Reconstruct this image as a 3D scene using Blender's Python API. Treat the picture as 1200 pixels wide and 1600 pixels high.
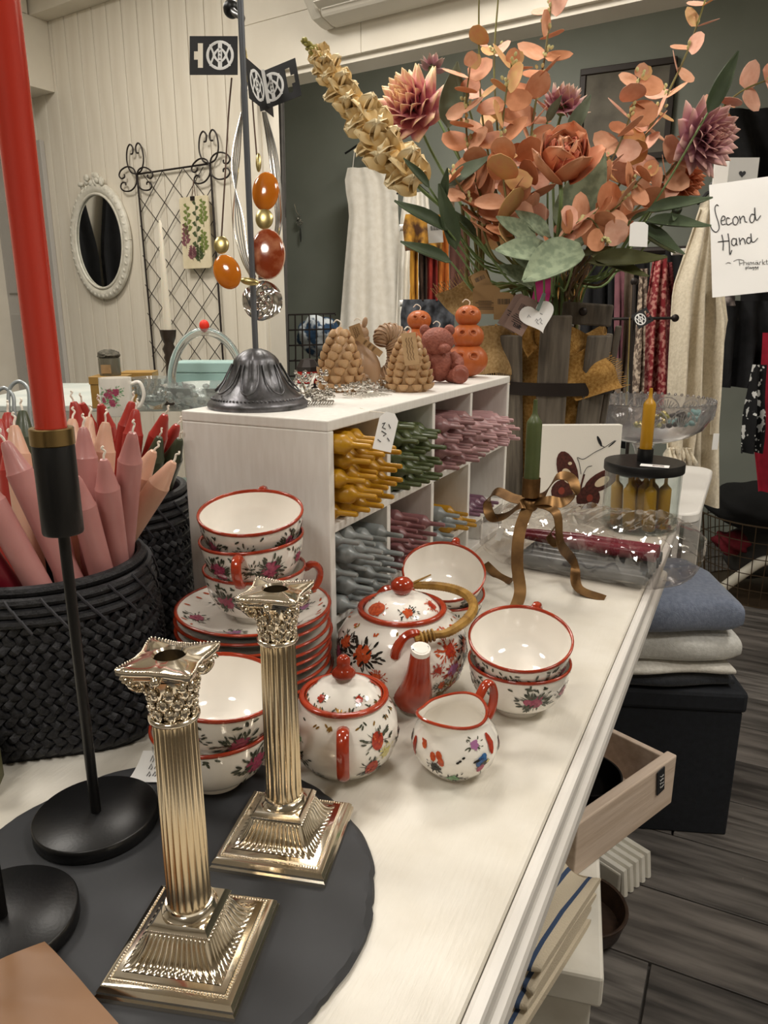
import bpy, bmesh, math, random
from mathutils import Vector, Matrix, Euler
for o in list(bpy.data.objects): bpy.data.objects.remove(o, do_unlink=True)
SC = bpy.context.scene
COL = SC.collection
R = math.radians
PI = math.pi
random.seed(7)

# ------------------------------------------------------------------ camera
CAMPOS = Vector((0, 0, 1.2)); PITCH = math.atan2(310, 1155); YAW = R(26.3); FPX = 1155.0
cam = bpy.data.cameras.new('camera'); cam.sensor_fit = 'VERTICAL'; cam.sensor_height = 36; cam.lens = 36 * FPX / 1600
cam.clip_start = 0.02; cam.clip_end = 60
camo = bpy.data.objects.new('camera', cam); COL.objects.link(camo)
camo.location = CAMPOS; camo.rotation_euler = (PI / 2 - PITCH, 0, YAW)
SC.camera = camo
# ------------------------------------------------------------------ world, lights, exposure
w = bpy.data.worlds.new('world'); SC.world = w; w.use_nodes = True
w.node_tree.nodes['Background'].inputs[0].default_value = (1.0, 0.93, 0.84, 1)
w.node_tree.nodes['Background'].inputs[1].default_value = 0.0
LIGHTS = [(-1.6, 0.2), (-0.2, -1.0), (1.0, 0.6), (-0.9, 1.65), (-2.3, 1.5), (1.1, 1.9)]     # the shop's flush ceiling lamps, all above the frame
for lx, ly in LIGHTS + [(-1.3, 3.1)]:          # the last one is the back room's ceiling lamp that lights the white dress, hidden above the lintel
    l = bpy.data.lights.new('ceiling_lamp_light_offscreen', 'AREA'); l.shape = 'DISK'; l.size = 0.54; l.energy = 18; l.color = (1, 0.945, 0.865)
    o = bpy.data.objects.new('ceiling_lamp_light_offscreen', l); COL.objects.link(o); o.location = (lx, ly, 2.642)
SC.view_settings.view_transform = 'Standard'; SC.view_settings.look = 'None'
SC.view_settings.exposure = 0.12; SC.view_settings.gamma = 1.0; SC.view_settings.use_curve_mapping = False

# ------------------------------------------------------------------ pixel helpers (photo frame 1200 x 1600)
_Fh = Vector((-math.sin(YAW), math.cos(YAW), 0)); _R = Vector((math.cos(YAW), math.sin(YAW), 0)); _Z = Vector((0, 0, 1))
_F = _Fh * math.cos(PITCH) - _Z * math.sin(PITCH); _U = _Fh * math.sin(PITCH) + _Z * math.cos(PITCH)
def ray(x, y): return _F + _R * ((x - 600) / FPX) - _U * ((y - 800) / FPX)
def pz(x, y, z):
    d = ray(x, y); return CAMPOS + d * ((z - CAMPOS.z) / d.z)
def pd(x, y, d): return CAMPOS + ray(x, y) * d
W0 = Vector((-1.898, 2.632, 0)); WU = Vector((0.9942, -0.108, 0)); WN = Vector((-0.108, -0.9942, 0)); WROT = math.atan2(-0.108, 0.9942)
def pw(x, y, off=0.0):           # pixel -> point on the back wall, off metres in front of it
    d = ray(x, y); P = W0 + WN * off
    return CAMPOS + d * ((P - CAMPOS).dot(WN) / d.dot(WN))
def wl(u, z, off=0.0): return W0 + WU * u + WN * off + _Z * z

# ------------------------------------------------------------------ mesh builder
def frame(d, up=Vector((0, 0, 1))):
    d = Vector(d).normalized()
    if abs(d.dot(up)) > 0.98: up = Vector((1, 0, 0))
    a = up.cross(d).normalized(); b = d.cross(a); return a, b, d
def spline(pts, n=8):
    P = [Vector(p) for p in pts]; out = []
    if len(P) < 3: 
        return [P[0].lerp(P[1], i / n) for i in range(n + 1)]
    Q = [P[0] * 2 - P[1]] + P + [P[-1] * 2 - P[-2]]
    for i in range(1, len(Q) - 2):
        for k in range(n):
            t = k / n; a, b, c, d = Q[i - 1], Q[i], Q[i + 1], Q[i + 2]
            out.append(0.5 * ((2 * b) + (c - a) * t + (2 * a - 5 * b + 4 * c - d) * t * t + (3 * b - a - 3 * c + d) * t ** 3))
    out.append(P[-1]); return out
class MB:
    def __init__(s): s.v = []; s.f = []; s.m = []
    def add(s, vs, fs, m=0):
        o = len(s.v); s.v += [tuple(v) for v in vs]; s.f += [tuple(i + o for i in f) for f in fs]; s.m += [m] * len(fs); return s
    def join(s, b, M=None, m=None):
        vs = [M @ Vector(v) for v in b.v] if M else b.v
        o = len(s.v); s.v += [tuple(v) for v in vs]; s.f += [tuple(i + o for i in f) for f in b.f]; s.m += (b.m if m is None else [m] * len(b.f)); return s
    def box(s, c, d, m=0, rot=None):
        x, y, z = d[0] / 2, d[1] / 2, d[2] / 2
        vs = [Vector((a * x, b * y, e * z)) for a in (-1, 1) for b in (-1, 1) for e in (-1, 1)]
        if rot is not None:
            q = rot if isinstance(rot, Matrix) else Euler(rot).to_matrix()
            vs = [q @ v for v in vs]
        c = Vector(c)
        return s.add([v + c for v in vs], [(0, 1, 3, 2), (4, 6, 7, 5), (0, 4, 5, 1), (2, 3, 7, 6), (0, 2, 6, 4), (1, 5, 7, 3)], m)
    def lohi(s, lo, hi, m=0):
        return s.box([(a + b) / 2 for a, b in zip(lo, hi)], [b - a for a, b in zip(lo, hi)], m)
    def lathe(s, prof, seg=32, m=0, fn=None, c=(0, 0, 0), caps=(False, False)):
        vs = []; fs = []; n = len(prof)
        for i, (r, z) in enumerate(prof):
            for k in range(seg):
                a = 2 * PI * k / seg; rr = fn(r, z, a, i) if fn else r
                vs.append((c[0] + rr * math.cos(a), c[1] + rr * math.sin(a), c[2] + z))
        for i in range(n - 1):
            for k in range(seg):
                fs.append((i * seg + k, i * seg + (k + 1) % seg, (i + 1) * seg + (k + 1) % seg, (i + 1) * seg + k))
        if caps[0]: fs.append(tuple(range(seg - 1, -1, -1)))
        if caps[1]: fs.append(tuple((n - 1) * seg + k for k in range(seg)))
        return s.add(vs, fs, m)
    def tube(s, pts, r, seg=8, caps=True, m=0, flat=1.0, up=None):
        P = [Vector(p) for p in pts]; n = len(P); vs = []; fs = []
        T = [(P[min(i + 1, n - 1)] - P[max(i - 1, 0)]) for i in range(n)]
        T = [t.normalized() if t.length > 1e-9 else Vector((0, 0, 1)) for t in T]
        if up is None:
            a, b, _ = frame(T[0])
        else:
            a = (Vector(up) - T[0] * Vector(up).dot(T[0])).normalized(); b = T[0].cross(a)
        for i in range(n):
            t = T[i]; a = a - t * a.dot(t)
            if a.length < 1e-6: a, b, _ = frame(t)
            a.normalize(); b = t.cross(a)
            rr = r[i] if isinstance(r, (list, tuple)) else r
            for k in range(seg):
                an = 2 * PI * k / seg; vs.append(P[i] + a * (rr * flat * math.cos(an)) + b * (rr * math.sin(an)))
        for i in range(n - 1):
            for k in range(seg):
                fs.append((i * seg + k, i * seg + (k + 1) % seg, (i + 1) * seg + (k + 1) % seg, (i + 1) * seg + k))
        if caps: fs += [tuple(range(seg - 1, -1, -1)), tuple((n - 1) * seg + k for k in range(seg))]
        return s.add(vs, fs, m)
    def ell(s, c, r, seg=12, rings=8, m=0, rot=None, fn=None):
        if not isinstance(r, (list, tuple)): r = (r, r, r)
        vs = []; fs = []; q = Euler(rot).to_matrix() if rot is not None and not isinstance(rot, Matrix) else rot
        def P(x, y, z):
            k = fn(x, y, z) if fn else 1
            v = Vector((x * r[0] * k, y * r[1] * k, z * r[2] * k))
            return (q @ v if q else v) + Vector(c)
        vs.append(P(0, 0, -1))
        for i in range(1, rings):
            ph = -PI / 2 + PI * i / rings
            for k in range(seg):
                a = 2 * PI * k / seg; vs.append(P(math.cos(ph) * math.cos(a), math.cos(ph) * math.sin(a), math.sin(ph)))
        vs.append(P(0, 0, 1)); top = len(vs) - 1
        for k in range(seg):
            fs.append((0, 1 + (k + 1) % seg, 1 + k)); b = 1 + (rings - 2) * seg; fs.append((top, b + k, b + (k + 1) % seg))
        for i in range(rings - 2):
            for k in range(seg):
                o = 1 + i * seg; fs.append((o + k, o + (k + 1) % seg, o + seg + (k + 1) % seg, o + seg + k))
        return s.add(vs, fs, m)
    def prism(s, poly, z0, z1, m=0):
        n = len(poly); vs = [(x, y, z0) for x, y in poly] + [(x, y, z1) for x, y in poly]
        fs = [tuple(range(n - 1, -1, -1)), tuple(range(n, 2 * n))] + [(i, (i + 1) % n, n + (i + 1) % n, n + i) for i in range(n)]
        return s.add(vs, fs, m)
    def grid(s, fn, nu, nv, m=0, wrapu=False):
        vs = [fn(i / nu, j / nv) for j in range(nv + 1) for i in range(nu + (0 if wrapu else 1))]
        w_ = nu if wrapu else nu + 1
        fs = [(j * w_ + i, j * w_ + (i + 1) % w_, (j + 1) * w_ + (i + 1) % w_, (j + 1) * w_ + i) for j in range(nv) for i in range(nu)]
        return s.add(vs, fs, m)
    def sheet(s, fn, nu, nv, th, m=0):          # grid with thickness
        top = [Vector(fn(i / nu, j / nv)) for j in range(nv + 1) for i in range(nu + 1)]; w_ = nu + 1
        nor = []
        for j in range(nv + 1):
            for i in range(nu + 1):
                a = top[j * w_ + min(i + 1, nu)] - top[j * w_ + max(i - 1, 0)]; b = top[min(j + 1, nv) * w_ + i] - top[max(j - 1, 0) * w_ + i]
                c = a.cross(b); nor.append(c.normalized() if c.length > 1e-12 else Vector((0, 0, 1)))
        N = len(top); vs = [p + n * th / 2 for p, n in zip(top, nor)] + [p - n * th / 2 for p, n in zip(top, nor)]
        fs = []
        for j in range(nv):
            for i in range(nu):
                q = (j * w_ + i, j * w_ + i + 1, (j + 1) * w_ + i + 1, (j + 1) * w_ + i); fs.append(q); fs.append(tuple(N + k for k in reversed(q)))
        ed = [(i, i + 1) for i in range(nu)] + [(j * w_ + nu, (j + 1) * w_ + nu) for j in range(nv)] + [(nv * w_ + i + 1, nv * w_ + i) for i in range(nu)] + [((j + 1) * w_, j * w_) for j in range(nv)]
        for a, b in ed: fs.append((b, a, a + N, b + N))
        return s.add(vs, fs, m)
    def xf(s, M): s.v = [tuple(M @ Vector(v)) for v in s.v]; return s
def T(loc=(0, 0, 0), rot=(0, 0, 0), sc=1.0):
    S = Matrix.Diagonal((sc, sc, sc, 1)) if not isinstance(sc, (tuple, list)) else Matrix.Diagonal((*sc, 1))
    q = rot.to_4x4() if isinstance(rot, Matrix) else Euler(rot).to_matrix().to_4x4()
    return Matrix.Translation(loc) @ q @ S
def align(d, roll=0):      # matrix taking +Z to direction d
    return Vector(d).to_track_quat('Z', 'Y').to_matrix() @ Matrix.Rotation(roll, 3, 'Z')
def mesh(name, mb, mats, smooth=True, ang=40):
    me = bpy.data.meshes.new(name); me.from_pydata(mb.v, [], mb.f)
    for m in (mats if isinstance(mats, (list, tuple)) else [mats]): me.materials.append(m)
    if any(mb.m): me.polygons.foreach_set('material_index', mb.m)
    me.validate(); 
    bm = bmesh.new(); bm.from_mesh(me); bmesh.ops.recalc_face_normals(bm, faces=bm.faces); bm.to_mesh(me); bm.free()
    if smooth:
        me.shade_smooth(); me.set_sharp_from_angle(angle=R(ang))
    return me
def obj(name, mb, mats, parent=None, loc=None, rot=None, smooth=True, ang=40, bevel=0, sub=0):
    me = mb if isinstance(mb, bpy.types.Mesh) else mesh(name, mb, mats, smooth, ang)
    o = bpy.data.objects.new(name, me); COL.objects.link(o)
    if parent is not None: o.parent = parent
    if loc is not None: o.location = loc
    if rot is not None: o.rotation_euler = rot.to_euler() if isinstance(rot, Matrix) else rot
    if bevel:
        b = o.modifiers.new('bevel', 'BEVEL'); b.width = bevel; b.segments = 2; b.limit_method = 'ANGLE'; b.angle_limit = R(35)
    if sub:
        b = o.modifiers.new('sub', 'SUBSURF'); b.levels = sub; b.render_levels = sub
    return o
def tag(o, label, cat, group=None, kind=None):
    o['label'] = label
    if cat: o['category'] = cat
    if group: o['group'] = group
    if kind: o['kind'] = kind
    return o
def thing(name, label, cat, loc=(0, 0, 0), rot=(0, 0, 0), group=None):
    o = bpy.data.objects.new(name, None); COL.objects.link(o); o.empty_display_size = 0.02; o.location = loc
    o.rotation_euler = rot.to_euler() if isinstance(rot, Matrix) else rot
    return tag(o, label, cat, group)
def struct(name, mb, m, **k):
    o = obj(name, mb, m, **k); o['kind'] = 'structure'; return o
def dup(root, loc, rot, label=None, group=None):
    c = root.copy(); COL.objects.link(c); c.location = loc; c.rotation_euler = rot.to_euler() if isinstance(rot, Matrix) else rot
    if label: c['label'] = label
    if group: c['group'] = group
    for ch in list(root.children):
        d = ch.copy(); COL.objects.link(d); d.parent = c
        for g in list(ch.children):
            e = g.copy(); COL.objects.link(e); e.parent = d
    return c

# ------------------------------------------------------------------ materials
def lin(h):
    if not isinstance(h, str): return (*h, 1)
    h = h.lstrip('#'); c = [int(h[i:i + 2], 16) / 255 for i in (0, 2, 4)]
    return (*[(x / 12.92 if x <= .04045 else ((x + .055) / 1.055) ** 2.4) for x in c], 1)
def mat(name, col, rough=0.5, metal=0.0, col2=None, vs=30, vd=3, stretch=(1, 1, 1), contrast=(0.35, 0.65), bump=0, bs=200, bstretch=None, coat=0, trans=0, ior=1.45, sheen=0, spec=0.5, sss=0, aniso=0, kind='noise', alpha=1, emit=None):
    m = bpy.data.materials.new(name); m.use_nodes = True; nt = m.node_tree; N = nt.nodes; L = nt.links; b = N['Principled BSDF']
    b.inputs['Base Color'].default_value = lin(col); b.inputs['Roughness'].default_value = rough; b.inputs['Metallic'].default_value = metal
    b.inputs['Coat Weight'].default_value = coat; b.inputs['Coat Roughness'].default_value = 0.05
    b.inputs['Transmission Weight'].default_value = trans; b.inputs['IOR'].default_value = ior; b.inputs['Sheen Weight'].default_value = sheen
    b.inputs['Specular IOR Level'].default_value = spec; b.inputs['Alpha'].default_value = alpha
    if sss:
        b.inputs['Subsurface Weight'].default_value = sss; b.inputs['Subsurface Radius'].default_value = (0.01, 0.005, 0.003); b.inputs['Subsurface Scale'].default_value = 0.5
    if emit: b.inputs['Emission Color'].default_value = lin(emit[0]); b.inputs['Emission Strength'].default_value = emit[1]
    if col2 or bump:
        tc = N.new('ShaderNodeTexCoord')
    def tex(scale, st, det):
        mp = N.new('ShaderNodeMapping'); mp.inputs['Scale'].default_value = st; L.new(tc.outputs['Object'], mp.inputs[0])
        if kind == 'voronoi':
            t = N.new('ShaderNodeTexVoronoi'); t.inputs['Scale'].default_value = scale; L.new(mp.outputs[0], t.inputs['Vector']); return t.outputs['Distance']
        if kind == 'wave':
            t = N.new('ShaderNodeTexWave'); t.inputs['Scale'].default_value = scale; t.inputs['Distortion'].default_value = 6; t.inputs['Detail'].default_value = 3; t.inputs['Detail Scale'].default_value = 1.5
            L.new(mp.outputs[0], t.inputs['Vector']); return t.outputs['Fac']
        t = N.new('ShaderNodeTexNoise'); t.inputs['Scale'].default_value = scale; t.inputs['Detail'].default_value = det; L.new(mp.outputs[0], t.inputs['Vector']); return t.outputs['Fac']
    if col2:
        f = tex(vs, stretch, vd); rp = N.new('ShaderNodeValToRGB'); L.new(f, rp.inputs[0])
        rp.color_ramp.elements[0].position = contrast[0]; rp.color_ramp.elements[1].position = contrast[1]
        rp.color_ramp.elements[0].color = lin(col); rp.color_ramp.elements[1].color = lin(col2); L.new(rp.outputs[0], b.inputs['Base Color'])
    if bump:
        k0 = kind; kind = 'noise' if kind == 'wave' else kind
        f = tex(bs, bstretch or stretch, 3); bn = N.new('ShaderNodeBump'); bn.inputs['Strength'].default_value = bump; bn.inputs['Distance'].default_value = 0.002
        L.new(f, bn.inputs['Height']); L.new(bn.outputs[0], b.inputs['Normal'])
    return m
def wood_mat(name, c1, c2, axis=0, scale=6, rough=0.5, bump=0.25):
    st = [14, 14, 14]; st[axis] = 1.0
    return mat(name, c1, rough, col2=c2, vs=scale, vd=6, stretch=tuple(st), contrast=(0.3, 0.7), bump=bump, bs=scale * 2)
def glassy(name, tint='ffffff', ior=1.45, rough=0.02, mix=0.0):   # thin clear sheet: transparent plus fresnel gloss
    m = bpy.data.materials.new(name); m.use_nodes = True; nt = m.node_tree; N = nt.nodes; L = nt.links; N.clear()
    out = N.new('ShaderNodeOutputMaterial'); t = N.new('ShaderNodeBsdfTransparent'); t.inputs[0].default_value = lin(tint)
    g = N.new('ShaderNodeBsdfGlossy'); g.inputs['Roughness'].default_value = rough; g.inputs[0].default_value = (1, 1, 1, 1)
    lw = N.new('ShaderNodeLayerWeight'); lw.inputs[0].default_value = 0.5; mx = N.new('ShaderNodeMixShader')
    pw_ = N.new('ShaderNodeMath'); pw_.operation = 'POWER'; pw_.inputs[1].default_value = 4.0; L.new(lw.outputs['Facing'], pw_.inputs[0])
    ma = N.new('ShaderNodeMath'); ma.operation = 'MULTIPLY_ADD'; ma.inputs[1].default_value = 0.55; ma.inputs[2].default_value = 0.04 + mix; L.new(pw_.outputs[0], ma.inputs[0]); src = ma.outputs[0]
    L.new(src, mx.inputs[0]); L.new(t.outputs[0], mx.inputs[1]); L.new(g.outputs[0], mx.inputs[2]); L.new(mx.outputs[0], out.inputs[0]); return m

MT = {}
MT['white_wall'] = mat('white_wall_paint', 'e6dfd0', 0.45, col2='dcd4c4', vs=4, vd=4, bump=0.05, bs=60)
MT['white_plank'] = mat('white_plank_paint', 'e8e1d2', 0.42, col2='dad1c0', vs=3, vd=5, stretch=(6, 6, 0.6), bump=0.06, bs=30)
MT['green_wall'] = mat('green_grey_paint', '8a8f86', 0.6, col2='82877e', vs=3)
MT['ceiling'] = mat('ceiling_paint', 'ece6da', 0.7)
MT['table_white'] = mat('worn_white_paint', 'dcd7cc', 0.36, col2='d3cdc0', vs=20, vd=4, bump=0.22, bs=26, bstretch=(9, 1.0, 1))
MT['table_edge'] = mat('white_edge_paint', 'dedad4', 0.35, col2='d5d1ca', vs=10)
MT['cubby_white'] = mat('white_cubby_paint', 'ebe8e2', 0.45, col2='e4e0d9', vs=25, vd=5, stretch=(6, 6, 1), bump=0.08, bs=40)
MT['white'] = mat('plain_white', 'efece6', 0.4)
MT['paper'] = mat('white_paper', 'f2f1ee', 0.7)
MT['ink'] = mat('black_ink', '1a1a1e', 0.6)
MT['black'] = mat('black_powder_coat', '0d0d0e', 0.38, bump=0.05, bs=400)
MT['black_cloth'] = mat('black_cloth', '0a0a0b', 0.85, bump=0.2, bs=300)
MT['brass'] = mat('brushed_gold', '9a8258', 0.3, metal=1.0)
MT['silver'] = mat('polished_silver', 'efe8db', 0.12, metal=1.0, col2='e2d6c2', vs=18, vd=3)
MT['silver_dark'] = mat('tarnished_silver', '5a5040', 0.4, metal=1.0)
MT['silver_jewel'] = mat('jewellery_silver', 'dedbd6', 0.14, metal=1.0)
MT['pewter'] = mat('antique_pewter', '4a4a4a', 0.38, metal=0.7, col2='77767a', vs=60, vd=5, bump=0.2, bs=150)
MT['iron'] = mat('dark_iron', '2a2320', 0.5, metal=0.4)
MT['slate'] = mat('grey_slate', '2b2c2e', 0.62, col2='36373a', vs=8, vd=6, bump=0.25, bs=45)
MT['weave'] = mat('black_weave', '131315', 0.55, col2='26262a', vs=200, bump=0.35, bs=500)
MT['porcelain'] = mat('white_porcelain', 'f0ebe2', 0.09, coat=0.5, spec=0.6)
MT['iron_red'] = mat('iron_red_enamel', 'a63a1e', 0.15, col2='8c2a14', vs=40, vd=3, coat=0.4)
MT['glass'] = mat('clear_glass', 'f4f6f5', 0.03, trans=1.0, ior=1.45)
MT['thin_glass'] = glassy('thin_clear_glass', 'f4f7f6', 1.5, 0.02)
MT['cello'] = glassy('cellophane', 'f3f1f0', 1.45, 0.06, 0.08)
MT['kraft'] = mat('kraft_card', 'a98a63', 0.8, col2='9c7d57', vs=80)
MT['cord'] = mat('wick_cotton', 'f0e8da', 0.9)
# ================================================================== setting
def groove_planks(parent, name, u0, u1, z0, z1, w, m, off=0.0):
    me = None; u = u0; k = 0
    b = MB().box((0, 0, (z1 - z0) / 2), (w - 0.0035, 0.014, z1 - z0)); me = mesh(name, b, m, smooth=False)
    while u < u1 - 0.01:
        o = obj(name, me, m, parent, loc=(u + w / 2, -0.007 - off, z0), bevel=0.002); u += w
fl = struct('floor', MB().lohi((-3.6, -2.6, -0.05), (2.8, 5.0, -0.012)), mat('floor_screed', '5a5753', 0.9))
fm = mat('grey_wood_plank', '6a6561', 0.45, col2='35322f', vs=3.2, vd=8, stretch=(1, 11, 1), contrast=(0.34, 0.64), bump=0.15, bs=12, kind='noise')
pm = mesh('floor_plank', MB().box((0, 0, -0.006), (1.195, 0.1965, 0.012)), fm, smooth=False)
fms = [pm]
for k in range(3):
    q = pm.copy(); fms.append(q)
    q.materials[0] = mat('grey_wood_plank', ['726c67', '5e5955', '76716c'][k], 0.45, col2=['3d3936', '2f2c2a', '423e3b'][k], vs=2.6 + .6 * k, vd=8, stretch=(1.2, 10 + 2 * k, 1), contrast=(0.34, 0.64), bump=0.15, bs=12)
y = 0.053; r_ = 0
for r_ in range(25):
    for c_ in range(4):
        x = -1.05 + c_ * 1.2 + (r_ % 3) * 0.4 - 0.4
        obj('floor_plank', fms[(r_ * 7 + c_ * 3) % 4], None, fl, loc=(x, 0.053 + 0.2 * r_ + 0.0983, 0), bevel=0.0015)
struct('ceiling', MB().lohi((-3.6, -2.6, 2.66), (2.8, 5.0, 2.72)), MT['ceiling'])
# round lamps that carry the ceiling light
lamp_me = mesh('housing', MB().lathe([(0.30, 0), (0.30, -0.03), (0.275, -0.03), (0.275, -0.012)], 32), MT['white'])
for lx, ly in LIGHTS:
    t = thing('ceiling_lamp', 'round white flush ceiling lamp above the shop floor', 'lamp', (lx, ly, 2.66), group='flush ceiling lamps')
    obj('housing', lamp_me, None, t)
# wall behind the display with plank boards, opening and beam
wb = struct('wall_back', MB().lohi((-1.75, 0.0, 0), (0.075, 0.10, 2.66)).lohi((0.075, 0.0, 2.068), (3.2, 0.10, 2.66)), MT['white_wall'], loc=(W0.x, W0.y, 0), rot=(0, 0, WROT), smooth=False)
groove_planks(wb, 'wall_plank', -1.72, 0.0, 0.08, 2.48, 0.0955, MT['white_plank'])
for u0, u1 in ((0.0, 0.55), (0.55, 1.42), (1.42, 2.4), (2.4, 3.2)):
    obj('fascia_board', MB().lohi((u0 + 0.001, -0.016, 2.075), (u1 - 0.001, 0, 2.25)), MT['white_wall'], wb, smooth=False, bevel=0.001)
    obj('fascia_board', MB().lohi((u0 + 0.001, -0.012, 2.253), (u1 - 0.001, 0, 2.66)), MT['white_wall'], wb, smooth=False, bevel=0.001)
tr = struct('trim_1', MB().lohi((0.0, -0.022, 0), (0.07, 0.10, 2.072)), MT['white_plank'], loc=(W0.x, W0.y, 0), rot=(0, 0, WROT), smooth=False, bevel=0.003)
tr = struct('trim_2', MB().lohi((-1.72, -0.10, 2.48), (0.0, -0.0, 2.66)), MT['white_wall'], loc=(W0.x, W0.y, 0), rot=(0, 0, WROT), smooth=False, bevel=0.002)
tr = struct('trim_3', MB().lohi((-1.72, -2.2, 2.19), (-1.165, -0.015, 2.48)).lohi((-1.72, -2.2, 2.482), (-1.165, -0.11, 2.655)), MT['white_wall'], loc=(W0.x, W0.y, 0), rot=(0, 0, WROT), smooth=False, bevel=0.002)
tr = struct('trim_4', MB().lohi((0.078, -0.0, 2.056), (3.2, 0.11, 2.068)), MT['white_wall'], loc=(W0.x, W0.y, 0), rot=(0, 0, WROT), smooth=False)
# door on the wall far to the side
do = struct('door_1', MB().lohi((-1.72, -0.04, 0.01), (-1.285, -0.016, 2.0)), mat('grey_door_paint', 'b6b2ac', 0.45), loc=(W0.x, W0.y, 0), rot=(0, 0, WROT), smooth=False, bevel=0.002)
for zz in (0.2, 0.75, 1.3):
    for uu in (-1.68, -1.48):
        obj('door_panel', MB().lohi((uu, -0.05, zz), (uu + 0.15, -0.039, zz + 0.45)), mat('grey_door_panel', 'b0aca6', 0.45), do, smooth=False, bevel=0.006)
struct('wall_left', MB().lohi((-3.66, -2.6, 0), (-3.6, 5.0, 2.66)), MT['white_wall'], smooth=False)
struct('wall_right', MB().lohi((2.8, -2.6, 0), (2.86, 5.0, 2.66)), MT['white_wall'], smooth=False)
struct('wall_front', MB().lohi((-3.6, -2.66, 0), (2.8, -2.6, 2.66)), mat('front_wall_paint', 'b9b2a5', 0.6), smooth=False)
struct('wall_far', MB().lohi((-3.6, 4.25, 0), (-1.27, 4.31, 2.66)).lohi((-1.27, 4.25, 0), (2.8, 4.31, 1.45)), MT['green_wall'], smooth=False)
struct('wall_far_upper', MB().lohi((-1.27, 4.25, 1.45), (2.8, 4.31, 2.66)), MT['green_wall'], smooth=False)
struct('wall_side', MB().lohi((-3.0, 2.85, 0), (-2.94, 4.25, 2.66)), MT['green_wall'], smooth=False)

# ================================================================== display table
TZ = 0.80
t = thing('display_table', 'long worn white painted display table carrying the tea set and slate disc', 'table', (-0.53, 0.72, 0))
X0, X1, Y0, Y1 = -0.42, 0.43, -0.62, 0.875      # local, right edge at world -0.10
def slab(xa, xb, ya, yb, za, zb, r=0.0):
    b = MB().lohi((xa, ya, za), (xb, yb, zb)); return b
obj('tabletop', slab(X0, X1 - 0.012, Y0, Y1, TZ - 0.022, TZ), MT['table_white'], t, smooth=False, bevel=0.004)
obj('edge_moulding', MB().lohi((X1 - 0.0115, Y0, TZ - 0.020), (X1, Y1, TZ - 0.0015)), MT['table_edge'], t, smooth=False, bevel=0.004)
obj('edge_moulding', MB().lohi((X1 - 0.03, Y0, TZ - 0.046), (X1 + 0.006, Y1 - 0.31, TZ - 0.0225)), MT['table_edge'], t, smooth=False, bevel=0.006)
obj('apron', MB().lohi((X0 + 0.03, Y0 + 0.03, TZ - 0.12), (X1 - 0.02, Y1 - 0.33, TZ - 0.0465)), MT['table_edge'], t, smooth=False, bevel=0.002)
for lx in (X0 + 0.06, X1 - 0.06):
    for ly in (Y0 + 0.06, Y1 - 0.215):
        if ly > 0: lx -= 0.14 if lx > 0 else 0
        obj('leg', MB().lohi((lx - 0.025, ly - 0.025, 0), (lx + 0.025, ly + 0.025, TZ - (0.12 if ly < 0 else 0.0225))), MT['table_edge'], t, smooth=False, bevel=0.003)
# second table beyond it
t = thing('side_table', 'plain white table with rounded corner carrying the pressed glass bowl', 'table', (-0.36, 1.9, 0))
def rrect(xa, xb, ya, yb, r, n=6):
    P = []
    for cx, cy, a0 in ((xb - r, yb - r, 0), (xa + r, yb - r, 90), (xa + r, ya + r, 180), (xb - r, ya + r, 270)):
        for k in range(n + 1):
            a = R(a0 + 90 * k / n); P.append((cx + r * math.cos(a), cy + r * math.sin(a)))
    return P
obj('tabletop', MB().prism(rrect(-0.5, 0.29, -0.285, 0.27, 0.05), 0.770, 0.795), MT['white'], t, bevel=0.005)
for lx in (-0.46, 0.255):
    for ly in (-0.245, 0.225):
        if ly < 0 and lx > 0: lx = -0.13
        elif ly > 0 and lx == -0.13: lx = 0.255
        obj('leg', MB().lohi((lx - 0.02, ly - 0.02, 0), (lx + 0.02, ly + 0.02, 0.77)), MT['white'], t, smooth=False, bevel=0.002)

# ================================================================== cubby shelf unit
BX0, BX1, BY0, BY1, BZ0, BZ1 = -0.600, -0.400, 0.675, 1.330, TZ, 1.09
cub = thing('cubby_shelf', 'white painted wooden cubby box with rows of candles lying inside', 'shelf', (-0.5, 1.0, TZ))
def cb(name, lo, hi, bev=0.0015):
    off = Vector((-0.5, 1.0, TZ))
    return obj(name, MB().lohi(Vector(lo) - off, Vector(hi) - off), MT['cubby_white'], cub, smooth=False, bevel=bev)
th = 0.012
cb('top_panel', (BX0, BY0, BZ1 - th), (BX1, BY1, BZ1))
cb('bottom_panel', (BX0, BY0, BZ0), (BX1, BY1, BZ0 + th))
cb('side_panel', (BX0, BY0, BZ0 + th), (BX1, BY0 + th, BZ1 - th)); cb('side_panel', (BX0, BY1 - th, BZ0 + th), (BX1, BY1, BZ1 - th))
cb('back_panel', (BX0, BY0 + th, BZ0 + th), (BX0 + 0.006, BY1 - th, BZ1 - th), 0)
DIV = [0.826, 0.972, 1.128]; S1, S2 = 0.9675, 0.857
for z in (S1, S2): cb('shelf_board', (BX0 + 0.006, BY0 + th, z - 0.005), (BX1 - 0.001, BY1 - th, z + 0.005), 0.001)
for yv in DIV:
    for za, zb in ((BZ0 + th, S2 - 0.005), (S2 + 0.005, S1 - 0.005), (S1 + 0.005, BZ1 - th)):
        cb('divider', (BX0 + 0.006, yv - 0.005, za), (BX1 - 0.001, yv + 0.005, zb), 0.001)
cb('divider', (BX0 + 0.006, 1.200, BZ0 + th), (BX1 - 0.001, 1.208, S2 - 0.005), 0.001)
CR = 0.0112
def wax(name, c, c2=None, rough=0.38): return mat(name, c, rough, col2=c2 or c, vs=14, vd=4, stretch=(1, 1, 1), coat=0.12, sss=0.15, bump=0.04, bs=60)
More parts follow.
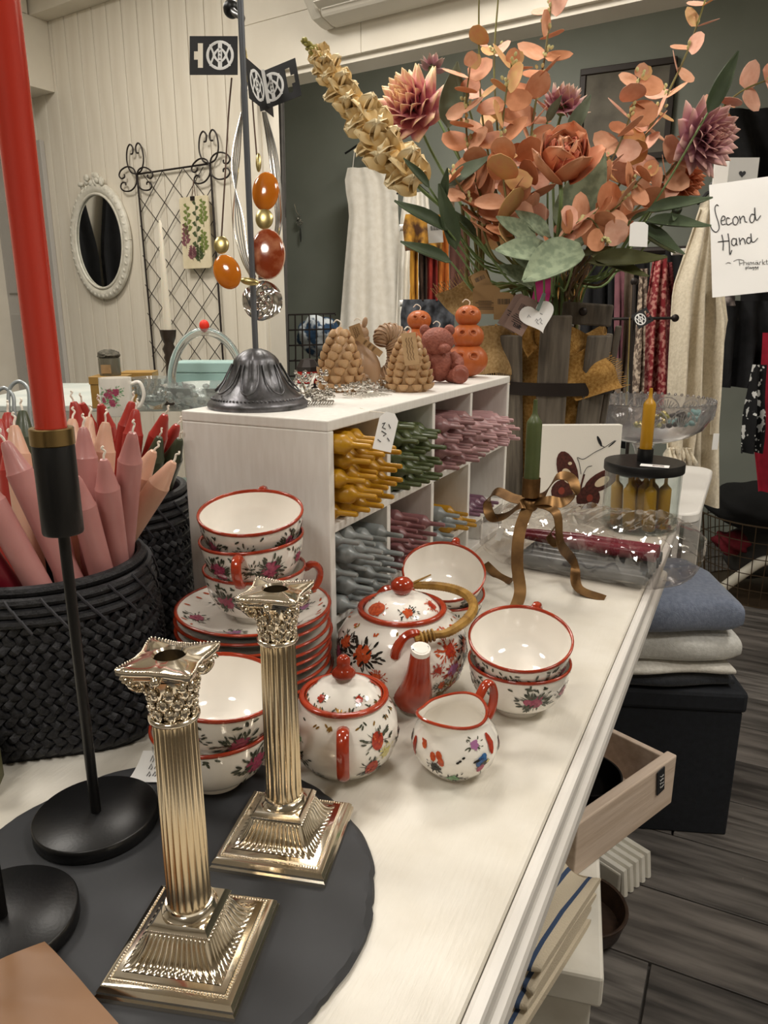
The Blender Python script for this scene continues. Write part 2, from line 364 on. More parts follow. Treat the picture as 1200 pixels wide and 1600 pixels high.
WX = {'yellow': wax('ochre_wax', 'bd8c18', 'ad7d12'), 'green': wax('moss_wax', '505a34', '434c2b'), 'mauve': wax('mauve_wax', '96706f', '876263'), 'pink': wax('pale_pink_wax', 'bd9798', 'b08a8c'),
      'grey': wax('grey_wax', '8d9291', '7f8484'), 'rose': wax('dusty_rose_wax', '8f6263', '7f5456'), 'purple': wax('plum_wax', '7d5a6c', '6d4c5e'),
      'blush': wax('blush_wax', 'ba837f', 'ad7672'), 'peach': wax('peach_wax', 'd6ab93', 'ca9f87'), 'red': wax('red_wax', 'b03a30', 'a03028'), 'deep_green': wax('deep_green_wax', '48503c', '3c4431'), 'wine': wax('wine_wax', '6e1220', '5c0d19'),
      'scarlet': wax('scarlet_wax', 'c8402f', 'b83628')}
LAY = {}
for k in WX:
    b = MB().lathe([(0.0, -0.155), (CR * 0.9, -0.155), (CR, -0.153), (CR, 0.0), (CR * 0.92, 0.002), (CR * 0.55, 0.0065), (CR * 0.38, 0.009), (CR * 0.30, 0.012), (CR * 0.28, 0.030), (CR * 0.2, 0.032), (0.0, 0.032)], 12)
    b.xf(Matrix.Rotation(PI / 2, 4, 'Y')); LAY[k] = mesh('lying_candle', b, WX[k], ang=28)
rc = random.Random(3)
def fill(col, y0, y1, z0, n, label, group, spread=0.012, out=0.0, gap=0.0):
    i = 0; j = 0; cnt = 0
    while cnt < n:
        yy = y0 + CR + 0.0006 + (2 * CR + 0.0006 + gap) * i + (j % 2) * (CR + 0.0003)
        if yy + CR > y1: i = 0; j += 1; continue
        zz = z0 + CR + j * (CR * 1.7325 + 0.00003)
        o = obj('lying_candle', LAY[col], None, None, loc=(-0.404 + out + rc.uniform(-spread, spread), yy, zz), rot=(rc.uniform(0, 6), 0, 0))
        tag(o, label, 'candle', group); i += 1; cnt += 1
c1, c2, c3, c4 = (BY0 + th, DIV[0] - .005), (DIV[0] + .005, DIV[1] - .005), (DIV[1] + .005, DIV[2] - .005), (DIV[2] + .005, BY1 - th)
fill('yellow', *c1, S1 + .005, 23, 'ochre yellow candle lying in the top cubby below the price tag', 'ochre candles in the cubby shelf')
fill('green', *c2, S1 + .005, 22, 'moss green candle lying in the top cubby beside the ochre ones', 'moss green candles in the cubby shelf', out=-0.004)
fill('mauve', *c3, S1 + .005, 22, 'mauve candle lying in the top cubby between green and pale pink ones', 'mauve candles in the cubby shelf', out=0.002)
fill('pink', *c4, S1 + .005, 21, 'pale pink candle lying in the top end cubby of the shelf', 'pale pink candles in the cubby shelf', out=0.002)
fill('grey', *c1, S2 + .005, 22, 'grey candle lying in the cubby under the ochre ones', 'grey candles in the cubby shelf', out=-0.002)
fill('rose', *c2, S2 + .005, 17, 'dusty rose candle lying in the cubby under the green ones', 'dusty rose candles in the cubby shelf', out=-0.006)
fill('yellow', c3[0] + 0.07, c3[1], S2 + .005, 4, 'ochre yellow candle lying in the nearly empty middle cubby', 'ochre candles in the nearly empty cubby')
fill('grey', c3[0], c3[0] + 0.062, S2 + .005, 5, 'grey candle lying next to the few ochre ones in middle cubby', 'grey candles in the nearly empty cubby')
fill('purple', c4[0] , c4[1], S2 + .005, 5, 'plum candle lying in the lower end cubby of the shelf', 'plum candles in the cubby shelf', out=-0.012)
# price tag hanging on the cubby
tg = thing('price_tag', 'white hand-written price tag hanging on the cubby edge by the ochre candles', 'tag', pd(603, 675, 0.815))
qt = Matrix((_R, _F, _U)).transposed() @ Matrix.Rotation(R(13), 3, 'Y')
P = [(-0.005, 0.022), (-0.0105, 0.015), (-0.0105, -0.021), (0.0105, -0.021), (0.0105, 0.015), (0.005, 0.022)]
obj('card', MB().add([qt @ Vector((x, o, z)) for o in (0, .0006) for x, z in P], [(0, 1, 2, 3, 4, 5), (11, 10, 9, 8, 7, 6)] + [(k, (k + 1) % 6, 6 + (k + 1) % 6, 6 + k) for k in range(6)]), MT['paper'], tg, smooth=False)
b = MB()
for a_ in ([(-0.006, .008), (-0.003, .010), (-0.005, .004), (-.001, .003)], [(0.001, .009), (0.004, .005)], [(-0.005, 0.0), (0.001, -0.002), (-.002, -.005)], [(0.003, -0.006), (0.006, -0.009)], [(-0.007, -.010), (-0.003, -.012)]):
    b.tube([qt @ Vector((x, -.0005, y_)) for x, y_ in a_], 0.0005, 4)
obj('writing', b, MT['ink'], tg)
obj('string', MB().tube([qt @ Vector((0, 0, 0.021)), Vector((-0.399, 0.772, 1.0895)) - tg.location, Vector((-0.42, 0.785, 1.0905)) - tg.location], 0.0004, 4), MT['cord'], tg)
# ================================================================== painted porcelain
PT = [mat('paint_pink', 'b0566e', 0.2, col2='8f3552', vs=300), mat('paint_leaf', '565a49', 0.2, col2='2f3229', vs=300), mat('paint_red', 'b23a22', 0.18, col2='96281a', vs=300), mat('paint_green', '8fb58a', 0.2, col2='5f9468', vs=250),
      mat('paint_blue', '3c6ea5', 0.2, col2='23406e', vs=250), mat('paint_yellow', 'd3c987', 0.2), mat('paint_black', '26241f', 0.2), mat('paint_gold', 'a8823e', 0.25, metal=0.6), mat('paint_orange', 'c75a31', 0.2, col2='a8401f', vs=300), mat('paint_lilac', 'a06a94', 0.2)]
class Surf:
    def __init__(s, prof, fn=None):
        s.p = prof; s.fn = fn; s.L = [0]
        for a, b in zip(prof, prof[1:]): s.L.append(s.L[-1] + math.hypot(b[0] - a[0], b[1] - a[1]))
    def rz(s, t):
        t = max(0, min(s.L[-1] - 1e-9, t))
        for i in range(len(s.L) - 1):
            if t <= s.L[i + 1]:
                k = (t - s.L[i]) / max(1e-9, s.L[i + 1] - s.L[i]); a, b = s.p[i], s.p[i + 1]
                l = math.hypot(b[0] - a[0], b[1] - a[1]) or 1
                return a[0] + (b[0] - a[0]) * k, a[1] + (b[1] - a[1]) * k, (b[1] - a[1]) / l, -(b[0] - a[0]) / l
    def pt(s, th_, t, off=0.0004):
        r, z, nr, nz = s.rz(t); r2 = r + nr * off
        return (r2 * math.cos(th_), r2 * math.sin(th_), z + nz * off)
    def at_z(s, z):
        best = min(range(200), key=lambda k: abs(s.rz(s.L[-1] * k / 200)[1] - z)); return s.L[-1] * best / 200
def blob(mb, S, th0, t0, a, b, ang, m, off=0.0004, n=8, pinch=0):
    r0 = max(S.rz(t0)[0], 0.006); P = [S.pt(th0, t0, off)]
    for k in range(n):
        q = 2 * PI * k / n; x = a * math.cos(q); y_ = b * math.sin(q) * (1 - pinch * (x / a) ** 2)
        X = x * math.cos(ang) - y_ * math.sin(ang); Y = x * math.sin(ang) + y_ * math.cos(ang)
        P.append(S.pt(th0 + X / r0, t0 + Y, off))
    mb.add(P, [(0, 1 + k, 1 + (k + 1) % n) for k in range(n)], m)
def spray(mb, S, th0, t0, size, rnd, flower=0, leaf=1, nl=12, fl=True):
    r0 = max(S.rz(t0)[0], 0.01)
    for k in range(nl):
        q = rnd.uniform(0, 2 * PI); d = size * rnd.uniform(0.45, 1.25); l = size * rnd.uniform(0.14, 0.25)
        blob(mb, S, th0 + d * math.cos(q) / r0, t0 + d * 0.75 * math.sin(q), l, l * 0.36, q + rnd.uniform(-.5, .5), leaf, 0.0004 + 0.00002 * k, 6, .5)
    for k in range(nl // 3):
        q = rnd.uniform(0, 2 * PI); blob(mb, S, th0 + size * .5 * math.cos(q) / r0, t0 + size * .4 * math.sin(q), size * .5, size * 0.022, q, leaf, 0.0004, 6)
    if fl:
        for k in range(9):
            q = 2 * PI * k / 9 + rnd.uniform(-.3, .3); d = size * 0.34 * rnd.uniform(.5, 1.2)
            blob(mb, S, th0 + d * math.cos(q) / r0, t0 + d * math.sin(q), size * .26, size * .20, q, flower, 0.0006 + 0.00002 * k, 7)
        blob(mb, S, th0, t0, size * .14, size * .14, 0, flower, 0.0009, 7)
def ring(r, z, w_, h): return [(r - w_, z - h), (r + w_, z - h * 0.7), (r + w_ * 1.2, z), (r + w_, z + h * 0.8), (r, z + h), (r - w_, z + h * 0.7), (r - w_, z - h)]
CUPO = [(0.0, 0.0), (0.023, 0.0), (0.0235, 0.005), (0.0225, 0.006), (0.031, 0.0085), (0.041, 0.017), (0.0475, 0.030), (0.051, 0.044), (0.0525, 0.055)]
CUPI = [(0.0508, 0.0552), (0.0492, 0.044), (0.0457, 0.0315), (0.039, 0.019), (0.029, 0.0112), (0.015, 0.009), (0.0, 0.0088)]
cup_body = mesh('body', MB().lathe(CUPO + CUPI, 48), MT['porcelain'], ang=60)
cup_rim = mesh('rim_band', MB().lathe(ring(0.0517, 0.0545, 0.0012, 0.0018), 48), MT['iron_red'], ang=70)
hb = MB().tube(spline([(0.0518, 0, 0.046), (0.057, 0, 0.052), (0.064, 0, 0.051), (0.068, 0, 0.043), (0.0655, 0, 0.032), (0.058, 0, 0.024), (0.0468, 0, 0.023)], 5), [0.0016, .0028, .0036] + [0.0042] * 4 + [0.0038] * 17 + [0.003] * 5 + [.0022, .0014], 8, flat=1.3)
cup_handle = mesh('handle', hb, MT['iron_red'])
SC_ = Surf(CUPO)
def cup_decor(seed):
    r_ = random.Random(seed); mb = MB()
    for k in range(4):
        a = R(45 + 90 * k) + r_.uniform(-.3, .3)
        spray(mb, SC_, a, SC_.at_z(0.030) + r_.uniform(-.003, .004), 0.0175, r_, 0, 1, 40)
        spray(mb, SC_, a + .75, SC_.at_z(0.036), 0.011, r_, 0, 1, 22, fl=k % 2 == 0)
    for k in range(26):
        a = r_.uniform(0, 2 * PI); blob(mb, SC_, a, SC_.at_z(0.0475) + r_.uniform(-.0015, .003), 0.003, 0.0012, r_.uniform(0, 3), 1, n=6)
    return mesh('painted_flowers', mb, PT, smooth=True)
CD = [cup_decor(k) for k in range(3)]
def cup(label, loc, rot, k=0, group='teacups of the red-rimmed tea set'):
    t = thing('teacup', label, 'cup', loc, rot, group)
    obj('body', cup_body, None, t); obj('rim_band', cup_rim, None, t); obj('handle', cup_handle, None, t); obj('painted_flowers', CD[k % 3], None, t)
    return t
def tilted(az, tilt, spin):      # lean the axis by tilt towards azimuth az, handle at spin
    ax = Vector((-math.sin(az), math.cos(az), 0)); return Matrix.Rotation(tilt, 3, ax) @ Matrix.Rotation(spin, 3, 'Z')
TOCAM = lambda x, y_: math.atan2(-y_, -x)
# saucers
SAU = [(0.0, 0.0), (0.042, 0.0), (0.043, 0.003), (0.055, 0.005), (0.070, 0.010), (0.0800, 0.0165)]
SAUI = [(0.0792, 0.0175), (0.069, 0.0122), (0.054, 0.0072), (0.040, 0.0052), (0.028, 0.0055), (0.0, 0.0050)]
sau_b = mesh('dish', MB().lathe(SAU + SAUI, 56), MT['porcelain'], ang=60)
sau_r = mesh('rim_band', MB().lathe(ring(0.0797, 0.0168, 0.0016, 0.0013), 56), MT['iron_red'], ang=70)
Ss = Surf(list(reversed([(a, b) for a, b in SAUI]))); mb = MB(); rr = random.Random(5)
Ssi = Surf(list(reversed(SAUI)))
def flip(S):      # upward facing surface
    class F(Surf):
        def rz(s, t):
            r, z, nr, nz = Surf.rz(s, t); return r, z, -nr, -nz
    return F(S.p)
Sf = flip(Ssi)
for k in range(6): spray(mb, Sf, k * PI / 3 + .3, 0.060 - 0.006 * (k % 2), 0.014, rr, 0 if k % 2 == 0 else 9, 1, 24)
for k in range(40):
    a = rr.uniform(0, 2 * PI); blob(mb, Sf, a, 0.074 + rr.uniform(-.003, .002), 0.004, 0.0015, rr.uniform(0, 3), 8 if k % 3 else 1, n=6)
sau_d = mesh('painted_flowers', mb, PT)
SX, SY = -0.445, 0.590
for k in range(10):
    t = thing('saucer', 'topmost red-rimmed saucer of the stack, carrying three cups' if k == 9 else 'red-rimmed porcelain saucer, %s in the stack of ten under the cups' % ('lowest', 'second from the bottom', 'third from the bottom', 'fourth from the bottom', 'fifth from the bottom', 'fifth from the top', 'fourth from the top', 'third from the top', 'second from the top')[k], 'saucer', (SX + rr.uniform(-.002, .002), SY + rr.uniform(-.002, .002), TZ + 0.0097 * k), (0, 0, k * 1.1), group='stacked saucers of the tea set')
    obj('dish', sau_b, None, t); obj('rim_band', sau_r, None, t)
    if k == 9: obj('painted_flowers', sau_d, None, t)
zt = TZ + 0.0097 * 9 + 0.0055
a0 = TOCAM(SX, SY)
cup('red-rimmed teacup standing directly on the stacked saucers', (SX + .004, SY, zt), tilted(a0, 0.0, a0 + 1.6), 0)
cup('red-rimmed teacup tipped inside another, middle of three on the saucers', (-0.4360, 0.5865, 0.9280), tilted(a0 - 1.1, R(4), a0 - 0.25), 1)
cup('red-rimmed teacup tilted to show its white inside, topmost on the saucers', (-0.4425, 0.5932, 0.9541), tilted(a0 - 0.2, R(11), a0 + 2.9), 2)
# two cups beside the slate disc
a1 = TOCAM(-.385, .435)
cup('red-rimmed teacup under another, beside the paper price slip', (-0.380, 0.440, 0.8085), tilted(a1, 0.0, a1 + 1.25), 1)
cup('red-rimmed teacup nested in the one beside the paper price slip', (-0.3760, 0.4398, 0.8467), tilted(a1 + .8, R(7), a1 + 0.95), 2)
# two cups near the table edge
a2 = TOCAM(-.182, .70)
cup('red-rimmed teacup standing under a tilted one near the table edge', (-0.184, 0.688, TZ), tilted(a2, 0, a2 + 2.6), 0)
cup('red-rimmed teacup tilted in another near the table edge, empty white inside', (-0.1863, 0.6967, 0.8292), tilted(a2, R(15), a2 + PI - .25), 1)
# two cups leaning behind the teapot
a3 = TOCAM(-.33, .84)
cup('red-rimmed teacup standing under a tilted one behind the teapot', (-0.333, 0.838, TZ + 0.005), tilted(a3 + 0.5, R(10), a3 - 1.2), 2)
cup('red-rimmed teacup tilted in another behind the teapot handle', (-0.3331, 0.8431, 0.8382), tilted(a3 + 0.1, R(26), a3 + 2.9), 0)

# ------------------------------------------------------------------ sugar bowl
def wicker(name, c): return mat(name, c, 0.5, col2='7e5a22', vs=80, bump=0.3, bs=150)
SG = [(0.0, 0.0), (0.026, 0.0), (0.027, 0.003), (0.036, 0.007), (0.0445, 0.018), (0.0490, 0.035), (0.0475, 0.051), (0.0425, 0.062), (0.0385, 0.067), (0.0385, 0.071)]
t = thing('sugar_bowl', 'round lidded porcelain sugar bowl with red strap handle and painted flowers', 'sugar bowl', (-0.297, 0.520, TZ))
obj('body', MB().lathe(SG + [(0.0362, 0.071), (0.0362, 0.066), (0.03, 0.06), (0, 0.058)], 48), MT['porcelain'], t, ang=60)
obj('rim_band', MB().lathe(ring(0.0376, 0.0705, 0.0022, 0.0022), 48), MT['iron_red'], t, ang=70)
lid = obj('lid', MB().lathe([(0.0, 0.062), (0.034, 0.0665), (0.0345, 0.0695), (0.0325, 0.0725), (0.026, 0.0785), (0.016, 0.0835), (0.0075, 0.0855), (0.0055, 0.0885)], 40), MT['porcelain'], t, ang=60)
obj('lid_band', MB().lathe(ring(0.0338, 0.0700, 0.0009, 0.0014), 40), MT['iron_red'], lid, ang=70)
obj('knob', MB().lathe([(0.0055, 0.0870), (0.0105, 0.0895), (0.0110, 0.0925), (0.008, 0.096), (0.0055, 0.0985), (0.0062, 0.102), (0.0058, 0.106), (0.003, 0.1085), (0, 0.109)], 20), MT['iron_red'], lid, ang=70)
ac = TOCAM(-.297, .52)
Sg = Surf(SG); mb = MB(); rr = random.Random(11)
for da, z, m_ in ((0.62, .047, 2), (0.52, .021, 2), (-1.05, .03, 2), (1.5, .03, 2), (-1.9, .03, 8), (2.6, .03, 0), (3.3, .04, 2)):
    spray(mb, Sg, ac + da, Sg.at_z(z), 0.014, rr, m_, 1, 24, fl=False)
    blob(mb, Sg, ac + da, Sg.at_z(z), 0.0062, 0.0085, rr.uniform(-.4, .4), 2, 0.0009, 12)
    for k in range(7): blob(mb, Sg, ac + da + rr.uniform(-.1, .1), Sg.at_z(z) + rr.uniform(-.006, .006), 0.0012, 0.0012, 0, 8, 0.0012, 6)
spray(mb, Sg, ac + 0.82, Sg.at_z(0.032), 0.010, rr, 5, 5, 12); spray(mb, Sg, ac - 0.95, Sg.at_z(0.045), 0.006, rr, 3, 1, 10)
spray(mb, Sg, ac - 0.75, Sg.at_z(0.012), 0.011, rr, 1, 1, 26, fl=False)
for k in range(60):
    a = rr.uniform(0, 2 * PI); blob(mb, Sg, a, Sg.at_z(0.0615) + rr.uniform(-.002, .002), 0.0024, 0.0009, rr.uniform(0, 3), 7 if k % 2 else 1, n=6)
obj('painted_flowers', mb, PT, t)
LDs = Surf([(0.0345, 0.0695), (0.0325, 0.0725), (0.026, 0.0785), (0.016, 0.0835), (0.0075, 0.0855)]); mb = MB()
for k in range(5): spray(mb, LDs, ac + k * 1.3 - .8, 0.011, 0.007, rr, 2, 1, 12)
for k in range(50): blob(mb, LDs, rr.uniform(0, 6.28), 0.003 + rr.uniform(-.0015, .002), 0.0022, 0.0008, rr.uniform(0, 3), 7 if k % 2 else 1, n=6)
obj('lid_flowers', mb, PT, lid)
for s_ in (0, PI):
    hb = MB().tube(spline([(0.041, 0, 0.060), (0.053, 0, 0.0615), (0.0605, 0, 0.052), (0.060, 0, 0.034), (0.054, 0, 0.022), (0.0455, 0, 0.018)], 5), 0.0055, 10, flat=0.62, up=(1, 0, 0))
    obj('handle', hb.xf(Matrix.Rotation(ac - .03 + s_, 4, 'Z')), MT['iron_red'], t)

# ------------------------------------------------------------------ cream jug
CX, CY = -0.2035, 0.556; ac = TOCAM(CX, CY)
t = thing('cream_jug', 'small round porcelain cream jug painted with a blue bird and flowers', 'jug', (CX, CY, TZ))
CJ = [(0.0, 0.0), (0.019, 0.0), (0.0195, 0.003), (0.026, 0.006), (0.0355, 0.017), (0.0390, 0.030), (0.0365, 0.042), (0.0305, 0.050), (0.0285, 0.055), (0.0295, 0.060)]
CJI = [(0.0272, 0.060), (0.0265, 0.055), (0.0285, 0.050), (0.034, 0.042), (0.036, 0.03), (0.033, 0.017), (0.02, 0.007), (0, 0.005)]
sp = ac - 0.75; hd = ac - 0.75 + PI
def jug(r, z, a, i):
    k = max(0, (z - 0.046) / 0.014) if r > 0.02 else 0
    d = math.cos(a - sp); return r + 0.0125 * k * max(0, d) ** 5 - 0.002 * k * max(0, -d)
b = MB(); b.lathe(CJ + CJI, 48, fn=jug)
def jz(v):
    x, y_, z = v
    if z > 0.050:
        a = math.atan2(y_, x); k = (z - 0.050) / 0.010; z += k * (0.0085 * max(0, math.cos(a - sp)) ** 4 + 0.006 * max(0, math.cos(a - hd)) ** 2 - 0.002)
    return (x, y_, z)
b.v = [jz(v) for v in b.v]
obj('body', b, MT['porcelain'], t, ang=60)
pts = []
for k in range(49):
    a = 2 * PI * k / 48; r0 = jug(0.0286, 0.06, a, 0); pts.append(Vector(jz((r0 * math.cos(a), r0 * math.sin(a), 0.0602))))
obj('rim_band', MB().tube(pts, 0.0015, 8, caps=False), MT['iron_red'], t)
q = Matrix.Rotation(hd, 4, 'Z')
obj('handle', MB().tube(spline([(0.029, 0, 0.060), (0.038, 0, 0.071), (0.046, 0, 0.070), (0.051, 0, 0.058), (0.048, 0, 0.042), (0.038, 0, 0.032)], 5), 0.0046, 10, flat=0.7, up=(1, 0, 0)).xf(q), MT['iron_red'], t)
Sj = Surf(CJ); mb = MB(); rr = random.Random(23)
for da, z, sz, f_, l_, n_ in ((-0.02, .013, .0105, 3, 6, 20), (-0.45, .024, .009, 6, 6, 12), (0.5, .045, .008, 9, 1, 14), (1.6, .03, .012, 0, 1, 20), (-1.7, .03, .012, 2, 1, 20), (3.0, .03, .012, 0, 1, 20)):
    spray(mb, Sj, ac + da, Sj.at_z(z), sz, rr, f_, l_, n_)
for da, dz in ((-0.50, .034), (-0.36, .036), (-0.30, .031), (-.85, .045), (-.78, .041)): blob(mb, Sj, ac + da, Sj.at_z(dz), 0.0028, 0.0042, .3, 8, 0.0008, 8)
fb = mb; mb = MB()
for da, dz, a_, b_, an, m_ in ((.62, .031, .0062, .0045, .6, 4), (.70, .0345, .003, .003, 0, 4), (.72, .028, .0055, .0025, .3, 6), (.80, .029, .002, .0015, .3, 5), (.62, .024, .0045, .0032, .8, 0), (.52, .032, .0045, .0012, .2, 6), (.66, .018, .0005, .004, 0.2, 1)): blob(mb, Sj, ac + da, Sj.at_z(dz), a_, b_, an, m_, 0.001, 8)
obj('painted_bird', mb, PT, t); mb = fb
for da in (.12, .2, .07): blob(mb, Sj, ac + da, Sj.at_z(.030 + da * .03), 0.0016, 0.0011, .4, 6, 0.0008, 6)
blob(mb, Sj, ac + 0.97, Sj.at_z(.042), 0.0035, 0.010, 0, 2, 0.0008, 10); blob(mb, Sj, ac - 1.15, Sj.at_z(.032), 0.0035, 0.010, 0, 2, 0.0008, 10)
obj('painted_flowers', mb, PT, t)['kind'] = 'stuff'

# ------------------------------------------------------------------ teapot
PX, PY = -0.3125, 0.676; ac = TOCAM(PX, PY)
t = thing('teapot', 'squat porcelain teapot with red spout, painted flowers and wicker bail handle', 'teapot', (PX, PY, TZ))
TP = [(0.0, 0.0), (0.042, 0.0), (0.043, 0.004), (0.054, 0.009), (0.0655, 0.023), (0.0715, 0.044), (0.0695, 0.064), (0.060, 0.080), (0.0475, 0.0885), (0.0465, 0.0935)]
obj('body', MB().lathe(TP + [(0.0435, 0.0935), (0.043, 0.087), (0.03, 0.08), (0, 0.078)], 56), MT['porcelain'], t, ang=60)
obj('rim_band', MB().lathe(ring(0.0452, 0.0930, 0.0027, 0.0030), 56), MT['iron_red'], t, ang=70)
LD = [(0.0415, 0.089), (0.0415, 0.0915), (0.039, 0.0955), (0.031, 0.1025), (0.02, 0.1070), (0.0085, 0.109), (0.006, 0.111)]
lid = obj('lid', MB().lathe([(0.0, 0.083)] + LD, 48), MT['porcelain'], t, ang=60)
obj('knob', MB().lathe([(0.006, 0.1095), (0.0095, 0.112), (0.0125, 0.1165), (0.0120, 0.122), (0.0075, 0.1265), (0.0025, 0.128), (0, 0.1282)], 24), MT['iron_red'], lid, ang=70)
mb = MB(); rr = random.Random(31); Sl = Surf(LD)
for k in range(6): spray(mb, Sl, ac + k * 1.05 + .2, 0.015, 0.010, rr, [8, 2][k % 2], [6, 8][k % 2], 20)
blob(mb, Sl, ac - 0.9, 0.014, 0.011, 0.008, 0.3, 8, 0.0012, 12)
obj('lid_flowers', mb, PT, lid)
Stp = Surf(TP); mb = MB()
for da, z, sz, f_, l_ in ((-0.62, .063, .018, 8, 6), (-1.25, .05, .017, 0, 6), (-1.05, .068, .014, 8, 6), (-0.35, .045, .008, 8, 8), (0.55, .05, .007, 2, 2), (0.85, .045, .013, 9, 2), (0.95, .02, .017, 8, 7), (0.8, .066, .013, 2, 8), (1.25, .06, .015, 8, 6), (1.7, .04, .018, 8, 6), (-1.8, .04, .018, 8, 6), (2.4, .045, .018, 0, 6), (3.1, .05, .018, 8, 6), (-2.5, .05, .018, 8, 6), (1.15, .035, .011, 9, 1), (-.85, .03, .012, 8, 8), (.65, .03, .008, 8, 1)):
    spray(mb, Stp, ac + da, Stp.at_z(z), sz * 1.1, rr, f_, l_, 36)
for k in range(50): blob(mb, Stp, rr.uniform(0, 6.28), Stp.at_z(0.084) + rr.uniform(-.003, .003), 0.0028, 0.0012, rr.uniform(0, 3), 8 if k % 3 else 7, n=6)
obj('painted_flowers', mb, PT, t)
sa = ac + 0.20; q = Matrix.Rotation(sa, 4, 'Z')
obj('spout', MB().tube(spline([(0.058, 0, 0.022), (0.073, 0, 0.034), (0.083, 0, 0.055), (0.088, 0, 0.073), (0.093, 0, 0.0885)], 5), [0.021, 0.0205, 0.0195, 0.0185, .0175, 0.0165, .0158, .015, .0142, .0134, .0127, .012, .0116, .0112, .0108, .0104, .0101, .0099, .0097, .0096, .0095], 16, caps=False).xf(q), MT['iron_red'], t)
obj('spout_lip', MB().tube([(0.0918, 0, 0.0845), (0.0934, 0, 0.0892), (0.0934, 0, 0.0896), (0.0900, 0, 0.078), (0.084, 0, 0.058)], [0.0098, 0.0095, 0.0074, 0.0070, 0.0065], 16, caps=False).xf(q), MT['porcelain'], t)
LUG = []
for s_ in (0, PI):
    a = sa + s_ - (0.12 if s_ == 0 else 0); q2 = Matrix.Rotation(a, 4, 'Z')
    obj('handle_lug', MB().tube(spline([(0.066, -0.012, 0.068), (0.068, -0.010, 0.078), (0.066, -0.002, 0.089), (0.062, 0.008, 0.091), (0.058, 0.016, 0.085)], 5), [0.0052] * 8 + [0.0045] * 13, 8).xf(q2), MT['iron_red'], t)
    LUG.append(q2 @ Vector((0.066, 0.008, 0.086)))
mid = (LUG[0] + LUG[1]) / 2; ax_ = (LUG[1] - LUG[0]).normalized(); side = Vector((0, 0, 1)).cross(ax_)
side = side if side.dot(_R) > 0 else -side
lay = (side * 0.97 + Vector((0, 0, 0.14))).normalized(); half = (LUG[1] - LUG[0]).length / 2
hp = [mid - ax_ * half * math.cos(x) * (1.12 if 0.3 < x < 2.84 else 1.0) + lay * 0.082 * math.sin(x) for x in [PI * k / 16 for k in range(17)]]
hp = spline(hp, 8)
obj('bail_handle', MB().tube(hp, [0.0034 + 0.0016 * min(1, 4 * min(i, len(hp) - 1 - i) / len(hp)) + 0.0005 * (i % 2) for i in range(len(hp))], 8), wicker('wicker_wrap', 'a8813a'), t)
for L_, e in ((LUG[0], hp[10]), (LUG[1], hp[-11])):
    b = MB()
    for k in range(4):
        p_ = Vector(L_).lerp(e, 0.35 + 0.2 * k); d_ = (Vector(e) - Vector(L_)).normalized(); A_, B_, _ = frame(d_)
        b.tube([p_ + (A_ * math.cos(x) + B_ * math.sin(x)) * 0.0056 for x in [2 * PI * j / 10 for j in range(11)]], 0.0013, 5, caps=False)
    obj('wicker_binding', b, wicker('cane_binding', 'b08a45'), t)
obj('cane_end', MB().tube([hp[-11], Vector(hp[-11]) + Vector((0.03, 0.02, 0.016))], [0.0022, 0.0008], 6), wicker('cane_binding', 'b08a45'), t)
# small paper price slip under the cups
pp = thing('price_slip', 'small white hand-written paper price slip beside the low pair of cups', 'tag', pz(243, 1210, 0.8085))
q = Matrix.Rotation(YAW, 4, 'Z')
obj('paper', MB().sheet(lambda u, v: q @ Vector((-0.014 + 0.03 * u - 0.008 * (1 - v) * (1 - u), -0.012 + 0.026 * v, 0.0006 + 0.014 * v * v)), 4, 6, 0.0004), MT['paper'], pp)
b = MB()
for row, (v, s_) in enumerate(((0.80, 3), (0.58, 4), (0.34, 4))):
    for k in range(s_):
        x = -0.006 + 0.005 * k; y0_ = -0.012 + 0.026 * v
        pts = [(x, y0_ - .002), (x + .0015, y0_ + .002), (x + .003, y0_ - .001), (x + .002, y0_ - .0025)]
        b.tube([q @ Vector((a, c_, 0.0013 + 0.014 * ((c_ + 0.012) / 0.026) ** 2)) for a, c_ in pts], 0.0003, 4)
obj('writing', b, MT['ink'], pp)
# ================================================================== slate disc
SLZ = 0.8075
t = thing('slate_disc', 'round dark grey slate serving disc with chipped edge under the silver candlesticks', 'slate board', (-0.341, 0.323, TZ))
rr = random.Random(2); N_ = 180; off = [0.0] * N_
for k in range(N_): off[k] = 0.0007 * math.sin(k * .31 + 2 * math.sin(k * .07)) + 0.0006 * math.sin(k * .11 + 1) + (rr.uniform(-.0012, .0004) if k % 5 == 0 else 0)
def rim(r, z, a, i):
    k = int(round(a / (2 * PI) * N_)) % N_; return r + off[k] * (0 if r < 0.14 else 1) + (0.0010 * math.sin(k * .6 + i * 2.1) * math.sin(k * .17 + i) if 0 < i < 6 and r > 0.14 else 0)
obj('disc', MB().lathe([(0.0, 0), (0.1530, 0), (0.1555, 0.0012), (0.1562, 0.003), (0.1545, 0.0052), (0.1520, 0.0070), (0.1470, 0.0075), (0.0, 0.0075)], N_, fn=rim), MT['slate'], t, ang=25)

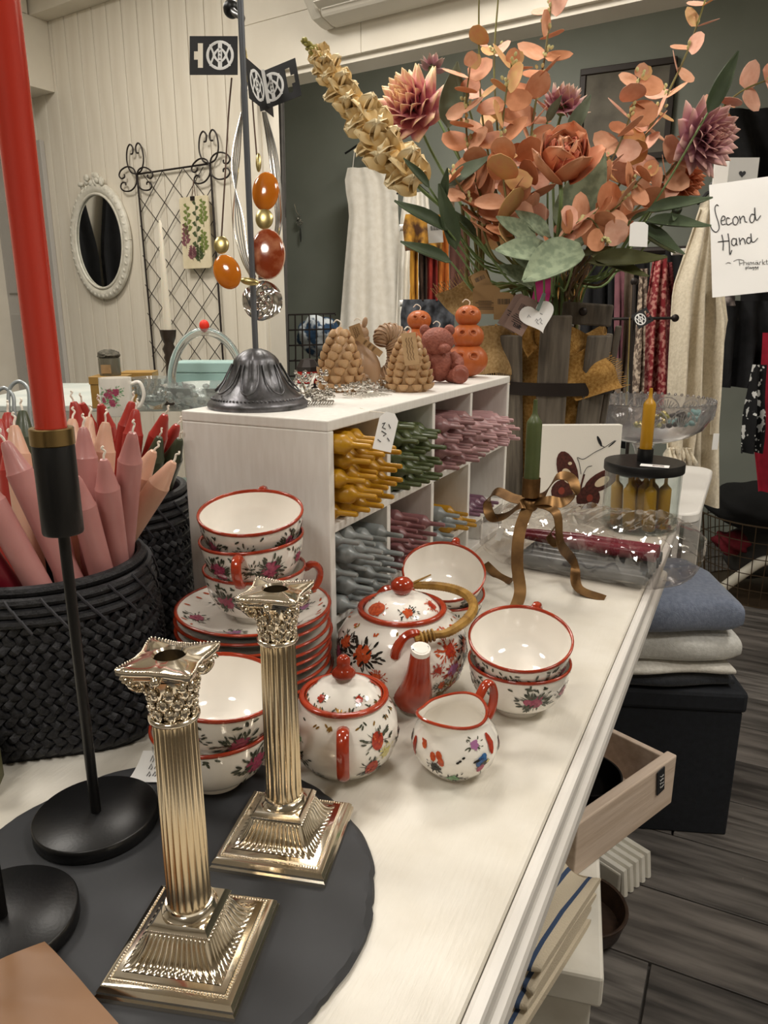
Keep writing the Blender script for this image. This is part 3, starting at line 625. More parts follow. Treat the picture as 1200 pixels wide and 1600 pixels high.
# ================================================================== silver column candlesticks
def sq(h, n):      # points around a square of half width h, n per side, with side normal
    P = []
    for k in range(4):
        a = k * PI / 2; c_, s_ = math.cos(a), math.sin(a)
        for i in range(n):
            y_ = -h + 2 * h * i / n; P.append(((h * c_ - y_ * s_, h * s_ + y_ * c_), (c_, s_), i / n))
    return P
def sqloft(levels, n, ripple=None):
    mb = MB(); rows = len(levels); M_ = 4 * n
    for j, (h, z) in enumerate(levels):
        for (x, y_), (nx, ny), u in sq(h, n):
            d = ripple(u, j) if ripple else 0; mb.v.append((x + nx * d, y_ + ny * d, z + abs(d) * 0.4))
    for j in range(rows - 1):
        for k in range(M_): mb.f.append((j * M_ + k, j * M_ + (k + 1) % M_, (j + 1) * M_ + (k + 1) % M_, (j + 1) * M_ + k)); mb.m.append(0)
    mb.f.append(tuple(range(M_ - 1, -1, -1))); mb.m.append(0); mb.f.append(tuple((rows - 1) * M_ + k for k in range(M_))); mb.m.append(0)
    return mb
H = 0.0435
plinth = mesh('plinth', sqloft([(H, 0), (H, 0.003), (H - .0012, 0.0042), (H - .0012, 0.006), (H - .003, 0.0085), (H - .005, 0.0095), (H - .0075, 0.0098), (H - .0085, 0.0108), (H - .0155, 0.0125)], 2), MT['silver'], ang=22)
gl = [(0.0315 - 0.0135 * (k / 14) ** 0.62, 0.0120 + 0.0175 * (k / 14) ** 1.55) for k in range(15)]
def rip(u, j):
    env = min(1, j / 2.0, (14 - j) / 1.5 + 0.15); return 0.0018 * abs(math.sin(u * PI * 13)) * env
gad = mesh('gadrooned_foot', sqloft(gl, 104, rip), MT['silver'], ang=60)
cushion = mesh('square_cap', sqloft([(0.0185, 0.029), (0.0195, 0.030), (0.0195, 0.0315), (0.0182, 0.0335), (0.0165, 0.0350)], 2), MT['silver'], ang=22)
BD = []
for hh, zz, n_, r_ in ((H - .0068, 0.0102, 38, 0.00085), (0.0193, 0.0312, 26, 0.0005)):
    b = MB()
    for (x, y_), nn, u in sq(hh, n_): b.ell((x, y_, zz), r_, 6, 4)
    BD.append(mesh('bead_border', b, MT['silver'], ang=80))
NF = 22
def flute(r, z, a, i): return r - (0.0009 * abs(math.cos(a * NF / 2)) ** 0.6 if 0.041 < z < 0.168 else 0)
shaft = mesh('fluted_shaft', MB().lathe([(0.0135, 0.0405), (0.0135, 0.043), (0.0133, 0.05), (0.0131, 0.10), (0.0126, 0.16), (0.0125, 0.1665), (0.0125, 0.169)], NF * 8, fn=flute), mat('gilt_silver', 'd8c9ae', 0.2, metal=1.0, col2='c4ad86', vs=12), ang=50)
collar = mesh('collar', MB().lathe([(0.0, 0.034), (0.0165, 0.0345), (0.0172, 0.0365), (0.0160, 0.0385), (0.0148, 0.0395), (0.0146, 0.041), (0.012, 0.0415)], 40), MT['silver'], ang=40)
neck = mesh('neck_ring', MB().lathe(ring(0.0128, 0.1685, 0.0018, 0.0018), 40), MT['silver'], ang=70)
b = MB().lathe([(0.0105, 0.169), (0.0112, 0.174), (0.0118, 0.182), (0.0135, 0.190), (0.0165, 0.1965)], 32)
rr = random.Random(9)
for row, (z, r_, n_) in enumerate(((0.1735, 0.0122, 10), (0.1805, 0.0128, 10), (0.1875, 0.0145, 10))):
    for k in range(n_):
        a = 2 * PI * (k + 0.5 * row) / n_; c_ = Vector((r_ * math.cos(a), r_ * math.sin(a), z)); q = Matrix.Rotation(a, 3, 'Z')
        b.ell(c_, (0.0013, 0.0027, 0.0042), 8, 6, rot=q); tip_ = c_ + q @ Vector((0.0014, 0, 0.0036)); b.ell(tip_, (0.0015, 0.0020, 0.0012), 6, 5, rot=q)
        for s_ in (-1, 1): b.ell(c_ + q @ Vector((0.001, s_ * 0.0022, 0.001)), (0.0009, 0.0008, 0.0022), 6, 4, rot=q)
leafs = mesh('acanthus_capital', b, MT['silver'], ang=60)
b = MB()
for k in range(4):
    q = Matrix.Rotation(PI / 4 + k * PI / 2, 4, 'Z')
    for s_ in (-0.0022, 0.0022):
        pts = []
        for i in range(26):
            a = i * 0.42; r_ = 0.0058 * (1 - i / 30); pts.append(q @ Vector((0.0232 - r_ * math.cos(a) * -1 - 0.002, s_, 0.1945 + r_ * math.sin(a + 0.6))))
        b.tube(pts, 0.0014, 6)
    b.ell(q @ Vector((0.0215, 0, 0.1945)), (0.0018, 0.0036, 0.0018), 8, 6)
    q3 = Matrix.Rotation(k * PI / 2, 4, 'Z'); b.ell(q3 @ Vector((0.0185, 0, 0.199)), (0.003, 0.004, 0.0032), 8, 6)
vol = mesh('volute', b, MT['silver'], ang=60)
def abacus(r_in, z_list):
    n_ = 96; mb = MB()
    def shape(a, s_):
        k = (a % (PI / 2)) / (PI / 2); d = abs(k - 0.5) * 2       # 1 at mid side, 0 at corner (a offset)
        return s_ * (0.0312 - 0.0118 * (1 - (1 - min(1, d * 1.22)) ** 1.7) - (0.0006 if d < 0.06 else 0))
    rows = [(None, 0.0085, 0.190), (None, 0.0085, 0.2055), (None, 0.0098, 0.2068), (1.0, 0.62, 0.2058), (1.0, 0.93, 0.2048), (1.0, 0.985, 0.2038), (1.0, 1.0, 0.2025), (1.0, 0.985, 0.2008), (1.0, 0.90, 0.1995), (1.0, 0.86, 0.1975), (None, 0.013, 0.1965)]
    for kind, s_, z in rows:
        for k in range(n_):
            a = 2 * PI * k / n_; r_ = s_ if kind is None else max(shape(a, s_), 0.0108)
            mb.v.append((r_ * math.cos(a), r_ * math.sin(a), z + (0.0015 * max(0, (r_ - 0.016) / 0.015) if kind else 0)))
    for j in range(len(rows) - 1):
        for k in range(n_): mb.f.append((j * n_ + k, j * n_ + (k + 1) % n_, (j + 1) * n_ + (k + 1) % n_, (j + 1) * n_ + k)); mb.m.append(0)
    bd = MB()
    for k in range(n_):
        a = 2 * PI * k / n_; r_ = max(shape(a, 0.985), 0.0108); bd.ell((r_ * math.cos(a), r_ * math.sin(a), 0.2042 + 0.0015 * max(0, (r_ - 0.016) / 0.015)), 0.0007, 6, 4)
    return mb, bd
ab, abd = abacus(0, 0); ab_m = mesh('abacus', ab, MT['silver'], ang=40); abd_m = mesh('bead_border', abd, MT['silver'], ang=80)
sock = mesh('candle_socket', MB().lathe([(0.0, 0.186), (0.0083, 0.186), (0.0083, 0.2050)], 24), MT['silver'], ang=60)
def candlestick(label, x, y_, rot):
    t = thing('column_candlestick', label, 'candlestick', (x, y_, SLZ), (0, 0, rot), 'silver column candlesticks')
    pl_ = obj('plinth', plinth, None, t); obj('bead_border', BD[0], None, pl_)['kind'] = 'stuff'
    obj('gadrooned_foot', gad, None, t); obj('bead_border', BD[1], None, obj('square_cap', cushion, None, t))['kind'] = 'stuff'; obj('collar', collar, None, t); obj('fluted_shaft', shaft, None, t); obj('neck_ring', neck, None, t)
    cp = obj('acanthus_capital', leafs, None, t); obj('volute', vol, None, cp)
    a = obj('abacus', ab_m, None, t); obj('bead_border', abd_m, None, a)['kind'] = 'stuff'; obj('candle_socket', sock, None, a)
candlestick('polished silver Corinthian column candlestick standing nearer the brown paper bag', -0.2785, 0.2895, R(17))
candlestick('polished silver Corinthian column candlestick standing nearer the sugar bowl', -0.2840, 0.4030, R(15))

# ================================================================== black stem candle holders
def holder(label, x, y_, full=True):
    t = thing('stem_candle_holder', label, 'candle holder', (x, y_, SLZ))
    obj('foot', MB().lathe([(0, 0), (0.0460, 0), (0.0472, 0.0012), (0.0472, 0.0108), (0.0460, 0.012), (0, 0.012)], 56), MT['black'], t, ang=50)
    obj('stem', MB().lathe([(0.0040, 0.012), (0.0040, 0.243), (0, 0.243)], 16), MT['black'], t, ang=50)
    obj('cup', MB().lathe([(0.0, 0.242), (0.0135, 0.242), (0.0140, 0.2435), (0.0140, 0.305), (0.0135, 0.306), (0.0106, 0.306), (0.0106, 0.29), (0, 0.29)], 40), MT['black'], t, ang=40)
    obj('metal_band', MB().lathe([(0.0138, 0.3052), (0.0146, 0.3058), (0.0146, 0.3165), (0.0140, 0.3172), (0.0108, 0.3172), (0.0108, 0.306)], 40), MT['brass'], t, ang=40)
    return t
hx, hy = -0.428, 0.351
holder('tall black metal candle holder with gold band holding a red candle', hx, hy)
tc = thing('tall_candle', 'tall glossy red candle standing in the black stem holder', 'candle', (hx, hy, SLZ + 0.2905))
obj('body', MB().lathe([(0, 0), (0.0102, 0), (0.0104, 0.02), (0.0110, 0.36), (0.0105, 0.392), (0.0085, 0.398), (0, 0.40)], 32), mat('glossy_red_wax', 'c23a2c', 0.22, col2='b0301f', vs=9, vd=4, stretch=(1, 1, .3), coat=0.35), tc, ang=50)
obj('wick', MB().tube([(0, 0, 0.399), (0.001, 0, 0.412)], 0.001, 6), MT['cord'], tc)
h2 = pz(2, 1430, SLZ + 0.012)
holder('black metal candle holder with a flat round foot beside the brown paper', h2.x, h2.y)
# brown paper and olive tin at the frame edge
t = thing('brown_paper_bag', 'flat folded brown waxed paper bag lying on the slate disc', 'paper bag')
c_ = [pz(70, 1474, SLZ + .012), pz(185, 1600, SLZ + .012), pz(185, 1700, SLZ + .012), pz(-130, 1560, SLZ + .012)]
def bag(u, v):
    p_ = c_[0].lerp(c_[1], u).lerp(c_[3].lerp(c_[2], u), v); return (p_.x, p_.y, SLZ + 0.013 + 0.0012 * math.sin(u * 5 + v * 3) * math.sin(v * 4 + 1) + 0.0004 * abs(math.sin(u * 9 + v * 6)))
o = tag(obj('paper_bag', MB().sheet(bag, 16, 16, 0.0008), mat('brown_waxed_paper', '84603f', 0.4, col2='755233', vs=9, vd=5, bump=0.15, bs=18)), 'flat folded brown waxed paper bag lying by the black candle holders', 'paper bag')
bpy.data.objects.remove(t)
t = thing('olive_tin', 'olive green tin standing at the front of the black basket', 'tin', (-.5630, .3410, TZ), (0, 0, R(40))); om = mat('olive_tin_paint', '5d5a3c', .5, col2='4e4b31', vs=30)
obj('base', MB().lohi((-.0195, -.0195, 0), (.0195, .0195, .038)), om, t, smooth=False, bevel=.003); obj('lid', MB().lohi((-.0202, -.0202, .0385), (.0202, .0202, .048)), om, t, smooth=False, bevel=.003)
# ================================================================== jewellery stand on the cubby
JX, JY, JZ = -0.540, 0.745, BZ1
t = thing('jewellery_stand', 'antique pewter jewellery stand with bell-shaped lobed foot and thin pole', 'jewellery stand', (JX, JY, JZ))
def lob(r, z, a, i):
    k = max(0, min(1, (z - 0.016) / 0.01)) * max(0, min(1, (0.066 - z) / 0.006)); return r * (1 + 0.075 * k * (abs(math.cos(a * 4)) ** 0.5 - 0.75))
obj('foot', MB().lathe([(0, 0), (0.060, 0), (0.061, 0.004), (0.059, 0.008), (0.055, 0.011), (0.052, 0.0135), (0.0495, 0.016), (0.044, 0.021), (0.037, 0.030), (0.0315, 0.041), (0.028, 0.050), (0.0265, 0.056), (0.0225, 0.061), (0.015, 0.0665), (0.007, 0.0695), (0.0, 0.070)], 96, fn=lob), MT['pewter'], t, ang=50)
b = MB()
for k in range(72):
    a = 2 * PI * k / 72; b.ell((0.0545 * math.cos(a), 0.0545 * math.sin(a), 0.0118), (0.0022, 0.0014, 0.0016), 6, 4, rot=(0, 0, a + .6))
o = obj('rope_border', b, MT['pewter'], t, ang=80); o['kind'] = 'stuff'
b = MB()
for k in range(8):
    a = 2 * PI * (k + .5) / 8; pts = []
    for i in range(17):
        x = PI * i / 16; da = 0.30 * math.cos(x); zz = 0.052 - 0.033 * math.sin(x) ** 0.8; r_ = 0.0275 + (0.052 - zz) * 0.55 + max(0, 0.03 - zz) * 0.45 + 0.0012
        pts.append((r_ * math.cos(a + da), r_ * math.sin(a + da), zz))
    b.tube(pts, 0.0011, 6)
o = obj('lobe_outlines', b, MT['pewter'], t, ang=80); o['kind'] = 'stuff'
steel = mat('dark_steel', '6c7076', 0.35, metal=0.5)
obj('pole', MB().tube([(0, 0, 0.068), (0, 0, 0.62)], 0.0035, 12), steel, t)
Pj = Vector((JX, JY, JZ))
e0 = Pj + Vector((0, 0, 0.415)); e1 = pd(362, 14, 0.845)
obj('arm', MB().tube(spline([e0 - Pj, e0.lerp(e1, .25) - Pj + Vector((0.004, 0, 0)), e0.lerp(e1, .6) - Pj, e1 - Pj], 5), 0.0036, 10), MT['black'], t)
obj('finial', MB().ell(e1 - Pj, 0.0098, 16, 10), MT['black'], t)
# black necklace cards with the round white emblem
def card(parent, c, ux, uz, w_=0.056, h_=0.045, mirror=1, pale=False):
    ux = Vector(ux).normalized(); uz = (Vector(uz) - ux * Vector(uz).dot(ux)).normalized(); n_ = uz.cross(ux).normalized()
    if n_.dot(_F) > 0: n_ = -n_
    L_ = lambda x, z, o_=0: Vector(c) + ux * (x * mirror) + uz * z + n_ * o_
    b = MB(); hx0, hx1, hz = -0.0185, -0.0125, 0.0145
    def bx(x0, x1, z0, z1, o0=0, o1=0.0006, bb=None):
        (bb or b).add([L_(x0, z0, o0), L_(x1, z0, o0), L_(x1, z1, o0), L_(x0, z1, o0), L_(x0, z0, o1), L_(x1, z0, o1), L_(x1, z1, o1), L_(x0, z1, o1)], [(0, 1, 2, 3), (4, 5, 6, 7), (0, 1, 5, 4), (1, 2, 6, 5), (2, 3, 7, 6), (3, 0, 4, 7)])
    X0_, X1_, Z0_, Z1_ = -w_ / 2, w_ / 2, -h_ / 2, h_ / 2
    bx(hx1, X1_, Z0_, Z1_); bx(hx0, hx1, Z0_, -hz); bx(hx0, hx1, hz, Z1_); bx(X0_, hx0 - 0.0045, Z0_, Z1_); bx(hx0 - 0.0045, hx0, 0.005, Z1_); bx(hx0 - 0.0045, hx0, Z0_, -0.005)
    o = obj('card', b, MT['black_card'], parent, smooth=False)
    e = MB(); cx = 0.0075; cz = 0; r_ = 0.0145
    def strip(pts, wd):
        e.tube([L_(x, z, 0.0009) for x, z in pts], wd, 4, flat=0.12, up=n_)
    strip([(cx + r_ * math.cos(a), cz + r_ * 1.08 * math.sin(a)) for a in [2 * PI * k / 32 for k in range(33)]], 0.0016)
    for s1 in (-1, 1):
        for s2 in (-1, 1): strip([(cx + r_ * math.cos(a) * .96 * s1, s2 * (r_ * 1.0 * math.sin(a))) for a in (R(68), R(60))], 0.0009)
        strip([(cx - r_ * .8 + 2 * r_ * .8 * k / 12, s1 * (0.0125 - 0.0205 * math.sin(PI * k / 12))) for k in range(13)], 0.0011)
        strip([(cx - r_ * .55 + 2 * r_ * .55 * k / 12, s1 * 0.007 * math.sin(PI * k / 12)) for k in range(13)], 0.0012)
    strip([(cx, -0.0155), (cx, 0.0155)], 0.0024)
    obj('emblem', e, MT['emblem_white'], o, smooth=False)
    f = MB()
    for k, ch in enumerate(('A', 'V', 'O', 'I')):
        z = 0.007 - 0.0045 * k
        sh = {'A': [(-.0012, -.001), (.0012, 0), (-.0012, .001)], 'V': [(.0012, -.001), (-.0012, 0), (.0012, .001)], 'O': [(-.001, 0), (0, .001), (.001, 0), (0, -.001), (-.001, 0)], 'I': [(-.0012, 0), (.0012, 0)]}[ch]
        f.tube([L_(cx + x, z + y_, 0.0014) for x, y_ in sh], 0.0003, 4)
    obj('emblem_letters', f, MT['ink'], o, smooth=False)
    return o
MT['black_card'] = mat('matt_black_card', '161618', 0.6); MT['emblem_white'] = mat('white_print', 'f0f0ee', 0.5)
amber = mat('amber_resin', 'd07a1c', 0.12, col2='c0690f', vs=30, coat=0.5, sss=0.2); agate = mat('banded_agate', '8a3716', 0.12, col2='c98a66', vs=45, vd=6, contrast=(0.45, 0.72), coat=0.5)
gold = mat('satin_gold', 'cdbb80', 0.3, metal=1.0); cordm = mat('brown_cord', '5e4638', 0.7); greyc = mat('grey_wax_cord', '8c8c88', 0.4, metal=0.3); chain = MT['silver_jewel']
nk = thing('amber_necklace', 'brown cord necklace with amber and agate oval beads on the stand', 'necklace', pd(385, 160, 0.87))
o_ = nk.location
def bead(name, x, y_, w_, h_, m, d=0.868, tilt=0, thick=0.35):
    c = pd(x, y_, d) - o_; a = w_ / 2 / FPX * d; h2_ = h_ / 2 / FPX * d
    q = Matrix((_R, _F, _U)).transposed() @ Matrix.Rotation(tilt, 3, 'Y')
    return obj(name, MB().ell(c, (a, a * thick, h2_), 24, 14, rot=q), m, nk, ang=80)
bead('amber_bead', 415, 299, 42, 61, amber, tilt=R(6)); bead('gold_bead', 413, 342, 28, 33, gold); bead('agate_bead', 418, 397, 54, 78, agate, tilt=R(-2), thick=.25)
bead('agate_rim', 418, 397, 56, 80, mat('bead_rim', 'c9a58c', 0.3), tilt=R(-2), thick=.12)
bead('gold_bead', 346, 383, 24, 28, gold); bead('amber_bead', 355, 425, 42, 56, amber, tilt=R(-22)); bead('gold_leaf_bead', 390, 440, 30, 12, gold, d=0.850, tilt=R(10)); bead('gold_tube_bead', 404, 254, 9, 30, gold, thick=.9)
P_ = lambda x, y_, d=0.87: pd(x, y_, d) - o_
b = MB().tube(spline([P_(362, 122), P_(357, 180), P_(352, 270), P_(346, 372)], 6), 0.0011, 6); obj('cord', b, cordm, nk)
b = MB().tube(spline([P_(392, 120), P_(396, 180), P_(401, 242)], 6), 0.0009, 6); obj('cord', b, cordm, nk)
b = MB().tube(spline([P_(383, 75), P_(386, 95), P_(385, 125)], 6), 0.0010, 6); obj('chain', b, gold, nk)
for k in range(7): 
    b = MB(); c = P_(383 + 0.5 * k, 82 + 7 * k, 0.862); b.tube([c + Vector((math.cos(x) * .0018, 0.0004 * k % 2, math.sin(x) * .0026)) for x in [2 * PI * j / 10 for j in range(11)]], 0.0005, 5, caps=False); obj('chain_link', b, gold, nk)
card(nk, P_(334, 87, 0.862), _R, _U + _R * 0.02)
sk = thing('silver_pendant_necklace', 'grey multi-cord necklace with hammered silver disc pendant on the stand', 'necklace', pd(385, 170, 0.875)); o_ = sk.location
rr = random.Random(4)
for k in range(5):
    x0 = 378 + k * 2; b = MB().tube(spline([P_(x0 + 4, 125, .88), P_(374 - 3 * k, 250, .885), P_(364 + 4 * k, 340, .885), P_(376 + 3 * k, 400, .885), P_(392 + 2 * k, 434, .88)], 6), 0.0008, 5); obj('cord', b, greyc if k % 2 else chain, sk)
for k in range(6):
    b = MB().tube(spline([P_(410 + k, 175, .88), P_(420 + 2.5 * k, 240, .89), P_(428 + 2.4 * k, 310, .89), P_(430 + 1.6 * k, 360, .89), P_(410, 440, .885)], 6), 0.0008, 5); obj('cord', b, greyc if k % 2 else chain, sk)
def ham(u, v):
    a = 2 * PI * u; r_ = v * 0.0238; hgt_ = 0.0025 * math.sin(v * 9) * math.cos(a * 3 + v * 4) + 0.002 * math.sin(a * 5 + v * 7) * v
    return P_(410, 470, 0.882) + _R * (r_ * math.cos(a)) + _U * (r_ * math.sin(a)) - _F * hgt_
obj('hammered_disc', MB().sheet(ham, 40, 10, 0.001), chain, sk, ang=80)
obj('pendant_bail', MB().tube([P_(404, 434, .882), P_(416, 434, .882)], 0.003, 8), chain, sk)
bb = MB().tube(spline([P_(378, 118), P_(377, 150), P_(378, 175)], 5), 0.0012, 6); obj('clasp_chain', bb, chain, sk)
card(sk, P_(434, 133, 0.885), _R * 0.97 + _U * 0.17 - _F * .35, _U - _R * .17, mirror=-1)
card(sk, P_(406, 138, 0.872), _R * 0.35 + _F * .9 + _U * .1, _U - _R * .05, mirror=-1)
obj('price_strip', MB().box(P_(415, 135, .868), (0.004, 0.0006, 0.040), rot=Matrix((_R, _F, _U)).transposed() @ Matrix.Rotation(R(-10), 3, 'Y')), MT['emblem_white'], sk, smooth=False)

# ================================================================== hair combs and tiara pieces in silver
def comb(label, px, py, ang_, n_=9, L_=0.055, hh=0.0):
    c = pz(px, py, BZ1 + 0.001); c.x = max(-0.585, min(-0.415, c.x))
    t = thing('hair_comb', label, 'hair comb', c, (0, 0, ang_), 'silver hair jewellery on the cubby')
    b = MB()
    for k in range(n_): b.tube([(-L_ / 2 + L_ * k / (n_ - 1), 0, 0.0025), (-L_ / 2 + L_ * k / (n_ - 1), -0.035, 0.0010)], 0.0007, 5)
    obj('teeth', b, chain, t)['kind'] = 'stuff'
    obj('spine', MB().tube([(-L_ / 2, 0, 0.003), (L_ / 2, 0, 0.003)], 0.0014, 6), chain, t)
    b = MB(); r_ = random.Random(px)
    for k in range(60): b.ell((r_.uniform(-L_ / 2, L_ / 2), r_.uniform(-.012, .014), 0.0045 + r_.uniform(0, .012 + hh)), r_.uniform(.0014, .0036), 6, 4)
    obj('crystal_cluster', b, chain, t)['kind'] = 'stuff'
comb('silver crystal hair comb with teeth hanging towards the cubby edge', 500, 630, R(25), 12, 0.035)
comb('silver crystal hair comb lying flat before the squirrel candle', 560, 618, R(75), 9, 0.06)
comb('silver crystal hair comb lying beside the foremost pine cone candle', 583, 610, R(60), 9, 0.06)
comb('chunky silver crystal hair comb heaped against the stand foot', 484, 618, R(20), 8, 0.05, .018)
t = thing('hair_clip', 'silver bow-shaped wire hair clip standing among the crystal combs', 'hair clip', (-0.545, 0.865, BZ1))
obj('wire_loop', MB().tube(spline([(0, 0, 0.001), (-0.006, 0, 0.018), (-0.016, 0, 0.03), (-0.004, 0, 0.024), (0.004, 0, 0.022), (0.014, 0.002, 0.032), (0.006, 0, 0.016), (0.001, 0, 0.001)], 5), 0.0016, 6, flat=2), chain, t)

# ================================================================== figure candles
def wick(parent, c, s=1.0):
    obj('wick', MB().tube(spline([Vector(c), Vector(c) + Vector((0.002, 0, 0.006)) * s, Vector(c) + Vector((-0.004, 0, 0.010)) * s, Vector(c) + Vector((-0.009, 0.001, 0.006)) * s], 4), 0.0010, 6), MT['cord'], parent)
WB = wax('beige_wax', 'bd9a72', 'ad895f', 0.5); WT = wax('taupe_wax', 'a58668', '967759', 0.5); WO = wax('pumpkin_wax', 'b8602a', 'a85420', 0.5); WR = mat('rough_rose_wax', '9c5c4b', 0.6, col2='87493a', vs=120, bump=1.0, bs=260)
def pinecone(label, x, y_, R0, Hh, seed):
    t = thing('pine_cone_candle', label, 'candle', (x, y_, BZ1), (0, 0, seed))
    obj('core', MB().lathe([(0, 0), (R0 * .78, 0), (R0 * .84, Hh * .08), (R0 * .82, Hh * .3), (R0 * .58, Hh * .6), (R0 * .30, Hh * .82), (R0 * .12, Hh * .94), (0, Hh * .96)], 28), WB, t)
    sc = MB(); ns = 10
    sc.v.append((0, 0.10, -0.62))
    for i in range(1, 5):
        ph = PI / 2 * i / 4
        for k in range(ns):
            a = 2 * PI * k / ns; sc.v.append((0.5 * math.sin(ph) * math.cos(a), 0.12 + 0.42 * math.sin(ph) * math.sin(a), -0.62 * math.cos(ph) + 0.10 * max(0, math.sin(a)) * math.sin(ph)))
    for k in range(ns): sc.f.append((0, 1 + (k + 1) % ns, 1 + k)); sc.m.append(0)
    for i in range(3):
        for k in range(ns): sc.f.append((1 + i * ns + k, 1 + i * ns + (k + 1) % ns, 1 + (i + 1) * ns + (k + 1) % ns, 1 + (i + 1) * ns + k)); sc.m.append(0)
    sc.f.append(tuple(1 + 3 * ns + k for k in range(ns))); sc.m.append(0)
    me = mesh('scale', sc, WB, ang=45); rows = 8
    for j in range(rows):
        f_ = (j + .3) / rows; z = Hh * (0.10 + 0.82 * f_); rad = R0 * 0.84 * (1 - 0.88 * max(0, f_ - .08) ** 1.45); n_ = max(4, int(round(2 * PI * rad / (R0 * .52))))
        s_ = 2 * PI * rad / n_ * 1.0
        for k in range(n_):
            a = 2 * PI * (k + .5 * (j % 2)) / n_
            q = Matrix.Rotation(a - PI / 2, 3, 'Z') @ Matrix.Rotation(R(-8 + 74 * f_), 3, 'X')
            o = obj('scale', me, None, t, loc=(rad * math.cos(a), rad * math.sin(a), z)); o.rotation_euler = q.to_euler(); o.scale = (s_ * .9, s_ * 0.95, Hh / rows * 1.35)
    wick(t, (0, 0, Hh * .95)); return t
def kraft_tag(parent, c, ux, uz, w_, h_, n_=None):
    ux = Vector(ux).normalized(); uz = Vector(uz).normalized(); c = Vector(c)
    def f(u, v): 
        p = c + ux * ((u - .5) * w_) + uz * ((v - .5) * h_); return p
    o = obj('paper_tag', MB().sheet(f, 2, 4, 0.0006), MT['kraft'], parent, smooth=False)
    b = MB(); nn = ux.cross(uz); nn = nn if nn.dot(-_F) > 0 else -nn
    for k in range(3): b.tube([c + ux * (w_ * (-.2 + .18 * k)) + uz * (h_ * (-.35 + .7 * j / 8)) + ux * (w_ * .04 * (-1) ** j) + nn * 0.0006 for j in range(9)], 0.00035, 4)
    obj('tag_writing', b, mat('brown_ink', '5a3f22', 0.7), o); return o
t = pinecone('beige pine cone candle standing next to the hair combs', -0.545, 0.958, 0.034, 0.096, 0.3)
t = pinecone('beige pine cone candle with a kraft paper tag on its front', -0.454, 1.002, 0.034, 0.086, 1.1)
q = Matrix.Rotation(-1.1, 3, 'Z'); cdir = q @ (-_Fh)
kraft_tag(t, cdir * 0.034 + Vector((0, 0, 0.062)), q @ (_R + _U * .1), q @ (_U + _Fh * .28 - _R * .12), 0.021, 0.050)
# squirrel
t = thing('squirrel_candle', 'taupe squirrel-shaped candle with curled bushy tail behind the pine cones', 'candle', (-0.561, 1.058, BZ1), (0, 0, YAW))
b = MB(); b.tube(spline([(0, 0, 0.001), (0.004, 0, 0.02), (0.002, 0, 0.042), (-0.002, 0, 0.062), (-0.004, 0, 0.076)], 5), [0.022, 0.0245, .026, .0265, .0265, .026, .0255, .025, .024, .0225, .021, .0195, .018, .0165, .0155, .0145, .014, .0145, .015, .0145, .012], 16)
b.ell((-0.006, -0.002, 0.080), (0.0165, 0.0155, 0.0145), 16, 10); b.ell((-0.018, -0.006, 0.076), (0.010, 0.009, 0.008), 12, 8)
for s_ in (-1, 1): b.ell((0.004, s_ * 0.009, 0.0965), (0.0042, 0.0035, 0.0085), 10, 8, rot=(0, R(12), 0)); b.ell((-0.014, s_ * 0.012, 0.048), (0.014, 0.007, 0.008), 10, 8, rot=(0, R(20), 0)); b.ell((-0.006, s_ * 0.02, 0.012), (0.02, 0.011, 0.012), 12, 8)
obj('body', b, WT, t, ang=80)
pts = spline([(0.024, 0.006, 0.006), (0.052, 0.008, 0.020), (0.060, 0.010, 0.050), (0.050, 0.012, 0.074), (0.034, 0.010, 0.076), (0.030, 0.008, 0.062)], 9)
obj('tail', MB().tube(pts, [0.011 + 0.009 * math.sin(PI * min(1, (i + 6) / (len(pts) + 4))) + 0.0014 * math.sin(i * 2.1) for i in range(len(pts))], 16), WT, t, ang=80)
b = MB()
for i in range(3, len(pts) - 2, 2):
    d_ = (pts[i + 1] - pts[i]).normalized(); A_, B_, _ = frame(d_, Vector((0, 1, 0))); r_ = 0.0115 + 0.0092 * math.sin(PI * min(1, (i + 6) / (len(pts) + 4)))
    b.tube([pts[i] + (A_ * math.cos(x) + B_ * math.sin(x)) * r_ + d_ * 0.005 * math.sin(x) for x in [2 * PI * j / 16 for j in range(17)]], 0.0016, 5, caps=False)
obj('tail_ridges', b, WT, t, ang=80)['kind'] = 'stuff'
wick(t, (-0.004, 0, 0.093)); kraft_tag(t, (0.012, -0.026, 0.062), (1, 0, -.75), (.75, 0, 1), 0.045, 0.010); kraft_tag(t, (-0.008, -0.022, 0.082), (1, 0, .35), (-.35, 0, 1), 0.018, 0.024)
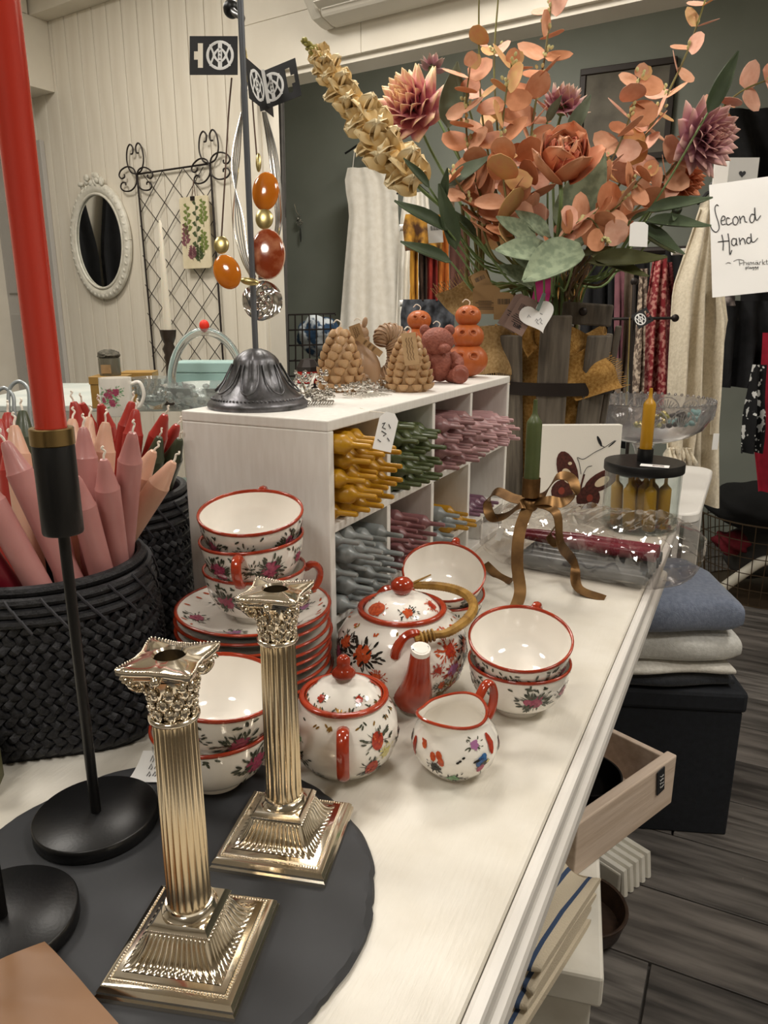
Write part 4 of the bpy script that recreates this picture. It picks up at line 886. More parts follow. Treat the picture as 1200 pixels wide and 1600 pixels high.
# stacked pumpkins
def pumpkins(label, x, y_, s, rot):
    t = thing('pumpkin_candle', label, 'candle', (x, y_, BZ1), (0, 0, rot))
    for nm, z, rr_, h_ in (('bottom_pumpkin', 0.027, 0.0365, 0.030), ('middle_pumpkin', 0.068, 0.0285, 0.024), ('top_pumpkin', 0.103, 0.0225, 0.019)):
        cz = TOCAM(x, y_) - rot; ey = [Vector((math.cos(cz + q) * .93, math.sin(cz + q) * .93, .30)).normalized() for q in (-.36, .36)]
        def shp(X, Y, Z_):
            v = Vector((X, Y, Z_)); dn = sum(math.exp(-((v - e_).length / .17) ** 4) for e_ in ey)
            return (1 + 0.05 * (abs(math.cos(math.atan2(Y, X) * 5)) - .6) * (1 - Z_ * Z_)) * (1 - 0.10 * max(0, abs(Z_) - .75)) * (1 - .16 * dn)
        o = obj(nm, MB().ell((0, 0, (z + .003) * s), (rr_ * s, rr_ * s, h_ * s), 80, 40, fn=shp), WO, t, ang=80)
        for e_ in ey:
            A_, B_, _ = frame(e_); pts = []
            for k in range(17):
                w_ = (e_ + (A_ * math.cos(2 * PI * k / 16) + B_ * math.sin(2 * PI * k / 16)) * .19).normalized(); pts.append((w_.x * rr_ * s, w_.y * rr_ * s, (z + .003) * s + w_.z * h_ * s))
            obj('carved_eye', MB().tube(pts, .0009 * s, 6, caps=False), WO, o)
    wick(t, (0, 0, 0.122 * s), 1.2)
pumpkins('stack of three carved orange pumpkins candle behind the tagged pine cone', -0.537, 1.225, 0.93, 0.2)
pumpkins('tallest stack of three carved orange pumpkins candle beside the bear', -0.462, 1.268, 1.0, 0.5)
# bear
t = thing('bear_candle', 'grainy rose-brown teddy bear candle sitting before the orange pumpkins', 'candle', (-0.466, 1.152, BZ1), (0, 0, YAW))
b = MB(); b.ell((0, 0, 0.030), (0.024, 0.021, 0.029), 20, 14); b.ell((-0.006, -0.006, 0.066), (0.027, 0.022, 0.023), 20, 14); b.ell((0.004, -0.026, 0.056), (0.011, 0.010, 0.008), 14, 10)
for s_ in (-1, 1):
    b.ell((s_ * 0.020 - .006, 0.002, 0.084), (0.009, 0.006, 0.009), 12, 8); b.tube(spline([(s_ * 0.018, -0.004, 0.044), (s_ * 0.029, -0.012, 0.034), (s_ * 0.024, -0.022, 0.026)], 5), [0.009] * 10 + [0.0085], 12)
    b.tube([(s_ * 0.016, 0.0, 0.012), (s_ * 0.026, -0.018, 0.0125), (s_ * 0.030, -0.030, 0.014)], [0.012, 0.0125, 0.013], 14); b.ell((s_ * 0.030, -0.031, 0.0155), (0.0145, 0.007, 0.0155), 16, 10)
obj('body', b, WR, t, ang=80)
for s_ in (-1, 1): obj('paw_pad', MB().ell((s_ * 0.030, -0.0365, 0.0155), (0.0095, 0.0025, 0.0105), 14, 8), wax('paw_wax', '87493a'), t)
wick(t, (-0.004, -.004, 0.088))
# ================================================================== black woven baskets with candles
def basket(label, cx, cy, rot, rb, rt, h, seed, nrow=15, ncol=56):
    t = thing('woven_basket', label, 'basket', (cx, cy, TZ), (0, 0, rot), 'black woven baskets')
    def prof(a, v):       # rounded square at the foot, round at the rim
        e = 4.5 - 2.5 * min(1, max(0, v)); c_, s_ = abs(math.cos(a)), abs(math.sin(a))
        k = (c_ ** e + s_ ** e) ** (-1 / e); base = rb * (1 - v) + rt * v + 0.006 * math.sin(PI * v)
        return base * k
    def pt(a, v, off=0): 
        r_ = prof(a, v) + off; return Vector((r_ * math.cos(a), r_ * math.sin(a), h * v))
    b = MB(); n_ = 72
    b.grid(lambda u, v: pt(2 * PI * u, v, -0.004), n_, 10, wrapu=True); b.grid(lambda u, v: pt(2 * PI * u, 1 - v * .9, -0.008), n_, 10, wrapu=True)
    b.add([pt(2 * PI * k / n_, 0, -0.004) for k in range(n_)], [tuple(range(n_))])
    obj('inner_wall', b, MT['weave'], t, ang=80)
    wv = MB(); rr = random.Random(seed)
    for j in range(nrow):
        for k in range(ncol):
            a = 2 * PI * (k + 0.5 * (j % 2)) / ncol; v = (j + .5) / nrow * 0.77 + 0.045; s_ = 1 if (j % 2 == 0) else -1
            da = 2 * PI / ncol * .95; dv = 0.80 / nrow * 1.05
            p = [pt(a - da * .75 * 1, v - s_ * dv * .75, -0.003), pt(a, v, 0.0028 + rr.uniform(-.0006, .0006)), pt(a + da * .75, v + s_ * dv * .75, -0.003)]
            wv.tube(p, [0.0030, 0.0042, 0.0030], 6, flat=0.55, up=pt(a, v) * 1.0 - Vector((0, 0, h * v)))
    o = obj('weave', wv, MT['weave'], t, ang=60); o['kind'] = 'stuff'
    for v, r_ in ((0.835, 0.0044), (0.89, 0.0046), (0.945, 0.0046)):
        obj('rim_cane', MB().tube([pt(2 * PI * k / 64, v, 0.003) for k in range(65)], r_, 8, caps=False), MT['weave'], t)
    obj('rim_edge', MB().tube([pt(2 * PI * k / 64, 0.995, -0.002) for k in range(65)], 0.0052, 8, caps=False), MT['weave'], t)
    st = MB()
    for k in range(22):
        a = 2 * PI * k / 22
        for q in range(3): st.tube([pt(a + q * .06, 0.97 - .055 * q, 0.0075), pt(a + .035 + q * .06, 0.935 - .055 * q, 0.0082), pt(a + .075 + q * .06, 0.895 - .055 * q, 0.0072)], 0.0013, 5)
    o = obj('lashing', st, mat('grey_lashing', '303036', 0.5), t); o['kind'] = 'stuff'
    return t
B1 = (-0.612, 0.476); B2 = (-0.718, 0.664)
basket('black woven basket of blush pink candles beside the black stem holder', *B1, R(40), 0.100, 0.094, 0.165, 1, 15, 60)
basket('black woven basket of red and green candles close to the cubby shelf', *B2, R(35), 0.090, 0.094, 0.185, 2, 16, 60)
RC = 0.0116
def stand_candle(col, c_, label, group):          # tip pixel and depth, foot point inside the basket
    tip = pd(c_[0], c_[1], c_[2]); org = Vector(c_[3:]); ax_ = tip - org; L_ = ax_.length
    t = thing('basket_candle', label, 'candle', org, align(ax_, 0.7 * c_[0]), group)
    obj('body', MB().lathe([(0, 0), (RC, 0), (RC, L_ - .029), (RC * .90, L_ - .0265), (RC * .55, L_ - .009), (RC * .46, L_ - .004), (RC * .30, L_), (0, L_ + .0008)], 24), WX[col], t, ang=22)
    obj('wick', MB().tube(spline([(0, 0, L_ - .001), (0.0005, 0, L_ + .004), (0.0022, 0, L_ + .008), (-0.0005, 0.0005, L_ + .011), (0.0012, 0, L_ + .013)], 3), 0.0011, 6), MT['cord'], t)
G1 = 'candles in the basket beside the black stem holder'; G2 = 'candles in the basket close to the cubby shelf'; G3 = 'candles at the far side of the front basket'
F1_ = [(162, 718, 0.6839, -0.5608, 0.5242, 0.8493), (207, 676, 0.6989, -0.5943, 0.5347, 0.8431), (130, 668, 0.7083, -0.5673, 0.4922, 0.8678), (118, 745, 0.6665, -0.5459, 0.5135, 0.8055), (8, 690, 0.6583, -0.5362, 0.4737, 0.875), (-38, 738, 0.6367, -0.5401, 0.452, 0.8646), (62, 720, 0.7079, -0.5461, 0.4652, 0.8055), (22, 665, 0.7209, -0.5896, 0.4455, 0.8612), (113, 655, 0.763, -0.58, 0.4563, 0.8135), (139, 652, 0.7896, -0.6038, 0.4661, 0.8055), (165, 660, 0.7366, -0.5916, 0.5007, 0.8542), (240, 705, 0.7577, -0.6606, 0.5343, 0.875), (271, 722, 0.7471, -0.6729, 0.508, 0.8253), (-70, 800, 0.6379, -0.5675, 0.4454, 0.874), (12, 645, 0.7856, -0.654, 0.4622, 0.8091), (-2, 655, 0.756, -0.6351, 0.4432, 0.8067), (14, 690, 0.7392, -0.6103, 0.4393, 0.8059), (35, 642, 0.7741, -0.6305, 0.4679, 0.811)]
F2_ = [(115, 628, 0.8529, -0.6868, 0.6355, 0.8058), (128, 630, 0.8799, -0.7686, 0.7123, 0.858), (157, 632, 0.9037, -0.7426, 0.7294, 0.8592), (206, 628, 0.8825, -0.7348, 0.634, 0.8055), (212, 640, 0.8639, -0.6776, 0.6074, 0.8065), (258, 648, 0.8743, -0.7372, 0.6702, 0.8559), (277, 664, 0.9081, -0.7853, 0.6831, 0.8141), (249, 683, 0.857, -0.7316, 0.6757, 0.8087), (281, 686, 0.8768, -0.7602, 0.7129, 0.8169)]
for k, c_ in enumerate(F1_):
    if k < 7: stand_candle('blush', c_, 'blush pink candle with white wick leaning in the front black basket', G1)
    elif k < 13: stand_candle('peach', c_, 'pale peach candle with white wick standing among blush pink ones', G1)
    elif k == 13: stand_candle('wine', c_, 'dark wine red candle lying low among the blush pink ones', G1)
    elif k < 17: stand_candle('red', c_, 'bright red candle partly hidden behind the tall red candle', G3)
    else: stand_candle('deep_green', c_, 'grey green candle standing beside the tall red candle', G3)
for k, c_ in enumerate(F2_):
    if k < 7: stand_candle('red', c_, 'bright red candle with white wick leaning in the basket behind', G2)
    else: stand_candle('deep_green', c_, 'deep green candle with white wick leaning in the basket by the cubby', G2)
# ================================================================== ribbon-bow candle holder
bronze = mat('antique_bronze', '5a4024', 0.4, metal=0.75, col2='80603a', vs=40, vd=4)
F1, F2, F3 = Vector((-.345, 1.080, TZ)), Vector((-.157, 1.039, TZ)), Vector((-.262, .945, TZ))
dB = ray(828, 785); Bc = CAMPOS + dB * (1.03 / dB.y)
t = thing('bow_candle_holder', 'bronze metal ribbon-bow candle holder with a green candle in it', 'candle holder', (Bc.x, Bc.y, TZ)); o_ = t.location
def ribbon(name, pts, w_, up=None, wl=None):
    P = [Vector(p) for p in pts]; S = spline(P, 7); n_ = len(S); b = MB()
    side = []
    for i in range(n_):
        tt = (S[min(i + 1, n_ - 1)] - S[max(i - 1, 0)]).normalized(); u_ = Vector(up if up else _F); s_ = tt.cross(u_); 
        if s_.length < 1e-3: s_ = Vector((0, 0, 1))
        side.append(u_ - tt * u_.dot(tt))
        side[-1].normalize()
    ws = [w_ * (wl(i / (n_ - 1)) if wl else 1) for i in range(n_)]
    L_ = [S[i] - side[i] * ws[i] / 2 for i in range(n_)]; R_ = [S[i] + side[i] * ws[i] / 2 for i in range(n_)]
    b.sheet(lambda u, v: (L_[int(round(v * (n_ - 1)))].lerp(R_[int(round(v * (n_ - 1)))], u)) - o_, 1, n_ - 1, 0.0012)
    return obj(name, b, bronze, t, ang=60)
W_ = lambda x, y_, dy=0.0: (lambda d: CAMPOS + d * ((1.03 + dy) / d.y))(ray(x, y_))
vu = (0.25, 0.75, 0.6)
obj('candle_cup', MB().lathe([(0, 0), (0.0125, 0), (0.0130, 0.002), (0.0130, 0.028), (0.0118, 0.028), (0.0118, 0.006), (0, 0.006)], 24, c=W_(829, 776) - o_), bronze, t, ang=40)
obj('knot', MB().ell(Bc - o_ + Vector((0, 0, -0.004)), (0.012, 0.010, 0.011), 14, 8), bronze, t)
ribbon('bow_loop', [W_(826, 784), W_(800, 778, .01), W_(775, 768, .02), W_(762, 785, .02), W_(768, 808, 0.01), W_(790, 806, 0), W_(812, 790, -.01), W_(826, 786, 0)], 0.016, vu)
ribbon('bow_loop', [W_(830, 784), W_(850, 772, .01), W_(872, 745, .02), W_(893, 748, .02), W_(898, 770, .01), W_(878, 785, 0), W_(855, 782, -.01), W_(830, 786, 0)], 0.016, vu)
ribbon('ribbon_tail', [Bc, W_(812, 830, -.03), W_(808, 880, -.05), F3 + Vector((0, .02, .02)), F3 + Vector((0, -.004, .0008))], 0.017, (0.9, 0.35, 0.1))
ribbon('ribbon_tail', [Bc, W_(868, 800, -.02), W_(876, 850, -.02), F2 + Vector((-.055, .04, .035)), F2 + Vector((-.04, .005, .010)), F2 + Vector((0, 0, .0008))], 0.015, (0.35, 0.8, 0.3))
ribbon('ribbon_tail', [Bc, W_(806, 850, -.01), F1 + Vector((.055, -.045, .012)), F1 + Vector((.025, -.022, .0016)), F1 + Vector((-.008, .0, .012))], 0.014, (0.5, 0.7, 0.45))
ribbon('ribbon_curl', [W_(868, 822, -.02), W_(858, 838, -.02), W_(868, 850, -.02), W_(876, 842, -.02), W_(870, 832, -.02)], 0.012, vu)
LCA = mesh('body', MB().lathe([(0, 0), (0.0108, 0), (0.0110, 0.001), (0.0110, 0.100), (0.0100, 0.104), (0.006, 0.110), (0.0035, 0.115), (0.0028, 0.134), (0, 0.1345)], 20), WX['green'], ang=50)
cc = W_(829, 776) + Vector((0, 0, 0.0062)); ct = thing('short_candle', 'short moss green candle standing upright in the bronze bow holder', 'candle', cc); obj('body', LCA, None, ct)
tgt = thing('string_tag', 'tiny white price tag hanging from the bronze bow', 'tag', W_(781, 815)); obj('card', MB().box((0, 0, -0.02), (0.009, 0.0005, 0.020), rot=(0.1, 0.25, YAW)), MT['paper'], tgt, smooth=False)
obj('string', MB().tube([(0, 0, -0.011), (-0.004, 0, 0.006), (-0.010, 0.002, 0.012)], 0.0003, 4), MT['ink'], tgt)

# ================================================================== butterfly canvas block
A_ = Vector((-0.382, 1.502, TZ)); B_ = Vector((-0.232, 1.582, TZ)); ux = (B_ - A_).normalized(); nn = Vector((ux.y, -ux.x, 0)); wd = (B_ - A_).length; hC = 0.178
t = thing('canvas_print', 'white canvas block printed with a brown butterfly, leaning upright', 'canvas print', A_)
O3 = lambda x, z, o: ux * x + Vector((0, 0, z)) + nn * o
def flatpoly(name, polys, m, parent, of):
    b = MB()
    for k, P in enumerate(polys): b.add([O3(x * wd, z * hC, of + 0.00004 * k) for x, z in P], [tuple(range(len(P)))])
    return obj(name, b, m, parent, smooth=False)
obj('canvas_block', MB().add([O3(x, z, o) for x in (0, wd) for z in (0, hC) for o in (0, -0.018)], [(0, 1, 3, 2), (4, 6, 7, 5), (0, 4, 5, 1), (2, 3, 7, 6), (0, 2, 6, 4), (1, 5, 7, 3)]), mat('white_canvas', 'efeae0', 0.8, bump=0.2, bs=600), t, smooth=False, bevel=0.001)
wing = mat('butterfly_brown', '5a2a22', 0.7, col2='3a1a14', vs=160, vd=5); cream = mat('butterfly_cream', 'd9c6a8', 0.7); ringm = mat('butterfly_ring', '8a3b2c', 0.7)
def ov(cx, cz, a, b_, an, n_=18, f=lambda q: 1): return [(cx + (a * f(2 * PI * k / n_) * math.cos(2 * PI * k / n_)) * math.cos(an) - b_ * f(2 * PI * k / n_) * math.sin(2 * PI * k / n_) * math.sin(an), cz + a * f(2 * PI * k / n_) * math.cos(2 * PI * k / n_) * math.sin(an) + b_ * f(2 * PI * k / n_) * math.sin(2 * PI * k / n_) * math.cos(an)) for k in range(n_)]
flatpoly('printed_wings', [ov(.36, .46, .25, .12, R(112)), ov(.80, .34, .24, .11, R(28)), ov(.32, .22, .14, .15, R(100)), ov(.64, .13, .15, .15, R(80))], wing, t, 0.0006)
flatpoly('printed_wing_bands', [ov(.36, .40, .10, .06, R(120)), ov(.80, .33, .10, .05, R(30)), ov(.385, .55, .025, .02, 0)], cream, t, 0.0009)
flatpoly('printed_eye_spot', [ov(.30, .22, .04, .045, 0)], ringm, t, 0.0011); flatpoly('printed_eye_spot', [ov(.66, .13, .04, .045, 0)], ringm, t, 0.0011)
b = MB(); b.tube([O3(x * wd, z * hC, 0.0007) for x, z in ((.52, .12), (.545, .3), (.57, .42))], 0.0022, 5, flat=.2, up=nn)
obj('printed_body', b, wing, t)
b = MB()
for pl_ in ([(.53, .42), (.50, .55), (.47, .62), (.55, .60), (.68, .68), (.80, .74), (.92, .82)], [(.56, .42), (.60, .50), (.66, .52)], [(.70, .86), (.73, .78), (.80, .74)]): b.tube(spline([O3(x * wd, z * hC, 0.0006) for x, z in pl_], 5), 0.0006, 4)
obj('printed_twig', b, MT['ink'], t)
flatpoly('printed_leaf', [ov(.73, .81, .07, .018, R(118)), ov(.89, .78, .06, .008, R(40))], MT['ink'], t, 0.0006)

# ================================================================== glass jar with lid candle
jx, jy = -0.168, 1.455
t = thing('candle_jar', 'glass jar with black lid holding ochre candles and a candle on top', 'jar', (jx, jy, TZ))
obj('glass_body', MB().lathe([(0, 0.0005), (0.066, 0.0005), (0.070, 0.004), (0.070, 0.118), (0.0675, 0.118), (0.0675, 0.006), (0.064, 0.004), (0, 0.004)], 48), MT['thin_glass'], t, ang=50)
lid = obj('lid', MB().lathe([(0, 0.112), (0.0725, 0.112), (0.0735, 0.114), (0.0735, 0.128), (0.0725, 0.130), (0, 0.130)], 48), MT['black'], t, ang=40)
obj('candle_cup', MB().lathe([(0.0138, 0.1295), (0.0145, 0.131), (0.0145, 0.154), (0.0115, 0.154), (0.0115, 0.140), (0, 0.140)], 24), MT['black'], lid, ang=40)
cy_ = mesh('body', MB().lathe([(0, 0), (0.0106, 0), (0.0113, 0.001), (0.0113, 0.096), (0.0100, 0.100), (0.0055, 0.106), (0.0034, 0.110), (0.0030, 0.126), (0, 0.127)], 20), WX['yellow'], ang=50)
t2 = thing('short_candle', 'short ochre candle standing in the cup on the jar lid', 'candle', (jx, jy, TZ + 0.1405)); obj('body', cy_, None, t2)
tg = thing('lid_tag', 'white printed price tag lying on the black jar lid', 'tag', (jx + 0.024, jy - 0.048, TZ + 0.1315)); obj('card', MB().box((0, 0, 0), (0.050, 0.022, 0.0006), rot=(0, 0, R(2))), MT['paper'], tg, smooth=False); obj('printed_patch', MB().box((0.006, 0, 0.0005), (0.02, 0.012, 0.0003), rot=(0, 0, R(2))), mat('smudged_print', '6d5a58', 0.7, col2='c9c2bc', vs=200), tg, smooth=False)
rr = random.Random(8)
for k in range(9):
    a = TOCAM(jx, jy) + (k - 4) * (0.42 if k % 2 else 0.7); r_ = 0.044 if k % 2 else 0.020; c = Vector((jx + r_ * math.cos(a), jy + r_ * math.sin(a), TZ + 0.006))
    if k in (1, 4, 6): c = c; q = Matrix.Rotation(rr.uniform(-.05, .05), 3, 'X')
    tl = Matrix.Rotation(rr.uniform(-.06, .06), 3, _Fh)
    o = thing('jar_candle', 'ochre candle standing inside the glass jar', 'candle', c, tl, 'candles inside the glass jar')
    bb = obj('body', cy_, None, o); o.scale = (1, 1, 0.78)

# ================================================================== cellophane pack with wine and grey candles
PA, PB = pz(806, 830, TZ + 0.045), pz(1040, 866, TZ + 0.045)
ax = (PB - PA).normalized(); Lp = (PB - PA).length; ay = Vector((-ax.y, ax.x, 0)); pc = (PA + PB) / 2 + Vector((0, .012, 0)); pc.z = TZ
pk = thing('cellophane_bag', 'crinkled clear cellophane bag around wine red and grey candles', 'bag', pc)
rr = random.Random(12); NZ = [(rr.uniform(4, 26), rr.uniform(4, 26), rr.uniform(0, 6), rr.uniform(.0008, .0022)) for _ in range(14)]
def crk(u, v): return sum(a * math.sin(fx * u * 3 + ph) * math.cos(fy * v * 3 + ph * 2) for fx, fy, ph, a in NZ)
def cel(u, v):
    x = (u - .5) * (Lp + 0.10); e = max(0, 1 - abs(u - .5) * 2); k = min(1, e * 3.2) ** 0.55
    a = 2 * PI * v; ry = 0.088 * (0.55 + 0.45 * k); rz = 0.046 * (0.35 + 0.65 * k); s_ = abs(math.sin(a)) ** 0.6 * (1 if math.sin(a) > 0 else -1)
    z = 0.045 + rz * s_; z = max(0.0015, z + crk(u, v) * (1 if s_ > -.6 else 0)); y_ = ry * (1 if math.cos(a) > 0 else -1) * abs(math.cos(a)) ** 0.45 + crk(v, u) * .6
    return ax * x + ay * y_ + Vector((0, 0, z))
b = MB(); b.grid(cel, 72, 64); obj('cellophane', b, MT['cello'], pk, ang=18)
lng = {}
for k in ('wine', 'grey'):
    b = MB().lathe([(0, 0), (0.0100, 0), (0.0108, 0.002), (0.0104, 0.12), (0.0062, 0.205), (0.0040, 0.22), (0, 0.221)] if k == 'wine' else [(0, 0), (0.0105, 0), (0.0110, 0.002), (0.0110, 0.185), (0.0080, 0.2), (0.004, 0.205), (0, 0.206)], 18); b.xf(align(-ax).to_4x4()); lng[k] = mesh('pack_candle', b, wax('deep_wine_wax', '7c1b30', '6b1428') if k == 'wine' else wax('smoke_wax', '5d6163', '505456'), ang=50)
for k in range(6):
    tag(obj('pack_candle', lng['grey'], None, None, loc=pc + ax * 0.105 + ay * (-0.056 + 0.0225 * k) + Vector((0, 0, 0.0160))), 'smoke grey candle lying at the bottom of the cellophane bag', 'candle', 'grey candles in the cellophane bag')
for k, (yy, zz) in enumerate(((-0.024, 0.048), (0.000, 0.048))):
    tag(obj('pack_candle', lng['wine'], None, None, loc=pc + ax * 0.110 + ay * yy + Vector((0, 0, zz - .004))), 'long wine red candle lying on top inside the cellophane bag', 'candle', 'wine candles in the cellophane bag')

# ================================================================== pressed glass bowl on foot
gx, gy = -0.238, 1.997
t = thing('footed_glass_bowl', 'large footed pressed glass bowl with scalloped rim holding jewellery', 'bowl', (gx, gy, 0.795)); t.scale = (.97, .97, 1)
def pres(r, z, a, i): return r * (1 + 0.012 * math.cos(a * 24) * (1 if i in (6, 7, 12, 13) else 0) + (0.010 * abs(math.cos(a * 14)) if i in (5, 6) else 0))
pg = mat('pressed_glass', 'e6e4e4', 0.06, trans=0.9, ior=1.45)
obj('bowl', MB().lathe([(0.03, 0.085), (0.07, 0.090), (0.115, 0.105), (0.145, 0.125), (0.158, 0.150), (0.164, 0.176), (0.167, 0.192), (0.163, 0.193), (0.159, 0.176), (0.153, 0.151), (0.140, 0.128), (0.112, 0.110), (0.07, 0.096), (0.0, 0.093)], 112, fn=pres), pg, t, ang=60)
obj('foot', MB().lathe([(0, 0), (0.07, 0), (0.071, 0.004), (0.045, 0.014), (0.022, 0.03), (0.018, 0.05), (0.024, 0.07), (0.034, 0.086), (0.0, 0.086)], 40), pg, t, ang=60)
b = MB()
for k in range(56):
    a = 2 * PI * k / 56; b.ell((0.166 * math.cos(a), 0.166 * math.sin(a), 0.194), 0.0042, 6, 4)
o = obj('rim_beads', b, pg, t, ang=80); o['kind'] = 'stuff'
fan = MB()
for k in range(14):
    a0_ = 2 * PI * k / 14
    for j in range(7):
        da = (j - 3) * 0.05; fan.tube([((0.156) * math.cos(a0_ + da * .2), 0.156 * math.sin(a0_ + da * .2), 0.145), (0.168 * math.cos(a0_ + da), 0.168 * math.sin(a0_ + da), 0.180 - 0.004 * abs(j - 3))], 0.0014, 5)
    fan.tube([(0.1685 * math.cos(a0_ + .2 * math.cos(x)), 0.1685 * math.sin(a0_ + .2 * math.cos(x)), 0.155 + 0.030 * math.sin(x)) for x in [PI * j / 10 for j in range(11)]], 0.0018, 5)
o = obj('fan_relief', fan, pg, t, ang=80); o['kind'] = 'stuff'
rr = random.Random(6)
for nm, lab, m_, ox, oy in (('beaded_bracelet', 'olive and gold beaded bracelet lying in the glass bowl', gold, 0.02, -.05), ('beaded_bracelet', 'dark beaded bracelet lying in the glass bowl', MT['iron'], 0.055, -0.02), ('beaded_bracelet', 'turquoise beaded bracelet lying in the glass bowl', mat('turquoise', '6f9a98', 0.3), 0.09, 0.02)):
    t3 = thing(nm, lab, 'bracelet', (gx + ox, gy + oy, 0.795 + 0.124)); bd = MB()
    m2 = mat('olive_bead', '8f8a2c', 0.3) if m_ is gold else m_
    me1 = mesh('bead', MB().ell((0, 0, 0), 0.0075, 8, 6), m_); me2 = mesh('bead', MB().ell((0, 0, 0), 0.0075, 8, 6), m2)
    for k in range(14):
        a = 2 * PI * k / 14; obj('bead', me1 if k % 2 else me2, None, t3, loc=(0.034 * math.cos(a), 0.03 * math.sin(a), 0.010 + 0.026 * max(0, math.sin(a + 1)) + rr.uniform(0, .004)))
# ================================================================== slatted wooden bucket with burlap
FX, FY, FZ = -0.435, 1.745, 0.795
aw = mat('weathered_grey_wood', '736a5e', 0.75, col2='474038', vs=7, vd=7, stretch=(12, 12, 1.2), contrast=(0.3, 0.7), bump=0.5, bs=16)
burlap = mat('golden_burlap', 'b58c4c', 0.9, col2='946a2e', vs=160, vd=2, bump=0.9, bs=320); burlap2 = mat('pale_burlap', 'b8996a', 0.9, col2='9c7c4e', vs=160, vd=2, bump=0.9, bs=320)
t = thing('slatted_bucket', 'weathered wooden slat bucket with iron band and burlap lining holding flowers', 'bucket', (FX, FY, FZ))
sl = MB(); sl.box((0, 0, 0.19), (0.056, 0.014, 0.38)); sl = mesh('slat', sl, aw, smooth=False)
ca = TOCAM(FX, FY)
for k in range(9):
    a = ca - 0.62 + k * 2 * PI / 9; h_ = 1.0 if k not in (1,) else 1.06
    o = obj('slat', sl, None, t, loc=(0.118 * math.cos(a), 0.118 * math.sin(a), 0), bevel=0.003); o.rotation_euler = (Matrix.Rotation(a + PI / 2, 3, 'Z') @ Matrix.Rotation(R(5), 3, 'X')).to_euler(); o.scale = (1.15, 1, h_ * (0.95 if k % 2 == 0 else 1))
obj('bottom_board', MB().lathe([(0, 0.01), (0.110, 0.01), (0.110, 0.024), (0, 0.024)], 32), aw, t)
obj('iron_band', MB().lathe([(0.148, 0.232), (0.1505, 0.232), (0.1520, 0.260), (0.1495, 0.260), (0.148, 0.232)], 48), MT['iron'], t, ang=40)
def bl(u, v):
    a = 2 * PI * u; r_ = 0.102 + 0.022 * v + 0.004 * math.sin(a * 9 + v * 3) + 0.004 * math.sin(a * 5 + v * 8); return (r_ * math.cos(a), r_ * math.sin(a), 0.03 + 0.34 * v + 0.012 * math.sin(a * 4) * v)
obj('burlap_lining', MB().grid(bl, 72, 18, wrapu=True), burlap, t, ang=80)
pk_ = ca + 0.18; pq = Matrix.Rotation(pk_ + PI / 2, 3, 'Z')
cpk = Vector((0.150 * math.cos(pk_ + .2), 0.150 * math.sin(pk_ + .2), 0.395))
obj('handle_bar', MB().box(pd(917, 491, 1.585) - t.location, (0.105, 0.022, 0.046), rot=Matrix.Rotation(YAW - R(4), 3, 'Z') @ Matrix.Rotation(R(4), 3, 'Y')), aw, t, smooth=False, bevel=0.004)
obj('bolt', MB().ell(pd(911, 487, 1.570) - t.location, (0.009, 0.006, 0.009), 14, 8, rot=(0, 0, YAW)), MT['iron'], t)
def flap(name, c, dirs, w_, h_, m, seed, parent=t):
    u_, v_ = Vector(dirs[0]).normalized(), Vector(dirs[1]).normalized(); n_ = u_.cross(v_); r_ = random.Random(seed); ph = r_.uniform(0, 6)
    def f(u, v): return Vector(c) - t.location + u_ * ((u - .5) * w_ * (1 + .35 * v)) + v_ * (v * h_) + n_ * (0.010 * math.sin(u * 9 + ph) * (0.3 + v) + 0.008 * math.sin(v * 6 + ph) )
    o = obj(name, MB().sheet(f, 18, 10, 0.0022), m, parent, ang=80)
    b = MB()
    for k in range(26):
        u = (k + .5) / 26; p0 = f(u, 1); d_ = (p0 - f(u, .93)).normalized(); b.tube([p0, p0 + d_ * 0.010 + n_ * r_.uniform(-.003, .003), p0 + d_ * r_.uniform(0.015, .026) + n_ * r_.uniform(-.006, .006) + u_ * r_.uniform(-.004, .004)], 0.0008, 4)
    obj('fringe', b, m, o)['kind'] = 'stuff'
flap('burlap_flap', pd(885, 600, 1.60), (_U * .8 - _R * .5 , _R + _U * .45), 0.085, 0.105, burlap, 1)
flap('burlap_flap', pd(768, 510, 1.62), (_R, -_U), 0.085, 0.105, burlap2, 2)
flap('burlap_flap', pd(755, 490, 1.66), (_R * .9 + _U * .5, _U - _R * .75), 0.10, 0.085, burlap2, 3)
flap('burlap_flap', pd(878, 470, 1.775), (_R, _U + _R * .1), 0.09, 0.06, burlap, 4)
flap('burlap_flap', pd(838, 545, 1.60), (_R + _U, _U - _R * .4), 0.05, 0.075, burlap, 5)

